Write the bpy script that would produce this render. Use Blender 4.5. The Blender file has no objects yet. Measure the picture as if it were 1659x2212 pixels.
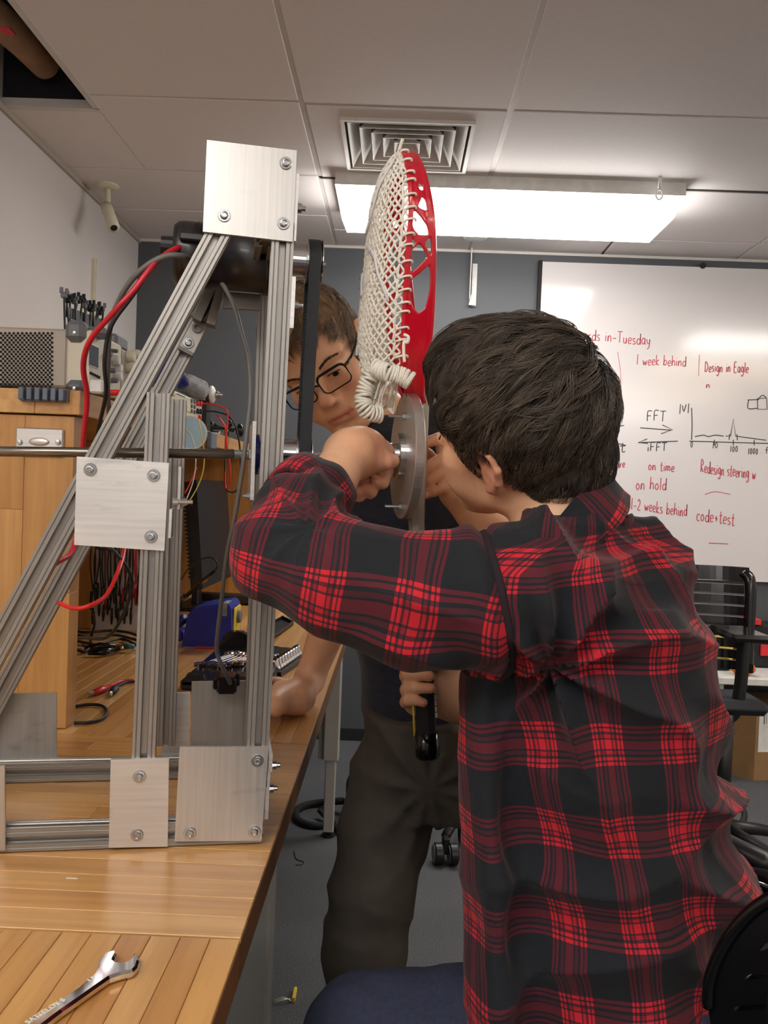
import bpy, math, random
import numpy as np
from mathutils import Vector, Matrix
from mathutils.geometry import tessellate_polygon
random.seed(7)
SC = bpy.context.scene
COL = SC.collection
PI = math.pi

# ---------------------------------------------------------------- camera
FPX, CX, CY = 1880.0, 829.5, 1106.0
CAM = np.array([0.0, 0.0, 1.18])
_d = np.array([26.5, 48.0, -1880.0]); _d /= np.linalg.norm(_d)
_a = np.array([1.0, -0.038, 0.0]); _a -= _a.dot(_d) * _d; _a /= np.linalg.norm(_a)
_z = np.cross(_a, _d)
RC = np.stack([_a, _d, _z], 1)          # world -> camera
cam_data = bpy.data.cameras.new('camera')
cam_data.sensor_fit = 'HORIZONTAL'
cam_data.sensor_width = 36.0
cam_data.lens = FPX / 1659.0 * 36.0
cam_data.clip_start = 0.05
cam = bpy.data.objects.new('camera', cam_data)
COL.objects.link(cam)
cam.matrix_world = Matrix.Translation(Vector(CAM)) @ Matrix(RC.T.tolist()).to_4x4()
SC.camera = cam

# ---------------------------------------------------------------- world, exposure
world = bpy.data.worlds.new('world'); SC.world = world
world.use_nodes = True
world.node_tree.nodes['Background'].inputs[0].default_value = (0.55, 0.52, 0.5, 1)
world.node_tree.nodes['Background'].inputs[1].default_value = 0.05
SC.view_settings.view_transform = 'Standard'
SC.view_settings.look = 'None'
SC.view_settings.gamma = 1.0
SC.view_settings.use_curve_mapping = False
SC.view_settings.exposure = 0.38
LAMP_COLOR = (1.0, 0.96, 0.915)
LAMP_STRENGTH = 13.0
# (x centre, y centre) of the fixtures; the first is in view, the last two are unseen pendants added to brighten the ceiling
# (x, y, warm?, drop below the ceiling)
LAMPS = [(0.36, 3.30, 0, 0.0), (2.50, 2.30, 0, 0.0), (2.62, 1.20, 1, 0.0), (2.62, -0.57, 1, 0.0), (2.75, -2.6, 0, 0.0),
         (-0.62, -0.25, 2, 0.30), (0.9, -2.6, 2, 0.35)]

# ---------------------------------------------------------------- pixel helpers
def ray(px, py):
    return RC.T @ np.array([(px - CX) / FPX, -(py - CY) / FPX, -1.0])
def P(px, py, Y):
    r = ray(px, py); return CAM + r * (Y / r[1])
def PZ(px, py, z):
    r = ray(px, py); return CAM + r * ((z - CAM[2]) / r[2])
def PX(px, py, x):
    r = ray(px, py); return CAM + r * (x / r[0])

# ---------------------------------------------------------------- materials
def S(r, g, b):
    def c(v):
        v /= 255.0
        return v / 12.92 if v <= 0.04045 else ((v + 0.055) / 1.055) ** 2.4
    return (c(r), c(g), c(b), 1.0)
MATS = {}
class NT:
    def __init__(s, name):
        s.m = bpy.data.materials.new(name); s.m.use_nodes = True
        s.t = s.m.node_tree; s.b = s.t.nodes['Principled BSDF']
    def n(s, kind, **kw):
        x = s.t.nodes.new(kind)
        for k, v in kw.items():
            if k.startswith('i_'):
                x.inputs[k[2:].replace('_', ' ')].default_value = v
            else: setattr(x, k, v)
        return x
    def l(s, a, b): s.t.links.new(a, b)
    def math(s, op, a, b=None, c=None):
        x = s.t.nodes.new('ShaderNodeMath'); x.operation = op
        for i, v in enumerate((a, b, c)):
            if v is None: continue
            if hasattr(v, 'default_value'): s.l(v, x.inputs[i])
            else: x.inputs[i].default_value = v
        return x.outputs[0]
    def ramp(s, fac, stops, interp='LINEAR'):
        r = s.t.nodes.new('ShaderNodeValToRGB'); cr = r.color_ramp; cr.interpolation = interp
        while len(cr.elements) < len(stops): cr.elements.new(0.5)
        for e, (p, c) in zip(cr.elements, stops):
            e.position = p; e.color = c if len(c) == 4 else (*c, 1)
        s.l(fac, r.inputs[0]); return r.outputs[0]
    def mix(s, fac, a, b, mode='MIX'):
        x = s.t.nodes.new('ShaderNodeMix'); x.data_type = 'RGBA'; x.blend_type = mode
        for i, v in ((0, fac), (6, a), (7, b)):
            if hasattr(v, 'default_value') and not isinstance(v, tuple): s.l(v, x.inputs[i])
            else: x.inputs[i].default_value = v
        return x.outputs[2]
    def coord(s, scale=(1, 1, 1), kind='Object', rot=(0, 0, 0), jitter=False):
        tc = s.t.nodes.new('ShaderNodeTexCoord'); mp = s.t.nodes.new('ShaderNodeMapping')
        mp.inputs['Scale'].default_value = scale; mp.inputs['Rotation'].default_value = rot
        s.l(tc.outputs[kind], mp.inputs[0])
        if jitter:
            oi = s.t.nodes.new('ShaderNodeObjectInfo'); cb = s.t.nodes.new('ShaderNodeCombineXYZ')
            v = s.math('MULTIPLY', oi.outputs['Random'], 37.0)
            for i in range(3): s.l(v, cb.inputs[i])
            s.l(cb.outputs[0], mp.inputs['Location'])
        return mp.outputs[0]
    def noise(s, vec, scale=5, detail=3, rough=0.5):
        x = s.t.nodes.new('ShaderNodeTexNoise')
        x.inputs['Scale'].default_value = scale; x.inputs['Detail'].default_value = detail
        x.inputs['Roughness'].default_value = rough
        if vec is not None: s.l(vec, x.inputs['Vector'])
        return x.outputs[0]
    def bump(s, h, strength=0.2, dist=0.001):
        x = s.t.nodes.new('ShaderNodeBump'); x.inputs['Strength'].default_value = strength
        x.inputs['Distance'].default_value = dist
        s.l(h, x.inputs['Height']); s.l(x.outputs[0], s.b.inputs['Normal'])
    def base(s, c):
        if hasattr(c, 'default_value') and not isinstance(c, tuple): s.l(c, s.b.inputs['Base Color'])
        else: s.b.inputs['Base Color'].default_value = c
    def set(s, rough=0.5, metal=0.0, **kw):
        s.b.inputs['Roughness'].default_value = rough; s.b.inputs['Metallic'].default_value = metal
        for k, v in kw.items(): s.b.inputs[k.replace('_', ' ')].default_value = v
def simple(name, rgb, rough=0.5, metal=0.0, var=0.12, scale=20, bump=0.0, stretch=(1, 1, 1), **kw):
    """a colour with faint procedural mottling and optional fine relief"""
    t = NT(name); c = S(*rgb); v = t.coord(stretch)
    n = t.noise(v, scale, 4)
    lo = tuple(x * (1 - var) for x in c[:3]) + (1,); hi = tuple(min(1, x * (1 + var)) for x in c[:3]) + (1,)
    t.base(t.ramp(n, [(0.3, lo), (0.7, hi)])); t.set(rough, metal, **kw)
    if bump: t.bump(n, bump, 0.002)
    MATS[name] = t.m; return t.m
def M(n): return MATS[n]

# ---------------------------------------------------------------- mesh builder
class MB:
    def __init__(s): s.v = []; s.f = []; s.sm = []
    def add(s, vs, fs, smooth=False):
        k = len(s.v); s.v.extend([tuple(map(float, p)) for p in vs])
        s.f.extend([tuple(i + k for i in f) for f in fs]); s.sm.extend([smooth] * len(fs)); return s
    def hexa(s, c):     # 8 corners: bottom loop 0-3, top loop 4-7
        return s.add(c, [(3, 2, 1, 0), (4, 5, 6, 7), (0, 1, 5, 4), (1, 2, 6, 5), (2, 3, 7, 6), (3, 0, 4, 7)])
    def box(s, lo, hi, fn=None):
        (a, b, c), (d, e, f) = lo, hi
        q = [(a, b, c), (d, b, c), (d, e, c), (a, e, c), (a, b, f), (d, b, f), (d, e, f), (a, e, f)]
        return s.hexa([fn(*p) for p in q] if fn else q)
    def bbox(s, lo, hi, r=0.002, fn=None):   # bevelled box
        lo = np.array(lo, float); hi = np.array(hi, float); r = min(r, *(0.45 * (hi - lo)))
        vs = []; idx = {}
        for ix in (0, 1):
            for iy in (0, 1):
                for iz in (0, 1):
                    for ax in range(3):
                        p = np.array([(lo, hi)[i][k] for k, i in enumerate((ix, iy, iz))])
                        for k, i in enumerate((ix, iy, iz)):
                            if k != ax: p[k] += r if i == 0 else -r
                        idx[(ix, iy, iz, ax)] = len(vs); vs.append(tuple(p) if fn is None else tuple(fn(*p)))
        I = idx; fs = []
        for ax in range(3):
            o = [k for k in range(3) if k != ax]
            for side in (0, 1):
                ring = []
                for i, j in ((0, 0), (1, 0), (1, 1), (0, 1)):
                    q = [0, 0, 0]; q[ax] = side; q[o[0]] = i; q[o[1]] = j; ring.append(I[(*q, ax)])
                fs.append(tuple(ring))
        for ax in range(3):
            o = [k for k in range(3) if k != ax]
            for i in (0, 1):
                for j in (0, 1):
                    q0 = [0, 0, 0]; q0[o[0]] = i; q0[o[1]] = j; q1 = list(q0); q1[ax] = 1
                    fs.append((I[(*q0, o[0])], I[(*q1, o[0])], I[(*q1, o[1])], I[(*q0, o[1])]))
        for ix in (0, 1):
            for iy in (0, 1):
                for iz in (0, 1): fs.append(tuple(I[(ix, iy, iz, a)] for a in range(3)))
        c = np.mean(vs, 0); out = []
        for f in fs:
            a, b, d = (np.array(vs[k]) for k in f[:3])
            n = np.cross(b - a, d - a)
            out.append(f if n.dot(np.mean([vs[k] for k in f], 0) - c) > 0 else f[::-1])
        return s.add(vs, out)
    def tube(s, pts, r, n=8, caps=True, closed=False, up=None, flat=1.0):
        pts = [np.array(p, float) for p in pts]; m = len(pts)
        rs = r if hasattr(r, '__len__') else [r] * m
        vs = []; fs = []; N = None
        for i, p in enumerate(pts):
            if closed: t = pts[(i + 1) % m] - pts[i - 1]
            else: t = pts[min(i + 1, m - 1)] - pts[max(i - 1, 0)]
            t = t / (np.linalg.norm(t) + 1e-12)
            if up is not None: N = np.array(up, float)
            elif N is None: N = np.array([0, 0, 1.0]) if abs(t[2]) < 0.9 else np.array([1.0, 0, 0])
            N = N - N.dot(t) * t; N /= np.linalg.norm(N) + 1e-12
            B = np.cross(t, N)
            for k in range(n):
                a = 2 * PI * k / n
                vs.append(p + rs[i] * (math.cos(a) * N * flat + math.sin(a) * B))
        for i in range(m if closed else m - 1):
            j = (i + 1) % m
            for k in range(n):
                l = (k + 1) % n
                fs.append((i * n + k, i * n + l, j * n + l, j * n + k))
        if caps and not closed:
            fs.append(tuple(range(n))[::-1]); fs.append(tuple((m - 1) * n + k for k in range(n)))
        return s.add(vs, fs, n > 6 or m > 6)
    def cyl(s, a, b, r, n=20, r2=None): 
        s.tube([a, b], [r, r if r2 is None else r2], n); 
        for k in (1, 2): s.sm[-k] = False
        return s
    def lathe(s, a, axis, prof, n=24):   # prof: (distance along axis, radius)
        a = np.array(a, float); axis = np.array(axis, float); axis /= np.linalg.norm(axis)
        N = np.array([0, 0, 1.0]) if abs(axis[2]) < 0.9 else np.array([1.0, 0, 0])
        N -= N.dot(axis) * axis; N /= np.linalg.norm(N); B = np.cross(axis, N); vs = []; fs = []
        for h, r in prof:
            for k in range(n):
                t = 2 * PI * k / n; vs.append(a + axis * h + r * (math.cos(t) * N + math.sin(t) * B))
        for i in range(len(prof) - 1):
            for k in range(n):
                l = (k + 1) % n; fs.append((i * n + k, i * n + l, (i + 1) * n + l, (i + 1) * n + k))
        if prof[0][1] > 1e-6: fs.append(tuple(range(n))[::-1])
        if prof[-1][1] > 1e-6: fs.append(tuple((len(prof) - 1) * n + k for k in range(n)))
        return s.add(vs, fs, False)
    def prism(s, poly, ext):     # poly: 3D points; ext: extrusion vector
        m = len(poly); poly = [np.array(p, float) for p in poly]; ext = np.array(ext, float)
        vs = poly + [p + ext for p in poly]
        tri = tessellate_polygon([[Vector(p) for p in poly]])
        fs = [tuple(t) for t in tri] + [tuple(i + m for i in t[::-1]) for t in tri]
        fs += [(i, (i + 1) % m, (i + 1) % m + m, i + m) for i in range(m)]
        return s.add(vs, fs)
    def sphere(s, c, r, n=14, m=8, fn=None):
        vs = []; fs = []; r = np.array(r if hasattr(r, '__len__') else (r, r, r), float)
        for i in range(m + 1):
            t = PI * i / m
            for k in range(n):
                a = 2 * PI * k / n
                q = np.array([math.sin(t) * math.cos(a), math.sin(t) * math.sin(a), math.cos(t)]) * r
                vs.append(np.array(c) + (fn @ q if fn is not None else q))
        for i in range(m):
            for k in range(n):
                l = (k + 1) % n; fs.append((i * n + k, (i + 1) * n + k, (i + 1) * n + l, i * n + l))
        return s.add(vs, fs, True)
    def build(s, name, mat, parent=None, kind=None, label=None, fixn=True):
        return mesh_obj(name, s.v, s.f, mat, parent, s.sm, kind, label, fixn)
ORG = {}
def mesh_obj(name, vs, fs, mat, parent=None, smooth=False, kind=None, label=None, fixn=True, uv=None):
    me = bpy.data.meshes.new(name)
    vs = np.asarray(vs, float)
    org = ORG.get(parent.name, np.zeros(3)) if parent is not None else vs.mean(0) * np.array([1, 1, 0]) + np.array([0, 0, vs[:, 2].min()])
    me.from_pydata((vs - org).tolist(), [], [tuple(map(int, f)) for f in fs] if not isinstance(fs, np.ndarray) else fs.tolist())
    if isinstance(smooth, bool): me.polygons.foreach_set('use_smooth', [smooth] * len(me.polygons))
    else: me.polygons.foreach_set('use_smooth', list(smooth))
    if uv is not None:
        l = me.uv_layers.new(name='UVMap'); l.data.foreach_set('uv', np.asarray(uv, np.float32).ravel())
    if fixn:
        import bmesh
        bm = bmesh.new(); bm.from_mesh(me); bmesh.ops.recalc_face_normals(bm, faces=bm.faces); bm.to_mesh(me); bm.free()
    me.update()
    if mat is not None: me.materials.append(mat if not isinstance(mat, str) else MATS[mat])
    o = bpy.data.objects.new(name, me); COL.objects.link(o)
    if parent is not None: o.parent = parent
    else: o.location = org
    ORG[o.name] = org
    if kind: o['kind'] = kind
    if label: o['label'] = label
    return o
def thing(name, label, cat, loc=(0, 0, 0), group=None):
    o = bpy.data.objects.new(name, None); COL.objects.link(o); o.location = tuple(map(float, loc)); o.empty_display_size = 0.02
    o['label'] = label; o['category'] = cat
    if group: o['group'] = group
    ORG[o.name] = np.array(loc, float); return o
def tag(o, label, cat, group=None):
    o['label'] = label; o['category'] = cat
    if group: o['group'] = group
    return o
def children(o): return [c for c in COL.objects if c.parent == o]
def dup(o, delta, parent=None, label=None):
    c = o.copy(); COL.objects.link(c)
    if parent is not None: c.parent = parent
    elif o.parent is None: c.location = Vector(o.location) + Vector(delta)
    if label: c['label'] = label
    for ch in children(o):
        d = ch.copy(); COL.objects.link(d); d.parent = c
        for g in children(ch):
            e = g.copy(); COL.objects.link(e); e.parent = d
    return c
def smooth_path(pts, k=6):
    pts = [np.array(p, float) for p in pts]; out = []
    q = [2 * pts[0] - pts[1]] + pts + [2 * pts[-1] - pts[-2]]
    for i in range(1, len(q) - 2):
        a, b, c, d = q[i - 1:i + 3]
        for j in range(k):
            t = j / k
            out.append(0.5 * (2 * b + (c - a) * t + (2 * a - 5 * b + 4 * c - d) * t * t + (-a + 3 * b - 3 * c + d) * t ** 3))
    out.append(pts[-1]); return out

# ---------------------------------------------------------------- material library
def make_materials():
    simple('wall_white', (205, 201, 199), 0.6, var=0.02, scale=3)
    simple('wall_grey', (77, 80, 85), 0.55, var=0.03, scale=3)
    simple('ceiling_panel_white', (218, 213, 212), 0.7, var=0.02, scale=60)
    simple('grid_white', (200, 196, 192), 0.5, var=0.03)
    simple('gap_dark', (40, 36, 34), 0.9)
    simple('plenum', (22, 22, 28), 0.9)
    simple('duct_tan', (150, 120, 92), 0.8)
    simple('red_paper', (200, 60, 70), 0.7)
    t = NT('carpet'); v = t.coord(); n = t.noise(v, 260, 3); n2 = t.noise(v, 3, 2)
    c = t.ramp(n, [(0.3, S(52, 54, 58)), (0.62, S(88, 90, 94)), (0.78, S(150, 150, 150))])
    t.base(t.mix(0.25, c, t.ramp(n2, [(0.3, S(45, 47, 50)), (0.7, S(95, 96, 98))]))); t.set(0.85); t.bump(n, 0.5, 0.002); MATS['carpet'] = t.m
    # butcher block
    for nm, ax in (('maple_x', 0), ('maple_y', 1), ('maple_z', 2)):
        t = NT(nm); sc = [38, 38, 38]; sc[ax] = 2.2
        v = t.coord(tuple(sc), jitter=True); n = t.noise(v, 1.6, 5, 0.6)
        sc = [9, 9, 9]; sc[ax] = 3.0
        n3 = t.noise(t.coord(tuple(sc), jitter=True), 1.0, 2)
        oi = t.n('ShaderNodeObjectInfo')
        c1 = t.ramp(oi.outputs['Random'], [(0.0, S(190, 137, 78)), (0.35, S(210, 162, 98)), (0.65, S(200, 149, 86)), (1.0, S(220, 176, 114))])
        c2 = t.ramp(n, [(0.35, (0.80, 0.75, 0.70, 1)), (0.6, (1, 1, 1, 1))])
        c3 = t.ramp(n3, [(0.3, (0.86, 0.84, 0.8, 1)), (0.65, (1.0, 1.0, 1.0, 1))])
        t.base(t.mix(1.0, t.mix(1.0, c1, c2, 'MULTIPLY'), c3, 'MULTIPLY')); t.set(0.28, 0.0, Coat_Weight=0.25, Coat_Roughness=0.18); t.bump(n, 0.06, 0.001)
        MATS[nm] = t.m
    simple('wood_edge', (110, 72, 38), 0.5, var=0.2, scale=12)
    # metals
    for nm, rgb, st, ro in (('brushed_v', (206, 204, 200), (240, 240, 8), 0.36), ('brushed_h', (222, 221, 218), (8, 8, 240), 0.42), ('brushed_dull', (176, 172, 166), (240, 240, 10), 0.45)):
        t = NT(nm); n = t.noise(t.coord(st), 1.0, 3); n2 = t.noise(t.coord((14, 14, 40), jitter=True), 1.0, 4)
        c = S(*rgb); lo = tuple(x * 0.86 for x in c[:3]) + (1,)
        t.base(t.mix(1.0, t.ramp(n, [(0.3, lo), (0.7, c)]), t.ramp(n2, [(0.22, (0.72, 0.72, 0.72, 1)), (0.36, (1, 1, 1, 1))]), 'MULTIPLY'))
        t.set(ro, 0.8); t.l(t.math('MULTIPLY_ADD', n, 0.25, ro - 0.12), t.b.inputs['Roughness']); t.bump(n, 0.05, 0.0005); MATS[nm] = t.m
    simple('extrusion', (158, 155, 150), 0.38, 0.75, var=0.06, scale=8)
    simple('extrusion_dark', (120, 116, 110), 0.5, 0.6, var=0.06, scale=8)
    simple('steel', (190, 192, 194), 0.22, 1.0, var=0.05)
    simple('chrome', (226, 226, 230), 0.08, 1.0, var=0.02)
    simple('zinc', (196, 204, 206), 0.28, 1.0, var=0.1, scale=200)
    simple('rod_dark', (128, 122, 114), 0.25, 0.9, var=0.1)
    simple('motor_black', (12, 13, 18), 0.42, 0.0, Coat_Weight=0.25, Coat_Roughness=0.12)
    simple('black_plastic', (22, 22, 24), 0.4)
    simple('black_gloss', (12, 12, 14), 0.15)
    simple('black_matte', (20, 21, 24), 0.75)
    simple('rubber_belt', (34, 38, 44), 0.55, var=0.1, scale=60)
    simple('rubber_black', (26, 26, 27), 0.55)
    simple('rubber_grey', (100, 99, 97), 0.5)
    simple('wire_red', (190, 30, 46), 0.35)
    simple('wire_red_bright', (222, 38, 34), 0.35)
    simple('wire_yellow', (214, 190, 60), 0.4)
    simple('wire_white', (220, 216, 200), 0.4)
    simple('blue_plastic', (30, 42, 140), 0.32)
    simple('blue_dark', (24, 34, 110), 0.35)
    simple('yellow_plastic', (216, 190, 60), 0.4)
    simple('white_plastic', (214, 214, 210), 0.4)
    simple('cream_plastic', (206, 200, 180), 0.45, var=0.04)
    simple('beige_metal', (168, 160, 148), 0.5, var=0.04)
    simple('grey_plastic', (104, 106, 112), 0.5)
    simple('grey_cloth', (130, 130, 132), 0.9, var=0.25, scale=90, bump=0.5)
    simple('screen', (58, 68, 78), 0.15)
    simple('hole_black', (8, 8, 8), 0.8)
    simple('bluegrey_comb', (96, 106, 122), 0.45)
    simple('leg_paint', (176, 176, 172), 0.35, 0.1, var=0.05)
    simple('whiteboard', (214, 210, 210), 0.16, var=0.015, scale=2, Coat_Weight=0.3, Coat_Roughness=0.1)
    simple('ink_red', (196, 62, 80), 0.6)
    simple('ink_black', (52, 50, 52), 0.6)
    simple('red_gloss', (206, 18, 44), 0.16, var=0.03, Coat_Weight=0.5, Coat_Roughness=0.05)
    simple('cord_white', (240, 238, 226), 0.6, var=0.06, scale=300, bump=0.3)
    simple('lace_white', (236, 236, 240), 0.6, var=0.04, scale=200)
    simple('cardboard', (150, 116, 78), 0.8, var=0.06)
    simple('paper', (226, 226, 222), 0.7)
    simple('orange', (220, 110, 30), 0.6, var=0.25, scale=60)
    simple('red_plastic', (210, 44, 52), 0.4)
    simple('fabric_dark', (38, 40, 44), 0.9, var=0.25, scale=300, bump=0.4)
    simple('teal', (40, 96, 96), 0.4)
    simple('seam_cloth', (34, 22, 30), 0.95)
    simple('shoe_dark', (36, 34, 34), 0.6)
    # emissive diffuser of the lamps
    t = NT('lamp_diffuser'); t.base((0.9, 0.9, 0.9, 1)); t.b.inputs['Emission Color'].default_value = (*LAMP_COLOR, 1)
    t.b.inputs['Emission Strength'].default_value = LAMP_STRENGTH; MATS['lamp_diffuser'] = t.m
    t = NT('lamp_warm'); t.base((0.9, 0.9, 0.9, 1)); t.b.inputs['Emission Color'].default_value = (1.0, 0.72, 0.42, 1)
    t.b.inputs['Emission Strength'].default_value = LAMP_STRENGTH * .45; MATS['lamp_warm'] = t.m
    t = NT('lamp_fill'); t.base((0.9, 0.9, 0.9, 1)); t.b.inputs['Emission Color'].default_value = (*LAMP_COLOR, 1)
    t.b.inputs['Emission Strength'].default_value = LAMP_STRENGTH * .7; MATS['lamp_fill'] = t.m  # weaker glow for the two added unseen pendants
    # glass of the spectacles
    t = NT('lens_glass'); t.base((0.85, 0.85, 0.88, 1)); t.set(0.02, 0, Transmission_Weight=1.0, IOR=1.02, Alpha=0.35); MATS['lens_glass'] = t.m
    t = NT('skin'); at = t.n('ShaderNodeAttribute', attribute_name='tint'); v = t.coord(); n = t.noise(v, 70, 4); n2 = t.noise(v, 18, 3); n9 = t.noise(v, 420, 2)
    c = t.mix(at.outputs['Fac'], S(236, 188, 150), S(194, 92, 82))
    c = t.mix(1.0, c, t.ramp(n, [(0.3, (0.93, 0.90, 0.88, 1)), (0.7, (1.0, 1.0, 1.0, 1))]), 'MULTIPLY')
    t.base(t.mix(1.0, c, t.ramp(n2, [(0.3, (1.0, 0.93, 0.9, 1)), (0.7, (1, 1, 1, 1))]), 'MULTIPLY')); t.set(0.46, 0, Subsurface_Weight=0.08, Subsurface_Scale=0.01); t.bump(n9, 0.12, 0.0006)
    t.b.inputs['Subsurface Radius'].default_value = (1.0, 0.35, 0.2); MATS['skin'] = t.m
    for nm, a, b in (('hair_dark', (26, 22, 20), (104, 92, 80)), ('hair_brown', (66, 51, 37), (146, 120, 92))):
        t = NT(nm); at = t.n('ShaderNodeAttribute', attribute_name='tint')
        t.base(t.mix(at.outputs['Fac'], S(*a), S(*b))); t.set(0.5, 0, Specular_IOR_Level=0.5); MATS[nm] = t.m
        t2 = t.m.copy(); t2.node_tree.nodes['Principled BSDF'].inputs['Roughness'].default_value = .85; t2.node_tree.nodes['Principled BSDF'].inputs['Specular IOR Level'].default_value = .15; MATS[nm + '_cap'] = t2
    # plaid flannel, warp and weft read from the UV map laid out in metres
    t = NT('plaid'); tc = t.n('ShaderNodeTexCoord'); sep = t.n('ShaderNodeSeparateXYZ')
    wn = t.n('ShaderNodeTexNoise'); wn.inputs['Scale'].default_value = 9; wn.inputs['Detail'].default_value = 1
    t.l(tc.outputs['Object'], wn.inputs['Vector'])
    mv = t.n('ShaderNodeVectorMath', operation='MULTIPLY_ADD'); t.l(wn.outputs['Color'], mv.inputs[0]); mv.inputs[1].default_value = (0.022, 0.022, 0); t.l(tc.outputs['UV'], mv.inputs[2])
    t.l(mv.outputs[0], sep.inputs[0]); bands = []
    # one sett: dark block, then a red group cut by thin black lines
    K, W, D_ = (0.0,), (1.0,), (0.45,)
    st = [(0.0, 0.0), (0.40, 0.9), (0.435, 0.12), (0.455, 0.9), (0.49, 0.10), (0.52, 0.62), (0.56, 0.15), (0.58, 0.9), (0.68, 0.15), (0.70, 0.62), (0.74, 0.1), (0.77, 0.9), (0.805, 0.12), (0.825, 0.9), (0.86, 0.0)]
    for k, off in ((0, 0.0), (1, 0.35)):
        fr = t.math('FRACT', t.math('ADD', t.math('MULTIPLY', sep.outputs[k], 1 / (0.086 if k == 0 else 0.092)), off))
        bands.append(t.ramp(fr, [(p, (c, c, c, 1)) for p, c in st], 'CONSTANT'))
    sm = t.math('MULTIPLY', t.math('ADD', bands[0], bands[1]), 0.5)
    wv = t.noise(t.coord((1, 1, 1)), 900, 2)
    sm = t.math('ADD', sm, t.math('MULTIPLY', t.math('SUBTRACT', wv, 0.5), 0.16))
    c = t.ramp(sm, [(0.0, S(16, 22, 29)), (0.12, S(20, 25, 32)), (0.40, S(78, 19, 32)), (0.55, S(94, 20, 35)), (0.80, S(188, 24, 38)), (1.0, S(206, 30, 45))])
    t.base(c); t.set(0.9, 0, Sheen_Weight=0.10, Sheen_Roughness=0.4); t.b.inputs['Sheen Tint'].default_value = (1, 0.8, 0.8, 1); t.bump(wv, 0.35, 0.0012); MATS['plaid'] = t.m
    t = NT('navy_knit'); v = t.coord((60, 60, 260)); n = t.noise(v, 1.0, 3); n2 = t.noise(t.coord((40, 40, 500)), 1, 2)
    t.base(t.ramp(n, [(0.35, S(17, 21, 32)), (0.7, S(30, 36, 54))])); t.set(0.9, 0, Sheen_Weight=0.2); t.bump(n2, 0.3, 0.001); MATS['navy_knit'] = t.m
    simple('trousers_olive', (74, 68, 60), 0.75, var=0.12, scale=40, bump=0.1)
    simple('jeans_navy', (38, 44, 66), 0.85, var=0.2, scale=160, bump=0.3)
make_materials()
simple('spool_label', (170, 205, 224), 0.5, var=0.05)
# ================================================================ THE ROOM
XL, XR, YB, YF, ZC = -1.238, 3.6, 4.05, -3.9, 2.30
def struct(name, mb, mat): return mb.build(name, mat, None, 'structure')
struct('floor', MB().box((XL - .1, YF - .1, -0.05), (XR + .1, YB + .1, 0)), 'carpet')
struct('wall_back', MB().box((XL - .1, YB, 0), (XR + .1, YB + .1, ZC + .3)), 'wall_grey')
struct('wall_left', MB().box((XL - .1, YF - .1, 0), (XL, YB, ZC + .3)), 'wall_white')
struct('wall_right', MB().box((XR, YF - .1, 0), (XR + .1, YB, ZC + .3)), 'wall_white')
struct('wall_front', MB().box((XL, YF - .1, 0), (XR, YF, ZC + .3)), 'wall_white')
struct('baseboard_back', MB().box((XL, YB - .012, 0), (XR, YB, .055)), 'black_matte')
# ceiling: slab, tiles as pieces, T bars as pieces
ceil = struct('ceiling', MB().box((XL, YF, ZC + .28), (XR, YB, ZC + .3)), 'plenum')
T = 0.612
XG = PX(690, 380, -1)[0]
xB = P(695, 400, 1)[0] / (P(695, 400, 1)[2] - CAM[2]) * (ZC - CAM[2])       # x of the grid line left of the vent
yV = PZ(880, 228, ZC)[1]                                                     # y of the grid line in front of the vent tile
xs = [XL] + [xB + T * k for k in (-1, 0, 1, 2, 3, 4, 5)] + [XR]
xs = [x for x in xs if XL <= x <= XR]
ys = sorted(yV + T * k for k in range(-9, 4) if YF < yV + T * k < YB - .05)
ys = [YF] + ys + [YB]
hole = None
def tile(x0, x1, y0, y1):
    return MB().bbox((x0 + .006, y0 + .006, ZC - .004), (x1 - .006, y1 - .006, ZC + .014), .003).build('ceiling_tile', 'ceiling_panel_white', ceil)
hx1 = PZ(207, 232, ZC)[0]; hy1 = PZ(207, 232, ZC)[1]
iy = min(range(len(ys)), key=lambda i: abs(ys[i] - hy1))
cells = []
for i in range(len(xs) - 1):
    for j in range(len(ys) - 1): cells.append([xs[i], xs[i + 1], ys[j], ys[j + 1]])
vx0, vx1 = xB, xB + T
for (x0, x1, y0, y1) in cells:
    if x0 < xB - .01 and x1 <= xB + .01:            # left of the vent the tiles are wide
        continue
    if abs(x0 - xB) < .01 and abs(y0 - yV) < .01:   # the vent's own tile: a frame of panels round the diffuser
        continue
    if x0 > vx1 - .01:
        k = round((x0 - vx1) / T)
        if k % 2 == 0 and x1 < XR - .01 and not (y0 > yV + T * 1.5): 
            x1b = min(x0 + 2 * T, XR); tile(x0, x1b, y0, y1)
        elif k % 2 == 0: tile(x0, x1, y0, y1)
        elif y0 > yV + T * 1.5: tile(x0, x1, y0, y1)
        continue
    tile(x0, x1, y0, y1)
lys2 = [YF] + sorted([PZ(640, y, ZC)[1] for y in (217, 375, 461)] + [PZ(640, 217, ZC)[1] - T * k for k in range(1, 10) if PZ(640, 217, ZC)[1] - T * k > YF + .2]) + [YB]
for a, b in zip(lys2[:-1], lys2[1:]):
    if a > hy1 - .01 or b < hy1 - 1.35: tile(XL, xB, a, b); continue
    tile(hx1, xB, a, b)
    if b > hy1 + .01: MB().bbox((XL + .006, hy1 + .02, ZC - .004), (hx1 + .0065, b - .006, ZC + .014), .0005).build('ceiling_tile', 'ceiling_panel_white', ceil)
def bar(x0, x1, y0, y1): MB().box((x0, y0, ZC - .002), (x1, y1, ZC + .02)).build('grid_bar', 'grid_white', ceil)
for x in xs[1:-1]:
    if x < xB - .01: continue
    if abs(x - vx1) < .01 or abs(x - xB) < .01 or round((x - vx1) / T) % 2 == 0: bar(x - .011, x + .011, YF, YB)
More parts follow.
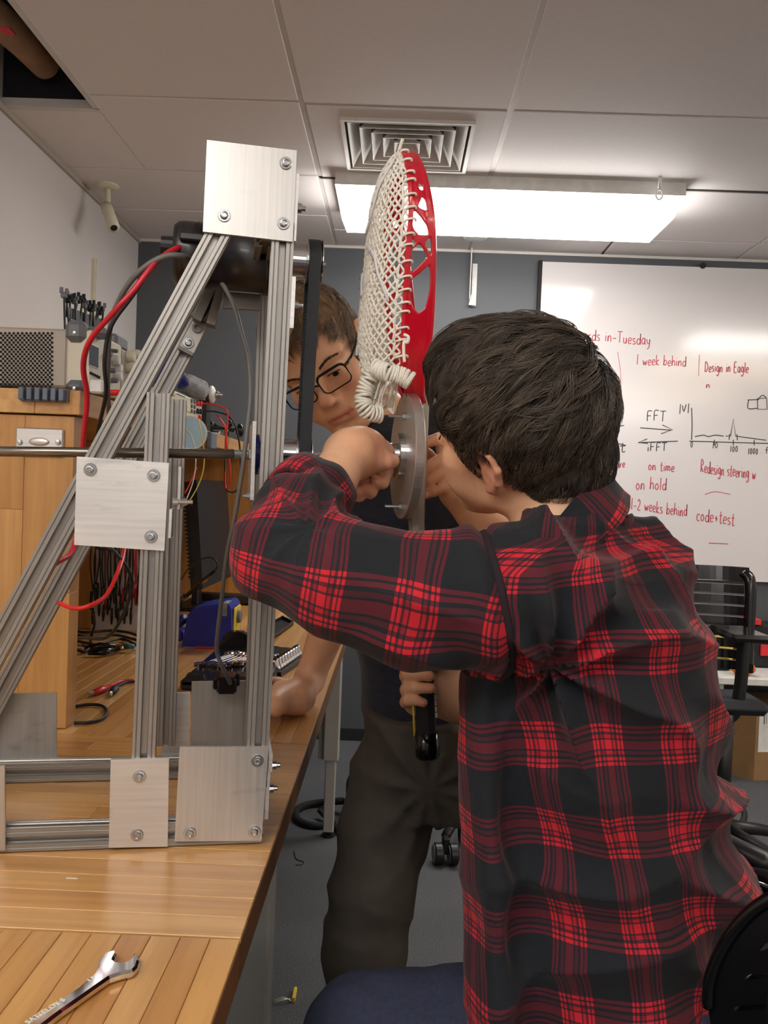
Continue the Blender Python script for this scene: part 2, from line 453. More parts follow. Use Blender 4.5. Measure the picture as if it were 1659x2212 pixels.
for y in ys[1:-1]: MB().box((xB + .0111, y - .011, ZC - .0015), (XR, y + .011, ZC + .02)).build('grid_bar', 'grid_white', ceil)
for y in lys2[1:-1]:
    xa = hx1 + .014 if hy1 - 1.35 < y < hy1 + .01 else XL
    MB().box((xa, y - .011, ZC - .0015), (xB - .0111, y + .011, ZC + .02)).build('grid_bar', 'grid_white', ceil)
# shadow gap strip that crosses the ceiling in front of the lamp, and the angle along the left wall
yL = PZ(1000, 392, ZC)[1]
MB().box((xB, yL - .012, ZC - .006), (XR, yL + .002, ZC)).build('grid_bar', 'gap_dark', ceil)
tr = MB().box((XL, YF, ZC - .022), (XL + .012, YB, ZC - .004)); struct('trim_1', tr, 'beige_metal')
tr = MB().box((XL, YB - .012, ZC - .016), (XR, YB, ZC - .004)); struct('trim_2', tr, 'grid_white')
# opening in the ceiling at the left, with the dark void, a duct and a red tag above it
ho = thing('ceiling_opening', 'dark open ceiling bay at the upper left with missing tile', 'opening', ((XL + hx1) / 2, hy1 - .5, ZC))
b = MB(); y0 = hy1 - 1.3
b.box((XL, hy1 - .004, ZC - .006), (hx1 + .012, hy1 + .02, ZC + .02)); b.box((hx1 - .006, y0, ZC - .006), (hx1 + .014, hy1, ZC + .02)); b.build('rim', 'grid_white', ho)
b = MB(); b.box((hx1 + .004, y0, ZC + .02), (hx1 + .01, hy1, ZC + .27)); b.box((XL, hy1 + .004, ZC + .02), (hx1, hy1 + .01, ZC + .27)); b.box((XL, y0, ZC + .26), (hx1, hy1, ZC + .275)); b.build('liner', 'plenum', ho)
zd = ZC + .10; d0 = PZ(-30, 20, zd); d1 = PZ(50, 90, zd); d2 = PZ(98, 138, zd)
b = MB(); b.tube([d0, d1, d2], .045, 20); b.build('duct', 'duct_tan', ho)
b = MB(); r0 = PZ(-6, 60, ZC + .03); r1 = PZ(34, 77, ZC + .03); b.box((r0[0], min(r0[1], r1[1]), ZC + .03), (r1[0], max(r0[1], r1[1]), ZC + .034)); b.build('tag', 'red_paper', ho)
# air diffuser
vc = [PZ(*p, ZC) for p in ((749, 256), (1011, 263), (994, 362), (765, 355))]
vcx = sum(p[0] for p in vc) / 4; vcy = sum(p[1] for p in vc) / 4; vh = .205
tv = MB()
for lo, hi in (((xB + .012, yV + .012), (vcx - vh, yV + T - .012)), ((vcx + vh, yV + .012), (vx1 - .012, yV + T - .012)),
               ((vcx - vh, yV + .012), (vcx + vh, vcy - vh)), ((vcx - vh, vcy + vh), (vcx + vh, yV + T - .012))):
    tv.box((*lo, ZC - .004), (*hi, ZC + .014))
tv.build('ceiling_tile', 'ceiling_panel_white', ceil)
vt = thing('ceiling_vent', 'square white ceiling air diffuser with nested slanting louvres', 'vent', (vcx, vcy, ZC))
def ring(h0, z0, h1, z1, th):     # pyramid ring blade
    m = MB()
    for a, b in (((-1, -1), (1, -1)), ((1, -1), (1, 1)), ((1, 1), (-1, 1)), ((-1, 1), (-1, -1))):
        q = []
        for z_, hh in ((z0, h0), (z1, h1)):
            q.append([(vcx + a[0] * hh, vcy + a[1] * hh, z_), (vcx + b[0] * hh, vcy + b[1] * hh, z_), (vcx + b[0] * (hh - th), vcy + b[1] * (hh - th), z_), (vcx + a[0] * (hh - th), vcy + a[1] * (hh - th), z_)])
        m.hexa(q[0] + q[1])
    return m
ring(vh, ZC - .014, vh, ZC + .06, .012).build('frame', 'grid_white', vt)
for k in range(5):
    h = .185 - .036 * k
    ring(h, ZC - .012, h - .03, ZC + .03, .0025).build('louvre', 'grid_white', vt)
m = MB(); m.box((vcx - vh, vcy - vh, ZC + .06), (vcx + vh, vcy + vh, ZC + .07))
for k in range(9):
    o = -vh + .02 + k * .046
    m.box((vcx + o, vcy - vh + .01, ZC + .04), (vcx + o + .004, vcy + vh - .01, ZC + .06))
m.build('core', 'gap_dark', vt)
# fluorescent fixtures
def lamp(cx, cy, label, warm=0, drop=0.0, lx=1.235, ly=.40):
    Z = ZC - drop; t = thing('ceiling_light', label, 'light', (cx, cy, Z - .1)); df = ('lamp_diffuser', 'lamp_warm', 'lamp_fill')[warm]
    MB().box((cx - lx / 2, cy - ly / 2, Z - .05), (cx + lx / 2, cy + ly / 2, Z)).build('housing', 'white_plastic', t)
    q = []
    for z_, e in ((Z - .05, 0.0), (Z - .115, .05)):
        q += [(cx - lx / 2 + e * .5, cy - ly / 2 + e, z_), (cx + lx / 2 - e * .5, cy - ly / 2 + e, z_), (cx + lx / 2 - e * .5, cy + ly / 2 - e, z_), (cx - lx / 2 + e * .5, cy + ly / 2 - e, z_)]
    MB().hexa(q).build('diffuser', df, t)
    if drop:      # added unseen pendant, its top glows to brighten the ceiling
        MB().box((cx - lx / 2 + .03, cy - ly / 2 + .03, Z + .0005), (cx + lx / 2 - .03, cy + ly / 2 - .03, Z + .006)).build('added_uplight', df, t)
        for sx in (-.45, .45): MB().cyl((cx + sx, cy, Z), (cx + sx, cy, ZC), .003, 6).build('hanger', 'steel', t)
    return t
lab = ['long glowing wraparound ceiling light over the two people', 'ceiling light at the right of the room near the board', 'warm ceiling light at the right of the room', 'second warm ceiling light further back on the right', 'ceiling light at the right rear of the room', 'unseen pendant light added above the nearest bench to brighten the ceiling', 'unseen pendant light added at the rear to brighten the ceiling']
for (x, y, w_, d_), l in zip(LAMPS, lab): lamp(x, y, l, w_, d_)
t = thing('smoke_detector', 'round white detector on the ceiling just beyond the long light', 'detector', PZ(1027, 500, ZC)); c = PZ(1027, 498, ZC)
MB().lathe((c[0], c[1], ZC), (0, 0, -1), [(0, .06), (.02, .06), (.035, .045), (.038, 0)]).build('housing', 'white_plastic', t)
# chain hook at the lamp's right end
c = P(1425, 404, 3.05)
m = MB(); m.tube([(c[0], 3.05, ZC), (c[0], 3.05, ZC - .05)], .006, 8); m.tube([(c[0] + .012 * math.cos(a), 3.05, ZC - .065 + .018 * math.sin(a)) for a in np.linspace(0, 2 * PI, 12)[:-1]], .003, 6, closed=True)
tag(m.build('hook', 'white_plastic'), 'small white hook hanging at the right end of the long light', 'hook')
# little tubular camera hanging near the left wall
c0 = PZ(232, 398, ZC); t = thing('security_camera', 'small white bullet camera hanging from the ceiling by the left wall', 'camera', c0)
MB().lathe(c0, (0, 0, -1), [(-.001, .045), (.01, .045), (.018, .03), (.02, .012)]).build('mount', 'cream_plastic', t)
k = c0[1]; MB().tube([c0, P(233, 432, k), P(230, 448, k)], .011, 10).build('stem', 'cream_plastic', t)
m = MB(); a = P(229, 445, k); bq = P(246, 492, k - .06); m.tube([a, a + (bq - a) * .3, a + (bq - a) * .35, bq], [.022, .024, .022, .023], 16); m.build('body', 'cream_plastic', t)
dd = (bq - a) / np.linalg.norm(bq - a); MB().cyl(bq - dd * .004, bq + dd * .002, .013, 14).build('lens', 'hole_black', t)
# cable duct strip on the left wall
m = MB(); a = PX(200, 560, XL); bq = PX(203, 700, XL); m.box((XL, a[1] - .012, bq[2] - .2), (XL + .014, a[1] + .012, a[2])); m.box((XL + .014, a[1] - .003, bq[2] - .2), (XL + .017, a[1] + .003, a[2]))
tag(m.build('cable_duct', 'cream_plastic'), 'narrow cream cable duct running down the left white wall', 'cable duct')
# shelf bracket on the back wall
c = P(1019, 600, YB); t = thing('shelf_bracket', 'empty white metal shelf bracket on the grey back wall', 'bracket', (c[0], YB, P(1018, 662, YB)[2]))
z0, z1 = P(1018, 662, YB)[2], P(1016, 546, YB)[2]
MB().box((c[0] + .002, YB - .004, z0), (c[0] + .024, YB, z1 - .05)).build('back_plate', 'white_plastic', t)
MB().prism([(c[0] - .01, YB, z0 + .02), (c[0] - .01, YB - .03, z0 + .03), (c[0] - .01, YB - .05, z1 + .03), (c[0] - .01, YB, z1)], (.004, 0, 0)).build('arm', 'white_plastic', t)
MB().prism([(c[0] - .012, YB - .03, z0), (c[0] + .022, YB - .03, z0), (c[0] + .022, YB - .005, z0 + .055), (c[0] + .0, YB - .005, z0 + .055)], (0, .004, 0)).build('foot', 'white_plastic', t)
for z_ in (z0 + .09, z1 - .08): MB().cyl((c[0] + .013, YB - .006, z_), (c[0] + .013, YB - .002, z_), .004, 10).build('screw', 'steel', t)

# ================================================================ WHITEBOARD
YW = YB - .026
wl, wt, wb = P(1172, 566, YW)[0], P(1172, 565, YW)[2], P(1640, 1257, YW)[2]
wbd = thing('whiteboard', 'large white board with red and black handwriting on the back wall', 'whiteboard', (wl + 1.2, YW, wb))
MB().box((wl, YW, wb), (wl + 2.2, YW + .02, wt)).build('surface', 'whiteboard', wbd)
MB().box((wl - .016, YW - .002, wb - .006), (wl, YB - .003, wt + .006)).build('edge_trim', 'gap_dark', wbd)
c = P(1518, 574, YW); MB().cyl((c[0], YW - .006, c[2]), (c[0], YW, c[2]), .014, 12).build('clip', 'gap_dark', wbd)
G = {  # handwriting strokes, x 0..w, y 0..1 (x-height .55)
 'a': (.5, [[(.42,.5),(.2,.55),(.05,.3),(.12,.05),(.3,.05),(.42,.3),(.43,.5),(.42,.1),(.52,0)]]),
 'b': (.5, [[(.08,1),(.06,0),(.07,.3),(.28,.52),(.45,.3),(.3,.03),(.06,.06)]]),
 'c': (.42, [[(.4,.48),(.2,.53),(.05,.3),(.15,.03),(.38,.06)]]),
 'd': (.5, [[(.42,.45),(.2,.52),(.05,.28),(.15,.03),(.35,.08),(.44,.35),(.45,1),(.46,0)]]),
 'e': (.45, [[(.06,.28),(.4,.32),(.36,.52),(.16,.52),(.04,.28),(.15,.02),(.42,.08)]]),
 'f': (.4, [[(.42,.95),(.26,.98),(.2,.8),(.2,-.1)],[(.02,.5),(.38,.52)]]),
 'g': (.5, [[(.42,.5),(.2,.55),(.05,.3),(.15,.08),(.35,.12),(.43,.5),(.44,-.2),(.25,-.38),(.08,-.25)]]),
 'h': (.5, [[(.08,1),(.06,0),(.1,.35),(.3,.52),(.42,.35),(.44,0)]]),
 'i': (.2, [[(.1,.5),(.1,0)],[(.1,.72),(.11,.76)]]),
 'k': (.48, [[(.08,1),(.06,0)],[(.42,.55),(.08,.25),(.45,0)]]),
 'l': (.2, [[(.1,1),(.1,0)]]),
 'm': (.7, [[(.06,.5),(.05,0),(.1,.38),(.24,.5),(.32,.35),(.32,0),(.38,.38),(.52,.5),(.6,.35),(.62,0)]]),
 'n': (.5, [[(.06,.5),(.06,0),(.12,.38),(.3,.52),(.4,.35),(.42,0)]]),
 'o': (.48, [[(.22,.52),(.05,.3),(.14,.03),(.34,.05),(.42,.32),(.22,.52)]]),
 'r': (.38, [[(.06,.5),(.06,0),(.1,.35),(.24,.5),(.36,.48)]]),
 's': (.4, [[(.35,.5),(.12,.52),(.08,.35),(.32,.2),(.3,.03),(.04,.03)]]),
 't': (.4, [[(.2,.9),(.18,.1),(.28,0),(.38,.06)],[(.02,.58),(.36,.6)]]),
 'u': (.48, [[(.06,.5),(.06,.12),(.2,.02),(.36,.15),(.4,.5),(.4,.0)]]),
 'v': (.45, [[(.04,.5),(.2,0),(.4,.5)]]),
 'w': (.62, [[(.04,.5),(.16,.02),(.3,.4),(.42,.02),(.58,.5)]]),
 'y': (.46, [[(.05,.5),(.12,.15),(.34,.15),(.4,.5)],[(.4,.5),(.34,-.2),(.12,-.38)]]),
 'D': (.62, [[(.1,1),(.08,0)],[(.02,1),(.35,.9),(.55,.5),(.35,.08),(.04,0)]]),
 'E': (.55, [[(.45,1),(.08,.98),(.06,0),(.48,.02)],[(.07,.5),(.38,.52)]]),
 'F': (.6, [[(.1,0),(.12,.95),(.55,.98)],[(.1,.5),(.45,.52)]]),
 'R': (.6, [[(.1,0),(.1,1),(.42,.9),(.42,.6),(.1,.48),(.52,0)]]),
 'T': (.6, [[(.0,.98),(.6,1)],[(.3,.98),(.28,0)]]),
 'V': (.5, [[(.02,.8),(.2,.05),(.42,.9)]]),
 '0': (.5, [[(.22,.95),(.06,.5),(.2,.02),(.38,.2),(.38,.75),(.22,.95)]]),
 '1': (.25, [[(.12,1),(.1,0)]]),
 '2': (.5, [[(.06,.75),(.22,.95),(.4,.75),(.3,.4),(.05,.05),(.46,.02)]]),
 '-': (.5, [[(.06,.35),(.44,.38)]]), '+': (.5, [[(.06,.35),(.44,.35)],[(.25,.55),(.25,.12)]]),
 '.': (.22, [[(.1,.02),(.12,.06)]]), '|': (.2, [[(.1,1.05),(.08,-.1)]]), ' ': (.4, []),
}
WR = random.Random(4)
def write(txt, x0, y0, size, ink='ink_red', r=.0021, slope=.03, slant=.05, gap=1.12, width=None):
    mb = MB(); tot = sum(G[c][0] + .1 for c in txt); 
    k = size if width is None else width / tot
    x = 0
    for ch in txt:
        w, strokes = G[ch]; jy = WR.uniform(-.05, .05)
        for st in strokes:
            pts = []
            for (a, b_) in st:
                px = x0 + (x + a) * k + b_ * size * slant; py = y0 - (b_ + jy) * size + (x + a) * k * slope
                pts.append(P(px, py, YW - .0008))
            if len(pts) > 2: pts = smooth_path(pts, 3)
            mb.tube(pts, r, 5, up=(0, 1, 0), flat=.3)
        x += w + .1
    mb.build('writing', ink, wbd)
def line(pts, ink='ink_black', r=.0022, sm=True):
    q = [P(*p, YW - .0008) for p in pts]
    if sm and len(q) > 2: q = smooth_path(q, 4)
    MB().tube(q, r, 5, up=(0, 1, 0), flat=.3).build('writing', ink, wbd)
write('boards in-Tuesday', 1238, 731, 24, width=168, slope=.09)
write('1 week behind', 1375, 788, 22, width=108, slope=.03, r=.0019)
write('Design in Eagle', 1522, 803, 22, width=96, slope=.02)
write('FFT', 1396, 909, 22, 'ink_black', width=44, slope=.0)
write('iFFT', 1398, 974, 18, 'ink_black', width=44, slope=.0)
write('t', 1338, 976, 22, 'ink_black', width=16)
write('|V|', 1467, 892, 18, 'ink_black', width=24, slope=-.1)
for s_, x_, y_, w_ in (('0', 1491, 966, 7), ('10', 1539, 968, 13), ('100', 1577, 976, 18), ('1000', 1616, 981, 22), ('..f', 1641, 979, 20)): write(s_, x_, y_, 13, 'ink_black', width=w_, slope=.0, r=.0017)
write('board hardware', 1255, 1003, 18, width=96, slope=.08)
write('comm.', 1288, 1038, 18, width=34)
write('on time', 1400, 1014, 21, width=58, slope=.09)
write('on hold', 1373, 1056, 26, width=68, slope=.03)
write('Redesign steering w', 1513, 1020, 26, width=120, slope=.13)
write('1-2 weeks behind', 1363, 1100, 25, width=122, slope=.13)
write('code+test', 1504, 1125, 28, width=84, slope=.12)
write('on time', 1377, 1163, 27, width=66, slope=.1)
write('n', 1525, 838, 14, width=10, slope=0)
line([(1383, 924), (1420, 927), (1450, 929)]); line([(1431, 918), (1453, 928), (1428, 937)], sm=False)
line([(1379, 956), (1464, 953)]); line([(1398, 948), (1378, 956), (1400, 958)], sm=False)
line([(1494, 881), (1495, 915), (1494, 950)]); line([(1489, 953), (1560, 955), (1659, 958)])
line([(1501, 943), (1520, 940), (1530, 943), (1545, 940), (1563, 942)]); line([(1568, 942), (1578, 942), (1584, 905), (1589, 942), (1655, 951)], sm=False)
for x in (1543, 1584, 1629): line([(x, 950), (x, 962)])
line([(1576, 938), (1575, 950)]); line([(1592, 938), (1593, 951)])
line([(1310, 915), (1322, 919), (1330, 915), (1338, 920), (1348, 919)]); line([(1300, 950), (1352, 962)])
line([(1334, 760), (1340, 800), (1342, 850)], 'ink_red', .0012); line([(1511, 766), (1509, 812)], 'ink_red', .0012)
line([(1523, 1068), (1545, 1062), (1578, 1068)], 'ink_red', .0016); line([(1531, 1173), (1573, 1175)], 'ink_red', .002)
line([(1617, 864), (1616, 882), (1636, 882)]); line([(1615, 864), (1640, 863)])
line([(1636, 861), (1656, 860), (1657, 884), (1637, 884), (1636, 861)], sm=False); line([(1640, 859), (1648, 854), (1655, 859)])

# ================================================================ BENCHES
TX0, TX1, TZ, TH = XL + .005, -.128, .760, .040
def bench(y0, y1, axis, w, label, legs):
    t = thing('workbench', label, 'workbench', ((TX0 + TX1) / 2, (y0 + y1) / 2, 0))
    MB().box((TX0, y0 + .001, TZ - TH), (TX1, y1 - .001, TZ - .006)).build('top_core', 'wood_edge', t)
    if axis == 'y':
        x = TX1
        while x > TX0 + .004:
            xa = max(TX0, x - w); MB().bbox((xa + .0002, y0 + .0015, TZ - .006), (x - .0002, y1 - .0015, TZ), .0006).build('stave', 'maple_y', t); x = xa
    else:
        y = y0; rn = random.Random(3)
        while y < y1 - .004:
            yb = min(y1, y + w); cut = TX0 + rn.uniform(.45, .95)
            for a, b_ in ((TX0, cut), (cut, TX1)):
                MB().bbox((a + .0001, y + .0002, TZ - .006), (b_ - .0001, yb - .0002, TZ), .0006).build('stave', 'maple_x', t)
            y = yb
    MB().box((TX0 + .03, y0 + .04, TZ - TH - .03), (TX1 - .02, y0 + .07, TZ - TH)).build('rail', 'leg_paint', t)
    MB().box((TX0 + .03, y1 - .07, TZ - TH - .03), (TX1 - .02, y1 - .04, TZ - TH)).build('rail', 'leg_paint', t)
    for (x, y, w_, zs) in legs:
        m = MB(); m.bbox((x - w_ / 2, y - w_ / 2, zs), (x + w_ / 2, y + w_ / 2, TZ - TH), .004)
        m.bbox((x - w_ * .85, y - w_ * .1, zs + .0), (x - w_ * .5, y + w_ * .4, TZ - TH), .003)
        L = m.build('leg', 'leg_paint', t)
        m = MB(); m.bbox((x - w_ * .34, y - w_ * .34, .018), (x + w_ * .34, y + w_ * .34, zs + .02), .003); m.build('inner_leg', 'leg_paint', L)
        m = MB(); m.lathe((x, y, 0), (0, 0, 1), [(0, .022), (.008, .022), (.012, .008), (.02, .008)], 14); m.build('foot', 'black_plastic', L)
yl = P(709, 1800, 1); 
# far bench leg: foot at pixel (709, 1806) on the floor
fl = PZ(709, 1806, 0)
bench(-.35, .792, 'y', .0275, 'nearest butcher block bench, lengthwise strips, with the large wrench', [(-.2, -.2, .06, .25), (TX0 + .1, -.2, .06, .25)])
bench(.794, 1.405, 'x', .0385, 'middle butcher block bench with crosswise strips carrying the metal frame', [(TX1 - .058, 1.24, .062, .08), (TX0 + .1, 1.2, .06, .25)])
bench(1.408, 3.28, 'y', .030, 'far butcher block bench with lengthwise strips under the wooden riser', [(fl[0], fl[1], .052, P(709, 1640, fl[1])[2]), (TX0 + .1, 3.0, .06, .3)])
# riser shelf of thick maple standing on the far bench
HX1 = P(150, 1300, 1.435)[0]; HZ = P(100, 866, 1.425)[2] + .019
rs = thing('wooden_riser', 'tall maple riser shelf standing on the far bench by the left wall', 'shelf', ((XL + HX1) / 2, 2.3, TZ))
def slabx(lo, hi, name, mat, parts=6):
    base = MB().box(lo, hi).build(name, mat, rs); return base
# end panel near, made of vertical staves
x = HX1; k = 0
for (y0, y1, nm, x1_) in ((1.435, 1.478, 'end_panel', HX1), (2.40, 2.44, 'divider', P(200, 1300, 2.4)[0]), (3.25, 3.29, 'end_panel', HX1)):
    pan = MB().box((XL + .01, y0 + .004, TZ + .002), (x1_ - .002, y1 - .002, HZ - .042)).build(nm, 'wood_edge', rs)
    x = x1_; rn = random.Random(int(y0 * 10))
    while x > XL + .02:
        xa = max(XL + .01, x - .082); z = TZ + .001
        while z < HZ - .045:
            zb = min(HZ - .042, z + rn.uniform(.2, .45)); MB().bbox((xa + .0002, y0, z), (x - .0002, y1, zb - .0002), .0006).build('stave', 'maple_z', pan); z = zb
        x = xa
tp = MB().box((XL + .01, 1.43, HZ - .036), (HX1 + .008, 3.3, HZ - .004)).build('top_panel', 'wood_edge', rs)
x = HX1 + .012; k = 0
while x > XL + .02:
    xa = max(XL + .01, x - .075); MB().bbox((xa + .0002, 1.425, HZ - .04), (x - .0002, 3.305, HZ), .001).build('stave', 'maple_y', tp); x = xa
# steel plate with two screws and an oval boss on the near end panel
a = P(37, 923, 1.433); c = P(138, 965, 1.433)
dp = MB().bbox((a[0], 1.428, P(37, 984, 1.433)[2]), (c[0], 1.435, a[2]), .002).build('steel_plate', 'brushed_h', rs)
for px in (42, 125): MB().lathe(P(px, 955, 1.427), (0, -1, 0), [(0, .005), (.003, .004), (.0035, 0)], 12).build('screw', 'zinc', dp)
q = P(84, 954, 1.427); MB().sphere(q, (.017, .003, .007)).build('boss', 'brushed_h', dp)
# blue grey cable comb on the front edge of the top
c0 = P(47, 853, 1.424); c1 = P(150, 855, 1.424)
m = MB(); zt = P(100, 840, 1.424)[2]; zb = P(100, 868, 1.424)[2]; m.box((c0[0], 1.418, zb), (c1[0], 1.424, zt))
for k in range(6):
    x = c0[0] + (c1[0] - c0[0]) * (k + .5) / 6; m.bbox((x - .0042, 1.404, zb + .001), (x + .0042, 1.418, zt), .001)
tag(m.build('cable_comb', 'bluegrey_comb'), 'blue grey plastic comb fixed to the front edge of the riser top', 'cable holder')
# ================================================================ ALUMINIUM LAUNCHER FRAME
TH_ = math.radians(11.5)
U_ = np.array([math.cos(TH_), math.sin(TH_), 0.0]); W_ = np.array([-math.sin(TH_), math.cos(TH_), 0.0]); Z_ = np.array([0, 0, 1.0])
F0 = PZ(300, 1830, TZ + .0015)
def L(u, w, z): return F0 + U_ * u + W_ * w + Z_ * z
def FP(px, py, w=0.0):
    r = ray(px, py); k = (F0 + W_ * w - CAM).dot(W_) / r.dot(W_); p = CAM + r * k - F0
    return np.array([p.dot(U_), p[2]])
fr = thing('launcher_frame', 'bolted aluminium extrusion frame with motor and spinning disc on the middle bench', 'machine', L(0, .12, 0))
E1 = .0254
def extr_profile(s=E1):
    h = s / 2; q = []
    side = [(-h, -h), (-.0096, -h), (-.0088, -h + .0009), (-.0080, -h), (-.0042, -h), (-.0035, -h + .0014), (-.0035, -h + .0024), (-.0074, -h + .0024), (-.0074, -h + .0040), (-.0036, -h + .0078),
            (.0036, -h + .0078), (.0074, -h + .0040), (.0074, -h + .0024), (.0035, -h + .0024), (.0035, -h + .0014), (.0042, -h), (.0080, -h), (.0088, -h + .0009), (.0096, -h)]
    for k in range(4):
        a = k * PI / 2
        for x, y in side: q.append((x * math.cos(a) - y * math.sin(a), x * math.sin(a) + y * math.cos(a)))
    return q
PROF = extr_profile()
def extrusion(a, b, front=None, name='extrusion', mat='extrusion'):
    """a, b: world axis points; front: direction of one face"""
    a = np.array(a); b = np.array(b); t = (b - a) / np.linalg.norm(b - a)
    n = -W_ if front is None else np.array(front, float); n = n - n.dot(t) * t; n /= np.linalg.norm(n); s = np.cross(t, n)
    loop = [a + s * x - n * y * -1 for x, y in PROF]
    return MB().prism([a + s * x + n * y for x, y in PROF], b - a).build(name, mat, fr)
def member(p1, p2, w):     # pixel centre line of the member's front face lying in plane w
    a = FP(*p1, w); b = FP(*p2, w)
    return extrusion(L(a[0], w + E1 / 2, a[1]), L(b[0], w + E1 / 2, b[1]))
WB = .232
member((342, 848), (307, 1700), 0)                # front mid post
member((613, 480), (553, 1700), 0)                # front right post
member((478, 490), (-215, 1785), 0)               # front diagonal
a = FP(-170, 1812); b = FP(565, 1791); zr = .0127
extrusion(L(a[0], E1 / 2, zr), L(b[0], E1 / 2, zr))       # front base rail
a = FP(-190, 1652, WB); b = FP(545, 1630, WB)
extrusion(L(a[0], WB + E1 / 2, zr), L(b[0], WB + E1 / 2, zr))   # back base rail
member((382, 862), (357, 1612), WB)
member((583, 500), (547, 1612), WB)
member((524, 520), (-60, 1612), WB)
# cross members joining the two sides
for (px, py) in ((575, 1740), (-120, 1700), (600, 500)):
    a = FP(px, py)
    z = a[1] if py > 600 else a[1]
    if py > 1000: z = zr
    extrusion(L(a[0] - .0127, E1, z), L(a[0] - .0127, WB, z), Z_)
def bolt(c, n, parent, r=.0072, stud=.0):
    n = np.array(n, float)
    o = MB().lathe(c, n, [(0, r), (.0012, r), (.0018, r * .93)], 20)
    k = len(o.v)
    o.lathe(np.array(c) + n * .0016, n, [(0, r * .66), (.0022, r * .64), (.0036, r * .5), (.0038, r * .36), (.0022, r * .32), (.0022, .0001)], 18)
    return o.build('bolt', 'steel', parent)
def plate(px, w=-.0047, mat='brushed_h', th=.0046, bolts=(), zfloor=False):
    q = [FP(x, y, w) for x, y in px]
    m = MB().prism([L(a, w, max(z, .0006) if zfloor else z) for a, z in q], W_ * th)
    o = m.build('plate', mat, fr)
    for x, y in bolts:
        c = FP(x, y, w); bolt(L(c[0], w, c[1]), -W_, o)
    return o
plate([(447, 302), (641, 325), (632, 522), (438, 500)], mat='brushed_v', bolts=[(617, 353), (484, 466), (612, 483)])
plate([(166, 986), (365, 1000), (355, 1190), (160, 1177)], bolts=[(195, 1014), (332, 1027), (326, 1159)])
plate([(239, 1641), (365, 1638), (362, 1829), (235, 1831)], bolts=[(301, 1677), (296, 1803)], zfloor=True)
plate([(388, 1613), (580, 1614), (565, 1816), (377, 1818)], mat='brushed_v', bolts=[(556, 1643), (410, 1799), (549, 1796)], zfloor=True)
plate([(-140, 1662), (10, 1655), (11, 1837), (-140, 1843)], mat='brushed_v', zfloor=True)
wb2 = WB + E1 + .0005
plate([(-110, 1500), (122, 1497), (122, 1660), (-110, 1664)], wb2, 'brushed_dull')
plate([(350, 1497), (411, 1496), (408, 1655), (348, 1655)], wb2, 'brushed_h')
plate([(414, 1473), (575, 1470), (570, 1648), (411, 1650)], wb2, 'brushed_dull')
plate([(500, 492), (590, 497), (588, 585), (498, 580)], wb2, 'brushed_dull')
plate([(300, 985), (395, 992), (392, 1110), (296, 1100)], wb2, 'brushed_dull')
# plates seen on edge on the right side of the right post, with their bolts standing proud
def side_plate(px, y0, y1, w0=.0, w1=.085, bolts=()):
    a = FP(px, y0); b = FP(px - (y1 - y0) * .048, y1)
    zb, zt = max(b[1], .001), a[1]; ub, ut = b[0], a[0]
    q = [L(ub, w0, zb), L(ub + .0045, w0, zb), L(ub + .0045, w1, zb), L(ub, w1, zb), L(ut, w0, zt), L(ut + .0045, w0, zt), L(ut + .0045, w1, zt), L(ut, w1, zt)]
    o = MB().hexa(q).build('side_plate', 'brushed_h', fr)
    for by in bolts:
        c = FP(px - (by - y0) * .048, by); p = L(c[0] + .0045, .0127, c[1])
        m = MB().lathe(p, U_, [(0, .007), (.0014, .007), (.0014, .0055), (.0055, .0053), (.0055, .003), (.010, .003), (.0105, .002)], 12); m.build('bolt', 'steel', o)
side_plate(638, 375, 520, bolts=(441,)); side_plate(631, 597, 708, bolts=(655,)); side_plate(576, 1662, 1770, bolts=(1711,))
side_plate(581, 1630, 1668, bolts=(1660,))
# small bracket and screw stack right of the middle plate
for (px, y0, y1, dw) in ((366, 1100, 1162, .0), (386, 1008, 1100, .04)):
    a = FP(px, y0, dw); b = FP(px - 3, y1, dw)
    m = MB().hexa([L(b[0], dw, b[1]), L(b[0] + .003, dw, b[1]), L(b[0] + .003, dw + .05, b[1]), L(b[0], dw + .05, b[1]), L(a[0], dw, a[1]), L(a[0] + .003, dw, a[1]), L(a[0] + .003, dw + .05, a[1]), L(a[0], dw + .05, a[1])])
    o = m.build('side_plate', 'brushed_h', fr)
    c = FP(px, 1084, dw); p = L(c[0] + .003, dw + .012, c[1])
    MB().lathe(p, U_, [(0, .0058), (.0014, .0058), (.0014, .0048), (.006, .0046), (.006, .0026), (.013, .0026)], 10).build('bolt', 'steel', o)
# strap with bolt and hole low on the back diagonal's upper part, and the gusset above it
w = WB - .004
q = [FP(*p, w) for p in ((389, 748), (437, 690), (446, 705), (414, 766))]
q = [FP(*p, w) for p in ((388, 745), (430, 668), (452, 694), (416, 768))]
st = MB().prism([L(a, w, z) for a, z in q], W_ * .004).build('strap', 'brushed_dull', fr)
c = FP(407, 741, w); bolt(L(c[0], w, c[1]), -W_, st, .0078)
c = FP(426, 708, w); MB().lathe(L(c[0], w, c[1]), -W_, [(0, .0072), (.004, .0072), (.004, .004), (.0005, .004), (.0005, .0001)], 16).build('bushing', 'extrusion_dark', st)
for p in (((413, 672), (450, 690), (447, 697), (411, 680)), ((386, 745), (418, 762), (415, 769), (384, 752))):
    q = [FP(*x, w - .012) for x in p]; MB().prism([L(a, w - .012, z) for a, z in q], W_ * .02).build('flange', 'extrusion_dark', st)
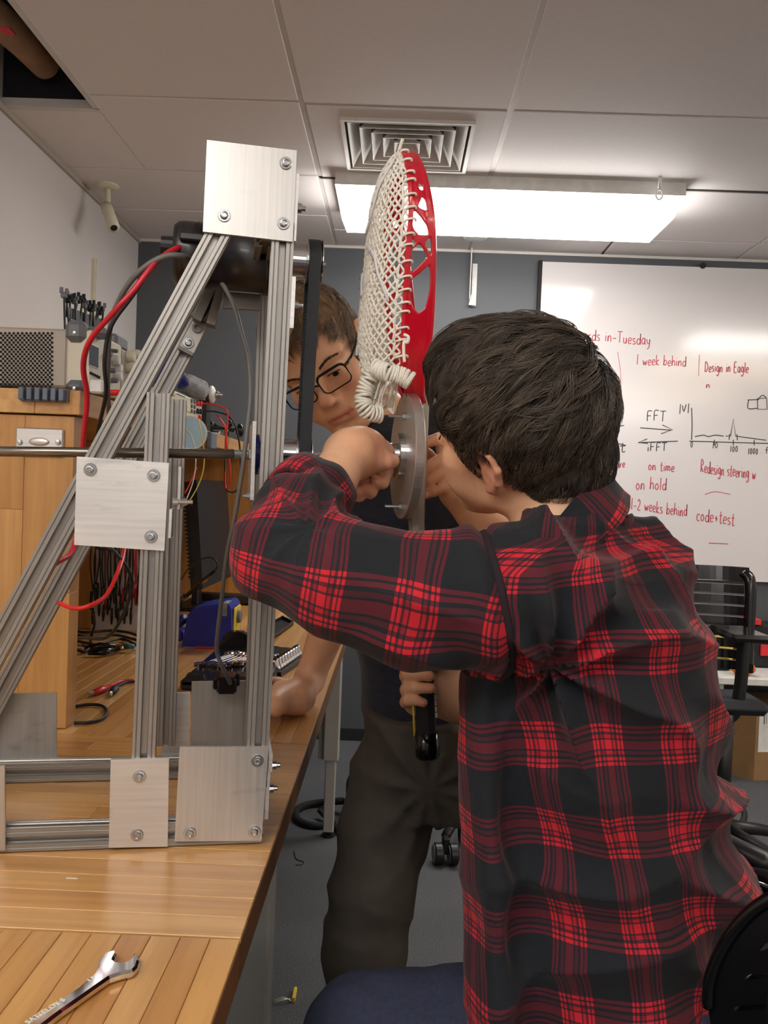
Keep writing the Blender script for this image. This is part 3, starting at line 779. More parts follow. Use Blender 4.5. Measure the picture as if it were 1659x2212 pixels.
for (p1, p2) in (((455, 700), (480, 610)), ((425, 690), (470, 590))):
    a = FP(*p1, w - .03); b = FP(*p2, w - .03); m = MB()
    s = np.array([b[1] - a[1], a[0] - b[0]]); s = s / np.linalg.norm(s) * .006
    m.prism([L(a[0] - s[0], w - .03, a[1] - s[1]), L(a[0] + s[0], w - .03, a[1] + s[1]), L(b[0] + s[0], w - .03, b[1] + s[1]), L(b[0] - s[0], w - .03, b[1] - s[1])], W_ * .03); m.build('gusset', 'extrusion_dark', fr)
# ---------------------------------------------------------------- motor between the two sides
WM = .125
a = FP(376, 547, WM); b = FP(578, 552, WM); zc = a[1]; R_ = .0405
mo = MB()
mo.lathe(L(a[0], WM, zc), U_, [(0, .02), (0, R_ - .006), (.006, R_ - .001), (.012, R_), (.030, R_), (.030, R_ + .0006), (.031, R_ + .0006), (.031, R_), (b[0] - a[0] - .004, R_), (b[0] - a[0] - .004, R_ + .003), (b[0] - a[0] + .004, R_ + .003), (b[0] - a[0] + .004, .01)], 40)
mo.sm = [True] * len(mo.sm)
MO = mo.build('motor', 'motor_black', fr)
MB().lathe(L(a[0] - .016, WM, zc + .008), U_, [(0, .004), (0, .012), (.02, .013)], 16).build('end_bearing', 'black_plastic', MO)
MB().bbox((0, 0, 0), (.03, .012, .010), .002, fn=lambda x, y, z: L(a[0] + .008 + x, WM - R_ - .008 + y, zc + .005 + z)).build('cable_gland', 'black_plastic', MO)
MB().bbox((0, 0, 0), (.05, .004, .022), .001, fn=lambda x, y, z: L(a[0] + .062 + x, WM + .03 + y, zc - R_ - .018 + z)).build('mount_plate', 'extrusion_dark', MO)
# upper pulley, belt, lower pulley
up = FP(677, 566, WM); lo = FP(655, 981, WM); uh0 = FP(628, 566, WM)[0]
RP1, RP2 = .0255, .0195
m = MB(); m.cyl(L(uh0 - .03, WM, up[1]), L(up[0] + .016, WM, up[1] - .002), .004, 12)
m.build('motor_shaft', 'steel', MO)
def pulley(c, r, hub, hw):
    m = MB(); m.lathe(L(c[0] - .008 - hw, WM, c[1]), U_, [(0, .004), (0, hub), (hw - .002, hub), (hw - .002, r + .004), (hw - .0008, r + .004), (hw, r), (hw + .016, r), (hw + .0172, r + .004), (hw + .0184, r + .004), (hw + .0184, .004)], 36)
    p = m.build('pulley', 'steel', fr); m = MB()
    for k in range(24):
        t = 2 * PI * k / 24
        m.box((c[0] - .0078, -.0011, r - .0005), (c[0] + .0078, .0011, r + .0016), fn=lambda u, s, h: L(u, WM + h * math.cos(t) - s * math.sin(t), c[1] + h * math.sin(t) + s * math.cos(t)))
    m.build('tooth', 'steel', p, kind='stuff'); return p
pulley(up, RP1, .0215, .022); pulley(lo, RP2, .0185, .020)
# belt: open loop around both, with teeth inside
pts = []
du = lo[0] - up[0]; H = up[1] - lo[1]
for k in range(17): t = PI * k / 16; pts.append((up[0], (RP1 + .0016) * math.cos(t), up[1] + (RP1 + .0016) * math.sin(t)))
for k in range(1, 12): f = k / 12; pts.append((up[0] + du * f, -((RP1 + .0016) * (1 - f) + (RP2 + .0016) * f), up[1] - H * f))
for k in range(17): t = PI + PI * k / 16; pts.append((lo[0], (RP2 + .0016) * math.cos(t), lo[1] + (RP2 + .0016) * math.sin(t)))
for k in range(1, 12): f = 1 - k / 12; pts.append((up[0] + du * f, ((RP1 + .0016) * (1 - f) + (RP2 + .0016) * f), up[1] - H * f))
n = len(pts); vs = []; fs = []
for i, (u, w_, z) in enumerate(pts):
    p0, p1 = pts[i - 1], pts[(i + 1) % n]; t = np.array([p1[1] - p0[1], p1[2] - p0[2]]); t /= np.linalg.norm(t); nn = np.array([t[1], -t[0]])
    c_ = np.array([w_, z]); 
    if i < 17: ctr = np.array([0, up[1]])
    else: ctr = np.array([0, (up[1] + lo[1]) / 2])
    if nn.dot(c_ - ctr) < 0: nn = -nn
    for uu, h in ((-.0075, -.0008), (.0075, -.0008), (.0075, .0012), (-.0075, .0012)):
        vs.append(L(u + uu, WM + w_ + nn[0] * h, z + nn[1] * h))
for i in range(n):
    j = (i + 1) % n
    for k in range(4): l = (k + 1) % 4; fs.append((i * 4 + k, i * 4 + l, j * 4 + l, j * 4 + k))
belt = MB().add(vs, fs).build('belt', 'rubber_belt', fr)
m = MB()
for side in (-1, 1):
    for k in range(60):
        f = (k + .5) / 60; r_ = (RP1 + .0008) * (1 - f) + (RP2 + .0008) * f
        m.box((-.0073, r_ * side - .0016 * side, -.0011), (.0073, r_ * side, .0011), fn=lambda u, h, s: L(up[0] + du * f + u, WM + h, up[1] - H * f + s))
m.build('belt_tooth', 'rubber_belt', belt, kind='stuff')
# main shaft, threaded part, nuts, bearing plates
dc = FP(868, 985, WM)
zl = FP(0, 975, WM)
s0 = np.array([zl[0] - .12, zl[1] * 1.0]); s1 = FP(505, 977, WM); sh = lambda f: s0 + (s1 - s0) * f
slope = (dc[1] - zl[1]) / (dc[0] - zl[0])
SZ = lambda u: zl[1] + slope * (u - zl[0])
m = MB(); m.cyl(L(s0[0], WM, SZ(s0[0])), L(s1[0], WM, SZ(s1[0])), .0064, 20); m.build('shaft', 'rod_dark', fr)
ue = dc[0] - .018; m = MB(); m.cyl(L(s1[0], WM, SZ(s1[0])), L(ue, WM, SZ(ue)), .0046, 16); m.build('inner_shaft', 'steel', fr)
m = MB(); u0 = s1[0]; prof = []
for k in range(14): prof += [(k * .0018, .0052), (k * .0018 + .0009, .0064)]
prof.append((.0252, .005)); m.lathe(L(u0, WM, SZ(u0)), U_, prof, 14); m.build('thread', 'zinc', fr)
for px in (538, 570): u = FP(px, 977, WM)[0]; MB().lathe(L(u, WM, SZ(u)), U_, [(0, .005), (0, .0105), (.008, .0105), (.008, .005)], 6).build('nut', 'zinc', fr)
a = FP(550, 911, WM - .05); b = FP(548, 1080, WM - .05)
for (px, w0_, w1_) in ((549, WM - .06, WM + .06),):
    u = FP(px, 980, w0_)[0]
    o = MB().hexa([L(u - .003 + e, ww, zz) for zz in (b[1], a[1]) for e, ww in ((0, w0_), (.0045, w0_), (.0045, w1_), (0, w1_))]).build('bearing_plate', 'brushed_h', fr)
    MB().lathe(L(u + .002, WM, SZ(u)), U_, [(0, .026), (.006, .026), (.006, .018), (.012, .018), (.012, .006)], 24).build('bearing', 'blue_dark', o)
    c = FP(546, 1072, w0_); MB().lathe(L(c[0], w0_ + .01, c[1]), -U_, [(0, .007), (.002, .007), (.002, .0055), (.007, .0055), (.007, .003), (.012, .003)], 10).build('bolt', 'steel', o)
# disc at the end of the shaft
RD = .0840; DT = .0125; Ld = lambda u, w_, z: L(dc[0] + u, WM + w_, dc[1] + z)
o = MB().lathe(Ld(0, 0, 0), U_, [(0, .010), (0, RD - .0006), (.0006, RD), (DT - .0006, RD), (DT, RD - .0006), (DT, .010)], 96)
DISC = o.build('disc', 'brushed_v', fr)
MB().lathe(Ld(-.0001, 0, 0), -U_, [(0, .0305), (.0075, .0305), (.0085, .0295), (.0085, .0165), (.024, .0165), (.0248, .0155), (.0248, .006)], 40).build('hub', 'steel', DISC)
MB().lathe(Ld(-.018, -.0164, .0035), -W_, [(0, .0032), (.0007, .0032), (.0008, .0)], 12).build('set_screw', 'hole_black', DISC)
for py in (899, 1094):
    c = FP(857, py, WM - .012); p = L(dc[0] - .0003, WM - .012, c[1])
    MB().lathe(p, -U_, [(0, .0048), (.004, .0048), (.004, .002), (.022, .002), (.0225, .0015)], 6).build('bolt', 'zinc', DISC)
# motor leads and the grey sleeve of the frame
def cable(pts, r, name, mat, label=None, cat=None, parent=None, n=8, k=7, group=None):
    m = MB().tube(smooth_path(pts, k), r, n); o = m.build(name, mat, parent)
    if label: tag(o, label, cat or 'cable', group)
    return o
cable([P(405, 529, 1.08), P(375, 540, 1.06), P(335, 568, 1.04), P(290, 625, 1.03), P(245, 675, 1.03), P(195, 735, 1.06), P(180, 790, 1.09), P(188, 860, 1.12), P(180, 950, 1.15), P(176, 1050, 1.18), P(160, 1180, 1.12), P(120, 1217, 1.06)], .0036, 'lead', 'wire_red', parent=MO)
MO.children[-1]['label'] = 'thick red motor lead' if MO.children else ''
cable([P(396, 527, 1.09), P(370, 538, 1.08), P(330, 575, 1.07), P(285, 640, 1.06), P(240, 705, 1.06), P(226, 780, 1.07), P(229, 850, 1.1), P(212, 930, 1.16), P(205, 1000, 1.2), P(206, 1170, 1.22), P(245, 1190, 1.22), P(285, 1262, 1.25), P(240, 1370, 1.32), P(170, 1378, 1.4)], .0027, 'lead', 'rubber_black', parent=MO)
cable([P(414, 560, 1.08), P(395, 553, 1.05), P(360, 553, 1.04), P(320, 572, 1.04), P(280, 610, 1.05), P(250, 665, 1.07), P(236, 720, 1.08), P(233, 790, 1.1), P(232, 840, 1.14), P(236, 900, 1.2), P(240, 960, 1.25)], .0036, 'grey_cable', 'rubber_grey', 'grey cable arching left over the diagonal beside the red lead', 'cable')
cable([P(462, 596, 1.12), P(480, 612, 1.1), P(505, 660, 1.09), P(522, 720, 1.08), P(537, 780, 1.08), P(541, 850, 1.07), P(534, 930, 1.06), P(524, 1010, 1.06), P(508, 1110, 1.07), P(490, 1200, 1.09), P(478, 1300, 1.12), P(471, 1360, 1.14), P(468, 1405, 1.16), P(478, 1435, 1.17), P(494, 1468, 1.2), P(498, 1478, 1.22)], [.0022] * 30 + [.0026] * 200 if False else .0029, 'sensor_cable', 'rubber_grey', 'long grey cable hanging down from the frame top to a black clip', 'cable')
c = FP(490, 1476, WB - .002)
m = MB(); m.bbox((c[0] - .014, WB - .012, c[1] - .014), (c[0] + .014, WB + .034, c[1] + .010), .004, fn=L); m.bbox((c[0] - .019, WB + .0, c[1] - .010), (c[0] - .013, WB + .016, c[1] + .004), .002, fn=L); m.bbox((c[0] + .012, WB - .006, c[1] - .004), (c[0] + .018, WB + .014, c[1] + .014), .002, fn=L)
tag(m.build('cable_clip', 'black_gloss'), 'black plastic clip holding the grey cable on the rear plate edge', 'clip')
cable([P(126, 1302, 1.15), P(160, 1314, 1.13), P(195, 1308, 1.13), P(230, 1285, 1.16), P(255, 1235, 1.2), P(268, 1190, 1.25), P(275, 1130, 1.3)], .0030, 'red_wire', 'wire_red_bright', 'bright red wire curving below the middle aluminium plate', 'cable')

# ================================================================ LACROSSE STICK
def stick():
    us = dc[0] + DT + .0112
    a = FP(899, 858, WM); b = FP(901, 1130, WM); c = FP(923, 1620, WM)
    st = thing('lacrosse_stick', 'red lacrosse stick with white mesh pocket, upright on the metal disc', 'lacrosse stick', L(c[0], WM, c[1]))
    def oct_(pts, r, name, mat, n=8):
        m = MB(); ps = [L(u, WM, z) for u, z in pts]; m.tube(ps, r, n, up=W_); m.sm = [False] * len(m.sm); return m.build(name, mat, st)
    A = (us - .0005, a[1] + .012); Cc = (us + .004 + (c[0] - b[0]) * .35, c[1])
    Cc = (c[0], c[1]); dz = lambda z: us + (Cc[0] - us) * max(0, (b[1] - z) / (b[1] - Cc[1]))
    pt = lambda z: (dz(z), z)
    oct_([pt(a[1] + .03), pt(b[1]), pt(FP(915, 1440, WM)[1])], .0110, 'handle', 'extrusion')
    g = oct_([pt(FP(915, 1400, WM)[1]), pt(FP(920, 1585, WM)[1])], .0138, 'grip_tape', 'black_matte')
    # thin white dashes along the tape edge
    for py in range(1478, 1552, 13):
        q = pt(FP(920, py, WM)[1]); MB().bbox((q[0] + .0115, WM - .0075, q[1] - .003), (q[0] + .0145, WM - .0035, q[1] + .003), .0005, fn=L).build('stripe', 'wire_white', g)
    MB().tube([L(pt(FP(906, 1520, WM)[1])[0] - .0165, WM, FP(906, 1520, WM)[1]), L(pt(FP(906, 1590, WM)[1])[0] - .0165, WM, FP(906, 1590, WM)[1])], .0016, 8).build('edge_strip', 'yellow_plastic', g)
    m = MB(); q0 = pt(FP(920, 1580, WM)[1]); q1 = pt(FP(922, 1637, WM)[1]); m.tube([L(q0[0], WM, q0[1]), L(q0[0] * .1 + q1[0] * .9, WM, q0[1] * .1 + q1[1] * .9), L(q1[0], WM, q1[1])], [.0165, .0165, .014], 20); m.build('end_cap', 'black_gloss', st)
    # ---- head: u = pixel based profile, teardrop opening across w
    zt, zb = FP(868, 330, WM)[1], FP(868, 862, WM)[1]; Hh = zt - zb
    ts = [0, .08, .18, .30, .42, .55, .68, .80, .90, .96, 1.0]                   # 0 at the throat, 1 at the scoop
    half = [.012, .022, .036, .050, .062, .073, .080, .078, .058, .034, .004]
    pyv = [862 - 532 * t for t in ts]
    lowx = [884, 871, 870, 872, 876, 880, 886, 884, 876, 869, 864]               # near string rim (pixels)
    upx = [910, 914, 925, 932, 935, 936, 932, 920, 906, 893, 880]                # near outer rim (pixels)
    def u_of(px, py, w): return FP(px, py, w)[0]
    lowu = [u_of(x, y, WM - h) for x, y, h in zip(lowx, pyv, half)]
    upu = [u_of(x, y, WM - h * .97) for x, y, h in zip(upx, pyv, half)]
    hf = lambda t: np.interp(t, ts, half) ; 
    from math import sqrt
    def cs(t, arr):    # smooth interpolation
        x = np.array(ts); y = np.array(arr); i = min(max(np.searchsorted(x, t) - 1, 0), len(x) - 2)
        m_ = np.gradient(y, x); h = x[i + 1] - x[i]; s = (t - x[i]) / h
        return (2 * s ** 3 - 3 * s * s + 1) * y[i] + (s ** 3 - 2 * s * s + s) * h * m_[i] + (-2 * s ** 3 + 3 * s * s) * y[i + 1] + (s ** 3 - s * s) * h * m_[i + 1]
    def zz(t): return zb + Hh * t
    def wall(t, s, side):
        u = cs(t, lowu) * (1 - s) + cs(t, upu) * s; h = max(.003, cs(t, half)) * (1 - .03 * s) + .002 * math.sin(PI * s)
        return np.array([u, WM + side * h, zz(t)])
    NT_, NS = 300, 26
    holes = [  # polygons in (pixel y, s) space
        [(432, .50), (446, .44), (458, .52), (452, .72), (438, .74)],
        [(462, .52), (490, .40), (492, .80), (470, .70)],
        [(478, .22), (510, .66), (536, .80), (528, .42), (500, .10), (484, .10)],
        [(500, .14), (538, .50), (528, .76), (516, .10)],
        [(546, .86), (558, .66), (572, .80), (566, .88), (552, .90)],
        [(555, .08), (549, .30), (562, .20)],
        [(570, .12), (556, .42), (580, .72), (618, .12), (600, .05)],
        [(590, .78), (602, .80), (650, .84), (680, .58), (690, .40), (668, .10), (630, .04), (612, .14)],
    ]
    holes = [[(436, .5), (445, .42), (455, .5), (452, .72), (440, .74)],
             [(464, .60), (488, .30), (494, .78), (474, .78)],
             [(492, .16), (520, .72), (538, .80), (545, .44), (528, .10), (505, .06)],
             [(545, .10), (556, .30), (566, .12)],
             [(540, .88), (554, .62), (580, .86), (562, .92)],
             [(572, .10), (556, .44), (580, .76), (608, .30), (616, .10)],
             [(596, .84), (628, .16), (655, .10), (682, .30), (692, .50), (680, .72), (650, .86), (615, .90)]]
    def inside(y, s):
        for poly in holes:
            c_ = False; j = len(poly) - 1
            for i in range(len(poly)):
                (y1, s1), (y2, s2) = poly[i], poly[j]
                if (s1 > s) != (s2 > s) and y < (y2 - y1) * (s - s1) / (s2 - s1) + y1: c_ = not c_
                j = i
            if c_: return True
        return False
    tv = [i / NT_ for i in range(NT_ + 1)]
    mb = MB()
    for side in (-1, 1):
        keep = {}; faces = []
        for i in range(NT_):
            for j in range(NS):
                y = 862 - 532 * (tv[i] + tv[i + 1]) / 2
                if not inside(y, (j + .5) / NS): faces.append((i, j))
        vid = {}; pts2 = []
        def V(i, j):
            if (i, j) not in vid: vid[(i, j)] = len(pts2); pts2.append([tv[i], j / NS])
            return vid[(i, j)]
        F_ = [(V(i, j), V(i + 1, j), V(i + 1, j + 1), V(i, j + 1)) for i, j in faces]
        cnt = {}
        for f in F_:
            for a_, b_ in zip(f, f[1:] + f[:1]): cnt[tuple(sorted((a_, b_)))] = cnt.get(tuple(sorted((a_, b_))), 0) + 1
        nb = {}
        for (a_, b_), c_ in cnt.items():
            if c_ == 1: nb.setdefault(a_, []).append(b_); nb.setdefault(b_, []).append(a_)
        p2 = np.array(pts2)
        for it in range(14):
            q2 = p2.copy()
            for v, ns in nb.items():
                if len(ns) == 2 and 0.001 < p2[v][1] < .999 and .001 < p2[v][0] < .999: q2[v] = p2[v] * .5 + (p2[ns[0]] + p2[ns[1]]) * .25
            p2 = q2
        P3 = np.array([wall(t, s, side) for t, s in p2])
        def thick(s): return .0016 + .0022 * (max(0, 1 - s * 5) + max(0, (s - .8) * 5)) 
        nv = len(P3)
        outer = P3 + np.array([0, side, 0]) * np.array([[thick(s)] for t, s in p2]); inner = P3 - np.array([0, side, 0]) * np.array([[thick(s)] for t, s in p2])
        vs_ = [L(*p) for p in outer] + [L(*p) for p in inner]
        fs_ = list(F_) + [tuple(k + nv for k in f[::-1]) for f in F_]
        for f in F_:
            for a_, b_ in zip(f, f[1:] + f[:1]):
                if cnt[tuple(sorted((a_, b_)))] == 1: fs_.append((b_, a_, a_ + nv, b_ + nv))
        mb.add(vs_, fs_, True)
    # rounded rims, scoop and throat
    for arr, s, r in ((lowu, 0, .0034), (upu, 1, .0036)):
        for side in (-1, 1):
            mb.tube([L(*wall(t, s, side)) for t in np.linspace(0, 1, 60)], r, 10)
    # scoop: broad lip joining both walls
    vs_ = []; fs_ = []; n1 = 14; n2 = 8
    for i in range(n1 + 1):
        t = .80 + .20 * i / n1
        for j in range(n2 + 1):
            s = j / n2; h = cs(t, half)
            pass
    vs_ = []; N1 = 40
    for i in range(N1 + 1):
        a_ = -1 + 2 * i / N1; t = 1 - .12 * abs(a_) ** 2; side = -1 if a_ < 0 else 1
        for s in (0, .33, .66, 1):
            p = wall(t, s, side); h = abs(p[1] - WM)
            vs_.append(L(p[0] + .002, WM + side * h, p[2] + .002)); 
        for s in (1, .66, .33, 0):
            p = wall(t, s, side); h = abs(p[1] - WM)
            vs_.append(L(p[0], WM + side * max(0, h - .006), p[2] - .005))
    for i in range(N1):
        for k in range(8): l = (k + 1) % 8; fs_.append((i * 8 + k, i * 8 + l, (i + 1) * 8 + l, (i + 1) * 8 + k))
    mb.add(vs_, fs_, True)
    # throat socket
    z0 = FP(905, 868, WM)[1]
    def ringp(u, z, a_, b_): return [L(u + a_ * math.cos(t), WM + b_ * math.sin(t), z) for t in np.linspace(0, 2 * PI, 20, endpoint=False)]
    rr = []
    for px, py, a_, b_ in ((897, 872, .0158, .0165), (897, 855, .0150, .0160), (897, 830, .0165, .018), (898, 800, .020, .022), (900, 765, .022, .030)):
        u = FP(px, py, WM); rr.append(ringp(u[0], u[1], a_, b_))
    vs_ = [p for r_ in rr for p in r_]; fs_ = [tuple(range(20))[::-1], tuple(80 + k for k in range(20))]
    for i in range(4):
        for k in range(20): l = (k + 1) % 20; fs_.append((i * 20 + k, i * 20 + l, (i + 1) * 20 + l, (i + 1) * 20 + k))
    mb.add(vs_, fs_, True)
    hd = mb.build('head', 'red_gloss', st)
    u = FP(896, 870, WM); MB().lathe(L(u[0], WM, u[1] - .004), -Z_, [(0, .015), (.006, .0145), (.007, .0135)], 12).build('collar', 'wire_white', hd)
    # ---- pocket net hanging to the left of the string rims
    left = [(340, 855), (380, 830), (430, 815), (500, 806), (560, 800), (620, 792), (680, 786), (740, 782), (800, 790), (850, 782), (895, 776)]
    ly = [p[0] for p in left]; lx = [p[1] for p in left]
    rn = random.Random(2)
    def net(a_, t, jit=0):    # a_ in -1..1 across, t along 0..1 (throat to scoop)
        py = 862 - 532 * t; h = cs(min(max(t, 0), 1), half); ur = cs(min(max(t, 0), 1), lowu)
        ul = FP(np.interp(py, ly, lx), py, WM)[0] - .002
        d_ = max(.004, ur - ul); prof = (1 - abs(a_) ** 2.6)
        w_ = h * math.sin(a_ * PI / 2) * (1 - .18 * prof) 
        return L(ur - .002 - d_ * prof, WM + w_, zz(t))
    Na, Nt = 18, 46; mb = MB()
    t0, t1 = .10, .965
    J = {}
    def node(i, j):
        if (i, j) not in J: J[(i, j)] = (rn.gauss(0, .10), rn.gauss(0, .16))
        dx, dt = J[(i, j)]
        a_ = -1 + 2 * (i + (.5 if j % 2 else 0) + dx * .5) / Na; a_ = min(1, max(-1, a_)); t = t0 + (t1 - t0) * (j + dt) / Nt
        return net(a_, t)
    for j in range(Nt):
        for i in range(Na + 1):
            if j % 2 == 0:
                for ni in (i - 1, i):
                    if 0 <= ni < Na: mb.tube(smooth_path([node(i, j), (node(i, j) + node(ni, j + 1)) / 2 + np.array([rn.gauss(0, .0006)] * 3), node(ni, j + 1)], 2), .0016, 5)
            elif i < Na:
                for ni in (i, i + 1):
                    if 0 <= ni <= Na: mb.tube(smooth_path([node(i, j), (node(i, j) + node(ni, j + 1)) / 2 + np.array([rn.gauss(0, .0006)] * 3), node(ni, j + 1)], 2), .0016, 5)
                # knot
                mb.sphere(node(i, j), .0023, 6, 4)
    o = mb.build('net', 'cord_white', hd, kind='stuff', fixn=False)
    # sidewall strings looping over the near and far rim
    mb = MB()
    for side in (-1, 1):
        prev = None
        for k in range(17):
            t = .16 + .78 * k / 16 + rn.uniform(-.01, .01); p = wall(t, 0, side); q = net(side * .93, t)
            loop = [q, L(p[0] - .003, p[1] + side * .005, p[2] + .002), L(p[0] + .004, p[1] + side * .0055, p[2] + .003), L(p[0] + .006, p[1] + side * .003, p[2] + .001)]
            mb.tube(smooth_path(loop, 3), .0016, 6)
            if prev is not None: mb.tube(smooth_path([prev, (prev + q) / 2 + np.array([-.002, 0, -.003]), q], 3), .0016, 6)
            prev = q
    mb.build('sidewall_string', 'cord_white', hd, kind='stuff', fixn=False)
    # shooting laces woven in a V
    def lace(pts, wd=.0042):
        m = MB(); ps = smooth_path([net(a_, t) + U_ * -.003 + np.array([0, 0, 0]) for a_, t in pts], 6)
        m.tube(ps, wd, 8, flat=.35, up=U_); o = m.build('lace', 'lace_white', hd, fixn=False)
        dm = MB()
        for i in range(3, len(ps) - 3, 5):
            d_ = ps[i + 1] - ps[i]; d_ /= np.linalg.norm(d_) + 1e-9; n_ = -U_ * .6 - W_ * .8; n_ -= n_.dot(d_) * d_; n_ /= np.linalg.norm(n_); s_ = np.cross(d_, n_)
            c_ = ps[i] + n_ * .0024
            for e in (-.0016, .0012): dm.add([c_ + s_ * e - d_ * .0016, c_ + s_ * (e + .0008) - d_ * .0016, c_ + s_ * (e + .0008) + d_ * .0016, c_ + s_ * e + d_ * .0016], [(0, 1, 2, 3)])
        dm.build('dash', 'black_matte', o, kind='stuff', fixn=False)
    lace([(-.85, .93), (-.75, .90), (-.55, .86), (-.35, .81), (-.2, .75), (0, .70), (.2, .68)])
    lace([(-.1, .60), (-.3, .57), (-.5, .53), (-.62, .47), (-.75, .41), (-.85, .36)])
    lace([(.1, .50), (0, .45), (-.1, .40)])
    # loose lace end hanging at the left
    ps = [P(x, y, 1.16) for x, y in ((790, 620), (784, 670), (778, 710), (782, 745), (776, 768))]
    MB().tube(smooth_path(ps, 4), [.004] * 17, 8, flat=.5).build('lace', 'lace_white', hd)
    for dx in (0, 7): MB().tube([P(773 + dx, 745, 1.16), P(770 + dx, 768, 1.16)], .0018, 6).build('aglet', 'paper', hd)
    # knots and cord end at the scoop
    cable([P(870, 300, 1.15), P(864, 318, 1.15), P(858, 342, 1.14), P(862, 352, 1.13)], .0022, 'cord_end', 'cord_white', parent=hd)
    mb = MB()
    for (x, y, r) in ((861, 345, 9), (868, 356, 8), (853, 352, 7), (845, 366, 8), (875, 372, 8), (883, 380, 7), (840, 378, 7), (862, 366, 7)):
        c_ = P(x, y, 1.12 if x > 850 else 1.2); rr_ = r / 1880 * 1.14
        mb.tube([c_ + np.array([rr_ * math.cos(t), rr_ * .5 * math.sin(2 * t + x), rr_ * .8 * math.sin(t)]) for t in np.linspace(0, 2 * PI, 14)[:-1]], .0019, 6, closed=True)
    mb.build('knot', 'cord_white', hd, kind='stuff', fixn=False)
    # thick braided throat roll: two rows of coils plus the little end net
    mb = MB()
    def coils(path, r, wd, n):
        ps = smooth_path(path, 8); 
        for k in range(n):
            f = k / (n - 1) * (len(ps) - 1.001); i = int(f); c_ = ps[i] + (ps[i + 1] - ps[i]) * (f - i); d_ = ps[i + 1] - ps[i]; d_ /= np.linalg.norm(d_)
            N_ = np.cross(d_, W_); N_ /= np.linalg.norm(N_); B_ = np.cross(d_, N_); tl = rn.uniform(-.25, .25)
            mb.tube([c_ + r * (math.cos(t) * N_ + math.sin(t) * B_) + d_ * math.sin(t + 1) * tl * r for t in np.linspace(0, 2 * PI, 14)[:-1]], wd, 6, closed=True)
            mb.tube([c_ + r * .45 * (math.cos(t) * N_ + math.sin(t) * B_) for t in np.linspace(0, 2 * PI, 8)[:-1]], wd, 5, closed=True)
    coils([P(812, 795, 1.12), P(840, 806, 1.11), P(865, 812, 1.11), P(886, 822, 1.11)], .0105, .0022, 17)
    coils([P(806, 800, 1.13), P(792, 830, 1.13), P(784, 862, 1.13), P(792, 888, 1.13), P(820, 896, 1.14)], .0095, .0022, 19)
    coils([P(818, 802, 1.15), P(806, 830, 1.15), P(800, 860, 1.15)], .0085, .0022, 11)
    mb.build('throat_roll', 'cord_white', hd, kind='stuff', fixn=False)
    mb = MB()
    for k in range(16):
        f = k / 15; a_ = P(822 + 36 * f, 822 + 6 * f, 1.12 + .03 * math.sin(f * 9)); b_ = P(800 + 50 * f, 888 + 8 * math.sin(f * 7), 1.14)
        m_ = (a_ + b_) / 2 + np.array([.004 * math.sin(k * 2.1), .004 * math.cos(k), 0])
        mb.tube(smooth_path([a_, m_, b_], 4), .0013, 5)
        if k: mb.tube([b_, pb], .0018, 5); mb.tube([(a_ * .6 + b_ * .4), (pa * .4 + pb * .6)], .0012, 5)
        pa, pb = a_, b_
    mb.build('end_net', 'cord_white', hd, kind='stuff', fixn=False)
    cable([P(872, 722, 1.1), P(882, 728, 1.1), P(880, 740, 1.1), P(873, 738, 1.1), P(872, 760, 1.1), P(874, 782, 1.1)], .0020, 'cord_end', 'cord_white', parent=hd)
    return st
stick()
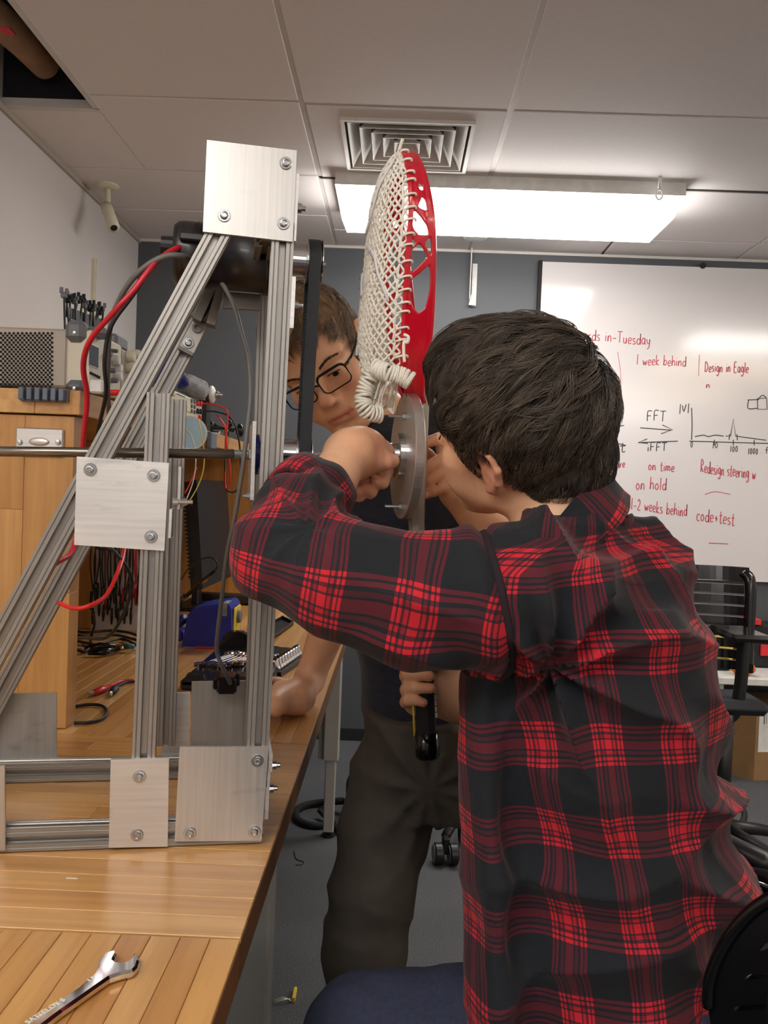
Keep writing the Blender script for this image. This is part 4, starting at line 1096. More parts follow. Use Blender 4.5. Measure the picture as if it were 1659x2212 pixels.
# ================================================================ PEOPLE: implicit surfaces blended, then meshed
class Field:
    def __init__(s, lo, hi, h):
        s.h = h; s.lo = np.array(lo, float); s.n = np.ceil((np.array(hi) - s.lo) / h).astype(int) + 1
        s.f = np.full(s.n, 1.0, np.float32)
        s.ax = [s.lo[k] + h * np.arange(s.n[k]) for k in range(3)]
    def sub(s, lo, hi):
        i0 = np.clip(np.floor((np.array(lo) - s.lo) / s.h).astype(int), 0, s.n); i1 = np.clip(np.ceil((np.array(hi) - s.lo) / s.h).astype(int) + 1, 0, s.n)
        if (i1 <= i0).any(): return None, None
        sl = tuple(slice(a, b) for a, b in zip(i0, i1))
        X, Y, Z = np.meshgrid(*[s.ax[k][sl[k]].astype(np.float32) for k in range(3)], indexing='ij'); return sl, (X, Y, Z)
    def comb(s, sl, d, k, op):
        f = s.f[sl]
        if op == 'u':
            h = np.maximum(k - np.abs(f - d), 0) / k; s.f[sl] = np.minimum(f, d) - h * h * k * .25
        else:
            d = -d; h = np.maximum(k - np.abs(f - d), 0) / k; s.f[sl] = np.maximum(f, d) + h * h * k * .25
    def cap(s, a, b, ra, rb=None, k=.01, op='u', flat=None):
        a = np.array(a, float); b = np.array(b, float); rb = ra if rb is None else rb; r = max(ra, rb) + k + .012
        sl, g = s.sub(np.minimum(a, b) - r, np.maximum(a, b) + r)
        if sl is None: return s
        X, Y, Z = g; ab = b - a; px, py, pz = X - a[0], Y - a[1], Z - a[2]
        t = np.clip((px * ab[0] + py * ab[1] + pz * ab[2]) / max(ab @ ab, 1e-12), 0, 1)
        dx, dy, dz = px - t * ab[0], py - t * ab[1], pz - t * ab[2]
        if flat is not None:
            n, q = flat; n = np.array(n, float); n /= np.linalg.norm(n); e = (dx * n[0] + dy * n[1] + dz * n[2]) * (q - 1)
            dx += e * n[0]; dy += e * n[1]; dz += e * n[2]
        s.comb(sl, np.sqrt(dx * dx + dy * dy + dz * dz) - (ra + (rb - ra) * t), k, op); return s
    def ell(s, c, r, R=None, k=.01, op='u'):
        c = np.array(c, float); r = np.array(r, float); R = np.eye(3) if R is None else R; m = r.max() + k + .012
        sl, g = s.sub(c - m, c + m)
        if sl is None: return s
        X, Y, Z = g; q = [(X - c[0]) * R[0, i] + (Y - c[1]) * R[1, i] + (Z - c[2]) * R[2, i] for i in range(3)]
        k0 = np.sqrt(sum((q[i] / r[i]) ** 2 for i in range(3))) + 1e-6; k1 = np.sqrt(sum((q[i] / r[i] ** 2) ** 2 for i in range(3))) + 1e-6
        s.comb(sl, k0 * (k0 - 1) / k1, k, op); return s
    def chain(s, pts, rs, k=.01, flat=None):
        for i in range(len(pts) - 1): s.cap(pts[i], pts[i + 1], rs[i], rs[i + 1], k, flat=flat)
        return s
    def stack(s, lv, k=.02, op='u', p=2.3):   # rows: z, cx, cy, a, b, yaw
        lv = np.array(sorted(lv)); z0, z1 = lv[0, 0], lv[-1, 0]; m = lv[:, 3:5].max() + .05
        sl, g = s.sub((lv[:, 1].min() - m, lv[:, 2].min() - m, z0 - .03), (lv[:, 1].max() + m, lv[:, 2].max() + m, z1 + .03))
        X, Y, Z = g; zz = s.ax[2][sl[2]]; I = [np.interp(zz, lv[:, 0], lv[:, c])[None, None, :].astype(np.float32) for c in range(1, 6)]
        dx, dy = X - I[0], Y - I[1]; c, w = np.cos(I[4]), np.sin(I[4]); u = (dx * c + dy * w) / I[2]; v = (-dx * w + dy * c) / I[3]
        d = ((np.abs(u) ** p + np.abs(v) ** p) ** (1 / p) - 1) * np.minimum(I[2], I[3])
        d = np.maximum(d, np.maximum(z0 - Z, Z - z1)); s.comb(sl, d, k, op); return s
    def mesh(s):
        f = s.f; n = f.shape; ins = f < 0
        c = np.zeros(tuple(x - 1 for x in n), np.int8)
        for i in (0, 1):
            for j in (0, 1):
                for k in (0, 1): c += ins[i:n[0] - 1 + i, j:n[1] - 1 + j, k:n[2] - 1 + k]
        act = np.argwhere((c > 0) & (c < 8)); m = len(act); vid = np.full(c.shape, -1, np.int32); vid[tuple(act.T)] = np.arange(m)
        acc = np.zeros((m, 3)); cnt = np.zeros(m); cr = [(i, j, k) for i in (0, 1) for j in (0, 1) for k in (0, 1)]
        val = {q: f[act[:, 0] + q[0], act[:, 1] + q[1], act[:, 2] + q[2]] for q in cr}
        for q in cr:
            for ax in range(3):
                if q[ax] == 0:
                    r = list(q); r[ax] = 1; r = tuple(r); a, b = val[q], val[r]; ms = (a < 0) != (b < 0)
                    t = np.where(ms, a / np.where(ms, a - b, 1), 0); p = np.tile(np.array(q, float), (m, 1)); p[:, ax] += t
                    acc += p * ms[:, None]; cnt += ms
        V = s.lo + s.h * (act + acc / cnt[:, None]); F = []
        for ax in range(3):
            o = [(ax + 1) % 3, (ax + 2) % 3]; sa = [slice(None)] * 3; sb = [slice(None)] * 3; sa[ax] = slice(0, n[ax] - 1); sb[ax] = slice(1, n[ax])
            A, B = ins[tuple(sa)], ins[tuple(sb)]; e = np.argwhere(A != B)
            e = e[(e[:, o[0]] > 0) & (e[:, o[1]] > 0) & (e[:, o[0]] < n[o[0]] - 1) & (e[:, o[1]] < n[o[1]] - 1)]
            fl = A[tuple(e.T)]; q = []
            for d0, d1 in ((0, 0), (-1, 0), (-1, -1), (0, -1)):
                g = e.copy(); g[:, o[0]] += d0; g[:, o[1]] += d1; q.append(vid[tuple(g.T)])
            q = np.stack(q, 1); q = np.where(fl[:, None], q, q[:, ::-1]); F.append(q)
        return V, np.concatenate(F)
def relax(V, F, it=2, lam=.5):
    e = np.concatenate([F[:, [0, 1]], F[:, [1, 2]], F[:, [2, 3]], F[:, [3, 0]]]); e = np.concatenate([e, e[:, ::-1]])
    for _ in range(it):
        a = np.stack([np.bincount(e[:, 0], V[e[:, 1], k], len(V)) for k in range(3)], 1); c = np.bincount(e[:, 0], minlength=len(V))[:, None]
        V = V + lam * (a / np.maximum(c, 1) - V)
    return V
def normals(V, F):
    n = np.cross(V[F[:, 2]] - V[F[:, 0]], V[F[:, 3]] - V[F[:, 1]]); N = np.zeros_like(V)
    for k in range(4): 
        for c in range(3): N[:, c] += np.bincount(F[:, k], n[:, c], len(V))
    return N / (np.linalg.norm(N, axis=1, keepdims=True) + 1e-12)
def vnoise(p, fq, seed=0):
    p = np.asarray(p) * fq + seed * 17.3; i = np.floor(p).astype(np.int64); f = p - i; f = f * f * (3 - 2 * f); out = 0
    for dx in (0, 1):
        for dy in (0, 1):
            for dz in (0, 1):
                h = ((i[:, 0] + dx) * 73856093) ^ ((i[:, 1] + dy) * 19349663) ^ ((i[:, 2] + dz) * 83492791); h = (h * 2654435761) & 0xffffff
                h = ((h >> 7) ^ h) & 0xffff
                out = out + (h / 65535.0) * (f[:, 0] if dx else 1 - f[:, 0]) * (f[:, 1] if dy else 1 - f[:, 1]) * (f[:, 2] if dz else 1 - f[:, 2])
    return out * 2 - 1
def crease(x): return 1 - 2 * np.abs(np.sin(x)) ** .8          # rounded ridge, sharp valley
def qmesh(name, V, F, mat, parent, tint=None, uv=None):
    org = ORG[parent.name]; me = bpy.data.meshes.new(name); V = V - org
    me.vertices.add(len(V)); me.vertices.foreach_set('co', V.astype(np.float32).ravel())
    me.loops.add(F.size); me.loops.foreach_set('vertex_index', F.astype(np.int32).ravel())
    me.polygons.add(len(F)); me.polygons.foreach_set('loop_start', np.arange(0, F.size, F.shape[1], dtype=np.int32)); me.polygons.foreach_set('loop_total', np.full(len(F), F.shape[1], np.int32))
    me.polygons.foreach_set('use_smooth', np.ones(len(F), bool))
    if uv is not None: l = me.uv_layers.new(name='UVMap'); l.data.foreach_set('uv', uv.astype(np.float32).ravel())
    me.update(calc_edges=True)
    if tint is not None: a = me.attributes.new('tint', 'FLOAT', 'POINT'); a.data.foreach_set('value', tint.astype(np.float32))
    me.materials.append(MATS[mat]); o = bpy.data.objects.new(name, me); COL.objects.link(o); o.parent = parent; ORG[o.name] = org; return o

class Head:
    """local frame: x the person's right, y forward, z up; origin midway between the ears"""
    def __init__(s, pos, R_, F_, s_): 
        F_ = np.array(F_, float); F_ /= np.linalg.norm(F_); R_ = np.array(R_, float); R_ -= R_.dot(F_) * F_; R_ /= np.linalg.norm(R_)
        s.R = np.stack([R_, F_, np.cross(R_, F_)], 1); s.p = np.array(pos, float); s.s = s_
    def w(s, q): return s.p + s.s * (s.R @ np.array(q, float))
    def loc(s, V): return (V - s.p) @ s.R / s.s
    def cap(s, f, a, b, ra, rb=None, k=.01, op='u', flat=None):
        if flat is not None: flat = (s.R @ np.array(flat[0], float), flat[1])
        f.cap(s.w(a), s.w(b), ra * s.s, None if rb is None else rb * s.s, k * s.s, op, flat)
    def ell(s, f, c, r, k=.01, op='u', rot=None): f.ell(s.w(c), np.array(r) * s.s, s.R if rot is None else s.R @ rot, k * s.s, op)
    def skull(s, f):
        s.ell(f, (0, -.014, .035), (.073, .094, .083), .02)
        s.ell(f, (0, .030, .045), (.062, .056, .062), .03)
        s.ell(f, (0, .028, -.038), (.056, .060, .060), .03)
        s.cap(f, (-.052, -.005, -.055), (-.020, .070, -.098), .016, .015, .03); s.cap(f, (.052, -.005, -.055), (.020, .070, -.098), .016, .015, .03)
        s.ell(f, (0, .076, -.098), (.024, .018, .017), .022)
        s.ell(f, (0, .050, -.085), (.034, .036, .030), .03)
        for x in (-1, 1):
            s.ell(f, (x * .043, .060, -.018), (.022, .022, .018), .022)                  # cheek bone
            s.ell(f, (x * .038, .060, -.050), (.024, .026, .026), .025)
            s.cap(f, (x * .050, .066, .024), (x * .014, .087, .020), .0085, .009, .018)  # brow
            s.ell(f, (x * .032, .101, .004), (.019, .016, .012), .014, 's')              # socket
            s.ell(f, (x * .0315, .0745, .003), (.0165, .0140, .0135), .006)              # eye ball and lids
            s.ell(f, (x * .0315, .0925, -.0012), (.0132, .0100, .0030), .002, 's')       # opening
            s.cap(f, (x * .045, .080, .0065), (x * .020, .0865, .0075), .0022, .0022, .004)
        s.cap(f, (0, .087, .016), (0, .111, -.024), .0075, .0110, .015)                  # nose
        s.ell(f, (0, .113, -.029), (.0120, .0120, .0100), .008)
        for x in (-1, 1):
            s.ell(f, (x * .0125, .097, -.034), (.0075, .010, .0075), .008)
            s.ell(f, (x * .0065, .104, -.042), (.0035, .0055, .004), .003, 's')
        s.ell(f, (0, .084, -.062), (.030, .020, .022), .02)
        s.cap(f, (-.022, .087, -.0665), (0, .0985, -.0625), .0042, .0060, .006); s.cap(f, (.022, .087, -.0665), (0, .0985, -.0625), .0042, .0060, .006)
        s.cap(f, (-.019, .0875, -.0735), (0, .0965, -.0755), .0045, .0066, .006); s.cap(f, (.019, .0875, -.0735), (0, .0965, -.0755), .0045, .0066, .006)
        s.cap(f, (-.024, .094, -.0685), (0, .1060, -.0688), .0016, .0022, .003, 's'); s.cap(f, (.024, .094, -.0685), (0, .1060, -.0688), .0016, .0022, .003, 's')
        s.ell(f, (0, .100, -.087), (.020, .010, .005), .010, 's')
        for x in (-1, 1):                                                               # ears
            c = np.array([x * .078, -.008, -.004]); a = -.22
            r3 = np.array([[math.cos(x * .35), -math.sin(x * .35), 0], [math.sin(x * .35), math.cos(x * .35), 0], [0, 0, 1.]])
            s.ell(f, c, (.0075, .0175, .030), .008, rot=r3)
            rim = [(x * .073, .008, .006), (x * .080, .008, .020), (x * .085, -.004, .030), (x * .089, -.020, .026), (x * .090, -.026, .010), (x * .087, -.022, -.010), (x * .080, -.010, -.026), (x * .076, .000, -.031)]
            for i in range(7): s.cap(f, rim[i], rim[i + 1], .0042, .0042 if i < 5 else .006, .004)
            s.ell(f, (x * .091, -.008, .010), (.0085, .0110, .0150), .004, 's')
            s.ell(f, (x * .090, -.001, -.008), (.0085, .0080, .0090), .004, 's')
    HL = ([-.14, -.09, -.06, -.045, -.034, -.022, .000, .006, .012, .024, .030, .036, .050, .066, .078, .095, .13],
          [-.085, -.082, -.072, -.055, -.02, .024, .030, .016, -.022, -.020, .010, .035, .050, .072, .078, .084, .10])
    def hair_shell(s, h=.003, top=1.0, fr=0.0, nape=-.085, puff=.0):
        m = .16; f = Field(s.p - m, s.p + m, h)
        s.ell(f, (0, -.016, .038), (.079 + puff, .101, .091 * top), .02); s.ell(f, (0, .030, .055), (.068 + puff, .060, .066 * top), .03)
        s.ell(f, (0, -.052, -.022), (.062, .060, .068), .03)
        s.ell(f, (0, .012, .085), (.060, .085, .044 * top), .03)
        X, Y, Z = np.meshgrid(*f.ax, indexing='ij'); q = np.stack([X - s.p[0], Y - s.p[1], Z - s.p[2]], -1) @ s.R / s.s
        zl = np.interp(q[..., 1], s.HL[0], s.HL[1]); zl = np.maximum(zl, nape)
        zl = zl + np.where(q[..., 1] > .05, -.0 + fr + .35 * (np.abs(q[..., 0]) < .04) * 0, 0)
        wob = .004 * np.sin(q[..., 0] * 300) * np.sin(q[..., 1] * 260 + 1)
        f.f = np.maximum(f.f, ((zl + wob - q[..., 2]) * .8).astype(np.float32)); return f
    def surf(s, d, top=1.0, puff=.0):    # radius of the hair surface along local direction d, from (0,-.01,.03)
        o = np.array([0, -.010, .030]); lo = np.zeros(len(d)); hi = np.full(len(d), .2)
        def F(p):
            out = None
            for c, r in (((0, -.016, .038), (.079 + puff, .101, .091 * top)), ((0, .030, .055), (.068 + puff, .060, .066 * top)), ((0, -.052, -.022), (.062, .060, .068)), ((0, .012, .085), (.060, .085, .044 * top))):
                v = np.sqrt((((p - c) / r) ** 2).sum(1)) - 1; out = v if out is None else np.minimum(out, v)
            return out
        for _ in range(22):
            mid = (lo + hi) / 2; v = F(o + d * mid[:, None]); lo = np.where(v < 0, mid, lo); hi = np.where(v < 0, hi, mid)
        return lo
    def strands(s, parent, mat, whorl, n_tuft=420, per=12, length=.05, top=1.0, puff=0., seed=1, r=.00033, lift=.010, side_len=.018, fwd=.6):
        rg = np.random.default_rng(seed); d = rg.normal(size=(n_tuft * 4, 3)); d /= np.linalg.norm(d, axis=1, keepdims=True)
        o = np.array([0, -.010, .030]); p = o + d * s.surf(d, top, puff)[:, None]
        zl = np.maximum(np.interp(p[:, 1], s.HL[0], s.HL[1]), -.085); ok = (p[:, 2] > zl + .002); p = p[ok][:n_tuft]; K = len(p)
        wd = np.array(whorl, float)
        hgt = np.clip((p[:, 2] - .035) / .05, 0, 1)
        Lt = side_len + (length - side_len) * hgt
        away = p - wd; away += np.array([0, fwd, 0]) * np.clip((p[:, 1:2] + .03) / .08, 0, 1) * .06
        away += np.array([0, 0, -1.0]) * (1 - hgt[:, None]) * .08
        away += rg.normal(size=away.shape) * .012
        swirl = np.cross(away, p - o); away += swirl * 2.0 / (1 + (np.linalg.norm(p - wd, axis=1, keepdims=True) / .03) ** 2)
        S_ = 8; tuftdir = np.repeat(away, per, 0); P0 = np.repeat(p, per, 0) + rg.normal(size=(K * per, 3)) * .0034
        LL = np.repeat(Lt, per) * rg.uniform(.7, 1.15, K * per); cur = P0; pts = []; hg = np.repeat(hgt, per); tl = np.repeat(rg.uniform(.3, 1.3, K), per); curl = np.repeat(rg.normal(size=K), per)
        for j in range(S_ + 1):
            t = j / S_; dd = cur - o; dd /= np.linalg.norm(dd, axis=1, keepdims=True); rad = s.surf(dd, top, puff)
            up = lift * (t * (1.4 - t)) * (.25 + .75 * hg) * tl * 1.6; q = o + dd * (rad + .0022 + .0035 * (1 - hg) + up)[:, None]; pts.append(q)
            tg = tuftdir - (tuftdir * dd).sum(1, keepdims=True) * dd; tg /= np.linalg.norm(tg, axis=1, keepdims=True) + 1e-9
            sd = np.cross(dd, tg); cur = cur + (tg + sd * (curl * (t - .3) * .9)[:, None]) * (LL / S_)[:, None]
        pts = np.stack(pts, 1); m, q_ = pts.shape[:2]; Wp = s.p + s.s * (pts @ s.R.T)
        tg = np.gradient(Wp, axis=1); tg /= np.linalg.norm(tg, axis=2, keepdims=True) + 1e-9
        nn = Wp - s.w((0, -.01, .03)); n1 = np.cross(tg, nn); n1 /= np.linalg.norm(n1, axis=2, keepdims=True); n2 = np.cross(tg, n1)
        rr = r * (1 - .75 * (np.arange(q_) / (q_ - 1)) ** 1.5)[None, :, None] * rg.uniform(.7, 1.5, (m, 1, 1))
        V = np.stack([Wp + rr * (math.cos(a) * n1 + math.sin(a) * n2) for a in (PI / 2, PI / 2 + 2.09, PI / 2 + 4.19)], 2).reshape(-1, 3)
        b = (np.arange(m) * q_ * 3)[:, None, None] + (np.arange(q_ - 1) * 3)[None, :, None]; k = np.arange(3)[None, None, :]; l = (k + 1) % 3
        F = np.stack([b + k, b + l, b + 3 + l, b + 3 + k], -1).reshape(-1, 4)
        tint = np.repeat(np.clip(np.repeat(rg.uniform(.1, 1.0, K), per) + rg.normal(size=m) * .15, 0, 1), q_ * 3)
        return qmesh('hair_strands', V, F, mat, parent, tint)
def hand(f, W, knu, wrist, tips, thumb, r=.0088, palm_r=.014, k=.006):
    """knu: four knuckles (index..little), tips: per finger list of joints, thumb: list of joints"""
    wr = np.array(wrist)
    for i, q in enumerate(knu):
        q = np.array(q); f.cap(wr + (q - wr) * .15, q, palm_r * 1.05, palm_r * .86, k=.02)
    f.cap(knu[0], knu[3], palm_r * .85, palm_r * .78, .016)
    for i, (q, js) in enumerate(zip(knu, tips)):
        rs = r * (1.0, 1.03, .97, .86)[i]; ps = [np.array(q)] + [np.array(j) for j in js]
        for a in range(len(ps) - 1): f.cap(ps[a], ps[a + 1], rs * (1.06 - .08 * a), rs * (.99 - .08 * a), k=k if a == 0 else .003)
    ps = [np.array(t) for t in thumb]
    for a in range(len(ps) - 1): f.cap(ps[a], ps[a + 1], r * (1.65, 1.15, 1.08, 1.0)[a], r * (1.2, 1.1, .95, .9)[a], k=.010 if a == 0 else .003)
def nail(parent, c, t, n, w=.0052, l=.0065):
    c, t, n = (np.array(x, float) for x in (c, t, n)); t /= np.linalg.norm(t); n = n - n.dot(t) * t; n /= np.linalg.norm(n); s_ = np.cross(t, n)
    m = MB(); m.sphere(c, 1.0, 10, 6, fn=np.stack([s_ * w, t * l, n * .0016], 1)); return m.build('nail', 'nail', parent)
simple('nail', (226, 178, 158), 0.25, var=0.03)
simple('eye_white', (206, 200, 196), 0.2, var=0.02)
simple('iris', (54, 62, 52), 0.1)
def eyes(hd, parent, look=(0, 0)):
    for x in (-1, 1):
        c = hd.w((x * .0315, .0758, .0018)); e = MB().sphere(c, .0118 * hd.s, 18, 12).build('eye', 'eye_white', parent)
        g = np.array([look[0], 1.0, look[1]]); g /= np.linalg.norm(g); g = hd.R @ g
        MB().lathe(c + g * .0098 * hd.s, g, [(0, .0058), (.0012, .0052), (.0022, .0028)], 16).build('iris', 'iris', e)
        MB().lathe(c + g * .0115 * hd.s, g, [(0, .0028), (.0007, .0025)], 12).build('pupil', 'hole_black', e)
        MB().tube([hd.w((x * (.0315 + dx), .0895 - 14 * dx * dx, .0032 - 10 * dx * dx)) for dx in np.linspace(-.0125, .0125, 9)], .0009, 6).build('lash_lid_shade', 'hole_black', e)  # dark tube for the lash line and the shadow under the upper lid
def skin_tint(hd, V):
    q = hd.loc(V); t = np.zeros(len(V)); ax = np.abs(q[:, 0])
    lip = np.exp(-((q[:, 2] + .0685) / .0085) ** 2) * (ax < .026) * (q[:, 1] > .082); t = np.maximum(t, lip * .7)
    t = np.maximum(t, .35 * np.exp(-(((ax - .04) / .022) ** 2 + ((q[:, 2] + .03) / .02) ** 2)) * (q[:, 1] > .03))
    t = np.maximum(t, .45 * np.exp(-((q[:, 0] / .014) ** 2 + ((q[:, 2] + .032) / .012) ** 2)) * (q[:, 1] > .09))
    t = np.maximum(t, .38 * ((ax > .074) & (np.abs(q[:, 1] + .005) < .035) & (np.abs(q[:, 2]) < .045)))
    return t
def knuckle_tint(V, pts, r=.012, a=.4):
    t = np.zeros(len(V))
    for p in pts: t = np.maximum(t, a * np.exp(-((V - np.array(p)) ** 2).sum(1) / r ** 2))
    return t

# ---------------------------------------------------------------- the seated person in the plaid shirt
def person_plaid():
    Q = P
    pr = thing('person', 'person in a red and black plaid shirt seated at right, reaching for the metal disc', 'person', (P(1250, 1500, 1.0)[0], 1.0, 0.0))
    cq, sq = math.cos(-.26), math.sin(-.26); rz = np.array([[cq, -sq, 0], [sq, cq, 0], [0, 0, 1.]])
    hd = Head((.138, 1.0, 1.250), rz @ np.array((.391, .718, .576)), rz @ np.array((-.916, .365, .166)), .955)
    lsh, rsh = Q(1120, 1285, .88), Q(1235, 1215, 1.17)
    lel, rel = Q(608, 1196, .90), Q(1150, 1300, 1.30)
    lwr = Q(752, 985, 1.09); rwr = Q(992, 1062, 1.215)
    neck = Q(1240, 1172, 1.0)
    f = Field((-.24, .68, .70), (.52, 1.46, 1.46), .0029)
    hd.skull(f)
    f.cap(hd.w((0, -.03, -.035)), neck, .055, .056, .03)
    f.cap(neck, Q(1290, 1420, 1.0), .055, .10, .03); f.cap(lsh + (.03, .02, 0), rsh, .055, .055, .04); f.cap(Q(1290, 1400, 1.0), Q(1290, 1700, 1.0), .10, .10, .04)
    f.cap(lsh, lel, .048, .040, .02); mid = lel + (lwr - lel) * .35
    f.cap(lel, mid, .040, .038, .015); f.cap(mid, lwr, .038, .0255, .012, flat=((0, 1, 0), 1.15))
    f.cap(rsh, rel, .048, .040, .02); f.cap(rel, Q(1075, 1165, 1.25), .040, .038, .015); f.cap(Q(1075, 1165, 1.25), rwr, .036, .026, .012)
    # left hand: back of the hand up, thumb on the hub, the other fingers curled below
    LY = 1.135
    knu = [Q(822, 978, 1.165), Q(808, 960, 1.165), Q(786, 962, 1.145), Q(768, 972, 1.125)]
    knu = [Q(820, 985, 1.150), Q(808, 980, 1.160), Q(792, 982, 1.160), Q(776, 988, 1.160)]
    tips = [[Q(834, 1016, 1.150), Q(826, 1042, 1.138), Q(814, 1040, 1.128)],
            [Q(814, 1024, 1.155), Q(800, 1062, 1.135), Q(788, 1056, 1.122)],
            [Q(790, 1030, 1.150), Q(776, 1070, 1.128), Q(766, 1062, 1.116)],
            [Q(766, 1034, 1.145), Q(754, 1076, 1.122), Q(746, 1068, 1.110)]]
    thumb = [Q(790, 985, 1.110), Q(812, 996, 1.105), Q(832, 998, 1.112), Q(849, 996, 1.124)]
    hand(f, None, knu, lwr, tips, thumb, r=.0098, palm_r=.0195)
    f.ell(Q(785, 978, 1.125), (.026, .024, .021), None, .015)
    f.ell(Q(803, 962, 1.128), (.015, .015, .012), None, .012)
    f.cap(Q(752, 985, 1.09), Q(775, 968, 1.12), .027, .026, .02)
    # right hand: four fingers flat against the far side of the disc
    rk = [Q(968, 968, 1.225), Q(985, 998, 1.215), Q(990, 1024, 1.205), Q(988, 1052, 1.20)]
    rt = [[Q(948, 948, 1.215), Q(915, 957, 1.205), Q(900, 966, 1.200)], [Q(958, 990, 1.205), Q(925, 1008, 1.195), Q(904, 1022, 1.190)],
          [Q(962, 1018, 1.195), Q(925, 1040, 1.188), Q(904, 1052, 1.186)], [Q(965, 1050, 1.19), Q(938, 1062, 1.186), Q(918, 1070, 1.185)]]
    rth = [Q(975, 1040, 1.235), Q(950, 1010, 1.245), Q(925, 985, 1.24), Q(912, 970, 1.23)]
    hand(f, None, rk, rwr, rt, rth, r=.0088, palm_r=.0155)
    V, F = f.mesh(); V = relax(V, F, 1, .4)
    tint = np.maximum(skin_tint(hd, V), knuckle_tint(V, [t[-1] for t in tips + rt] + [thumb[-1], thumb[2]] + [t[1] for t in rt]))
    body = qmesh('body', V, F, 'skin', pr, tint)
    eyes(hd, body, (-.2, -.2))
    nail(body, thumb[-1] + np.array([.000, -.0085, .002]), thumb[3] - thumb[2], (0, -1, .25))
    for t in rt: nail(body, t[-1] + np.array([-.001, -.0078, .001]), t[-1] - t[-2], (-.1, -1, .2))
    # hair
    fh = hd.hair_shell(.0032, 1.10, puff=.003); Vh, Fh = fh.mesh(); Vh = relax(Vh, Fh, 2)
    N = normals(Vh, Fh); q = hd.loc(Vh); Vh = Vh + N * (.0035 * vnoise(q, 60, 3) * np.clip((q[:, 2] - .02) * 20, 0, 1))[:, None]
    hair = qmesh('hair', Vh, Fh, 'hair_dark_cap', pr, np.clip(.25 + .2 * vnoise(q, 120, 1), 0, 1))
    wh = (.0, -.07, .105); wh = hd.loc(np.array([P(1248, 785, .95)]))[0]
    hd.strands(hair, 'hair_dark', wh, 1100, 16, .050, 1.10, .003, 3, r=.00034, lift=.013, side_len=.016)
    # jeans (pelvis, both legs down to the floor) and shoes
    g = Field((-.25, .45, .0), (.62, 1.45, .80), .006)
    hipL, hipR = np.array([.30, .955, .585]), np.array([.32, 1.08, .585]); kL, kR = np.array([-.055, .86, .575]), np.array([-.02, 1.22, .56])
    kL = PZ(745, 2215, .575); kL = np.array([-.005, .935, .572]); kR = np.array([.13, 1.09, .50])
    g.cap(hipL, hipR, .105, .105, .06); g.cap(hipL, kL, .092, .070, .04); g.cap(hipR, kR, .092, .068, .04); g.cap((.30, .99, .60), (.30, .99, .72), .12, .11, .06)
    for k_, dx in ((kL, .02), (kR, .06)): g.cap(k_, k_ + np.array([dx, .02, -.30]), .066, .052, .03); g.cap(k_ + np.array([dx, .02, -.30]), np.array([k_[0] + dx, k_[1] + .02, .10]), .052, .055, .02)
    V, F = g.mesh(); N = normals(V, F); V = V + N * (.003 * vnoise(V, 22, 5) + .002 * vnoise(V * np.array([1, 1, .4]), 60, 2))[:, None]
    qmesh('jeans', V, F, 'jeans_navy', pr)
    for k_, dx in ((kL, .02), (kR, .06)):
        g = Field((k_[0] - .25, k_[1] - .1, 0.0), (k_[0] + .2, k_[1] + .14, .16), .006); c = np.array([k_[0] + dx, k_[1] + .02, .045])
        g.cap(c + (.04, 0, 0), c + (-.16, 0, -.005), .042, .036, .02); g.cap(c, c + (0, 0, .06), .045, .045, .02); g.f = np.maximum(g.f, -(g.ax[2][None, None, :] - .004).astype(np.float32))
        V, F = g.mesh(); qmesh('shoe', V, F, 'shoe_dark', pr)
    # shirt: torso, both sleeves, blended, folds pressed in, cloth coordinates per panel
    g = Field((-.22, .66, .36), (.62, 1.44, 1.25), .0036)
    sil = [(1150, 1150, 1370, .09), (1178, 1090, 1425, .13), (1215, 1050, 1465, .165), (1270, 1030, 1505, .182), (1340, 1020, 1532, .185), (1420, 1014, 1548, .185), (1500, 1014, 1558, .18), (1600, 1016, 1572, .175), (1700, 1022, 1586, .172),
           (1800, 1030, 1597, .175), (1900, 1040, 1604, .18), (2000, 1052, 1590, .185), (2100, 1066, 1560, .19), (2212, 1086, 1535, .19), (2330, 1100, 1520, .19)]
    lv = []
    for y, x0, x1, b in sil:
        a = P(x0, y, 1.0); c = P(x1, y, 1.0); lv.append(((a[2] + c[2]) / 2, (a[0] + c[0]) / 2, 1.02, (c[0] - a[0]) / 2 * .985, b, 0.0))
    g.stack(lv, .05, p=2.2)
    g.cap(Q(1290, 1195, 1.0), Q(1375, 1212, 1.0), .058, .050, .05); g.cap(Q(1180, 1235, .88), Q(1300, 1215, 1.16), .052, .052, .06)
    axL = [lsh, Q(900, 1297, .875), Q(740, 1245, .875), lel, Q(640, 1125, .96), Q(668, 1070, 1.005)]
    rL = [.074, .0655, .058, .051, .049, .042]
    g.chain(axL[:4], rL[:4], .03); g.chain(axL[3:], rL[3:], .02); g.cap(Q(672, 1165, .93), Q(665, 1125, .955), .046, .040, .03)
    g.cap(rsh, rel, .06, .055, .04); g.cap(rel, Q(1100, 1195, 1.27), .055, .045, .03)
    # free edge of the shirt front hangs as a panel
    g.cap(Q(1035, 1470, .93), Q(1085, 2330, .90), .022, .030, .03, flat=((0, 1, 0), .5))
    # hollow: cut the neck opening
    g.cap(neck + (0, 0, -.02), hd.w((0, -.03, -.06)), .060, .080, .012, 's')
    # cut sleeve end plane
    V, F = g.mesh(); V = relax(V, F, 2, .5)
    N = normals(V, F)
    # per vertex weight of sleeve against torso
    def seg(p, a, b): ab = b - a; t = np.clip(((p - a) @ ab) / (ab @ ab), 0, 1); return np.linalg.norm(p - a - t[:, None] * ab, axis=1), t
    dS = []; 
    for i in range(len(axL) - 1):
        d, t = seg(V, axL[i], axL[i + 1]); dS.append(d - (rL[i] + (rL[i + 1] - rL[i]) * t))
    dS = np.min(dS, 0); lvz = np.array(sorted(lv)); 
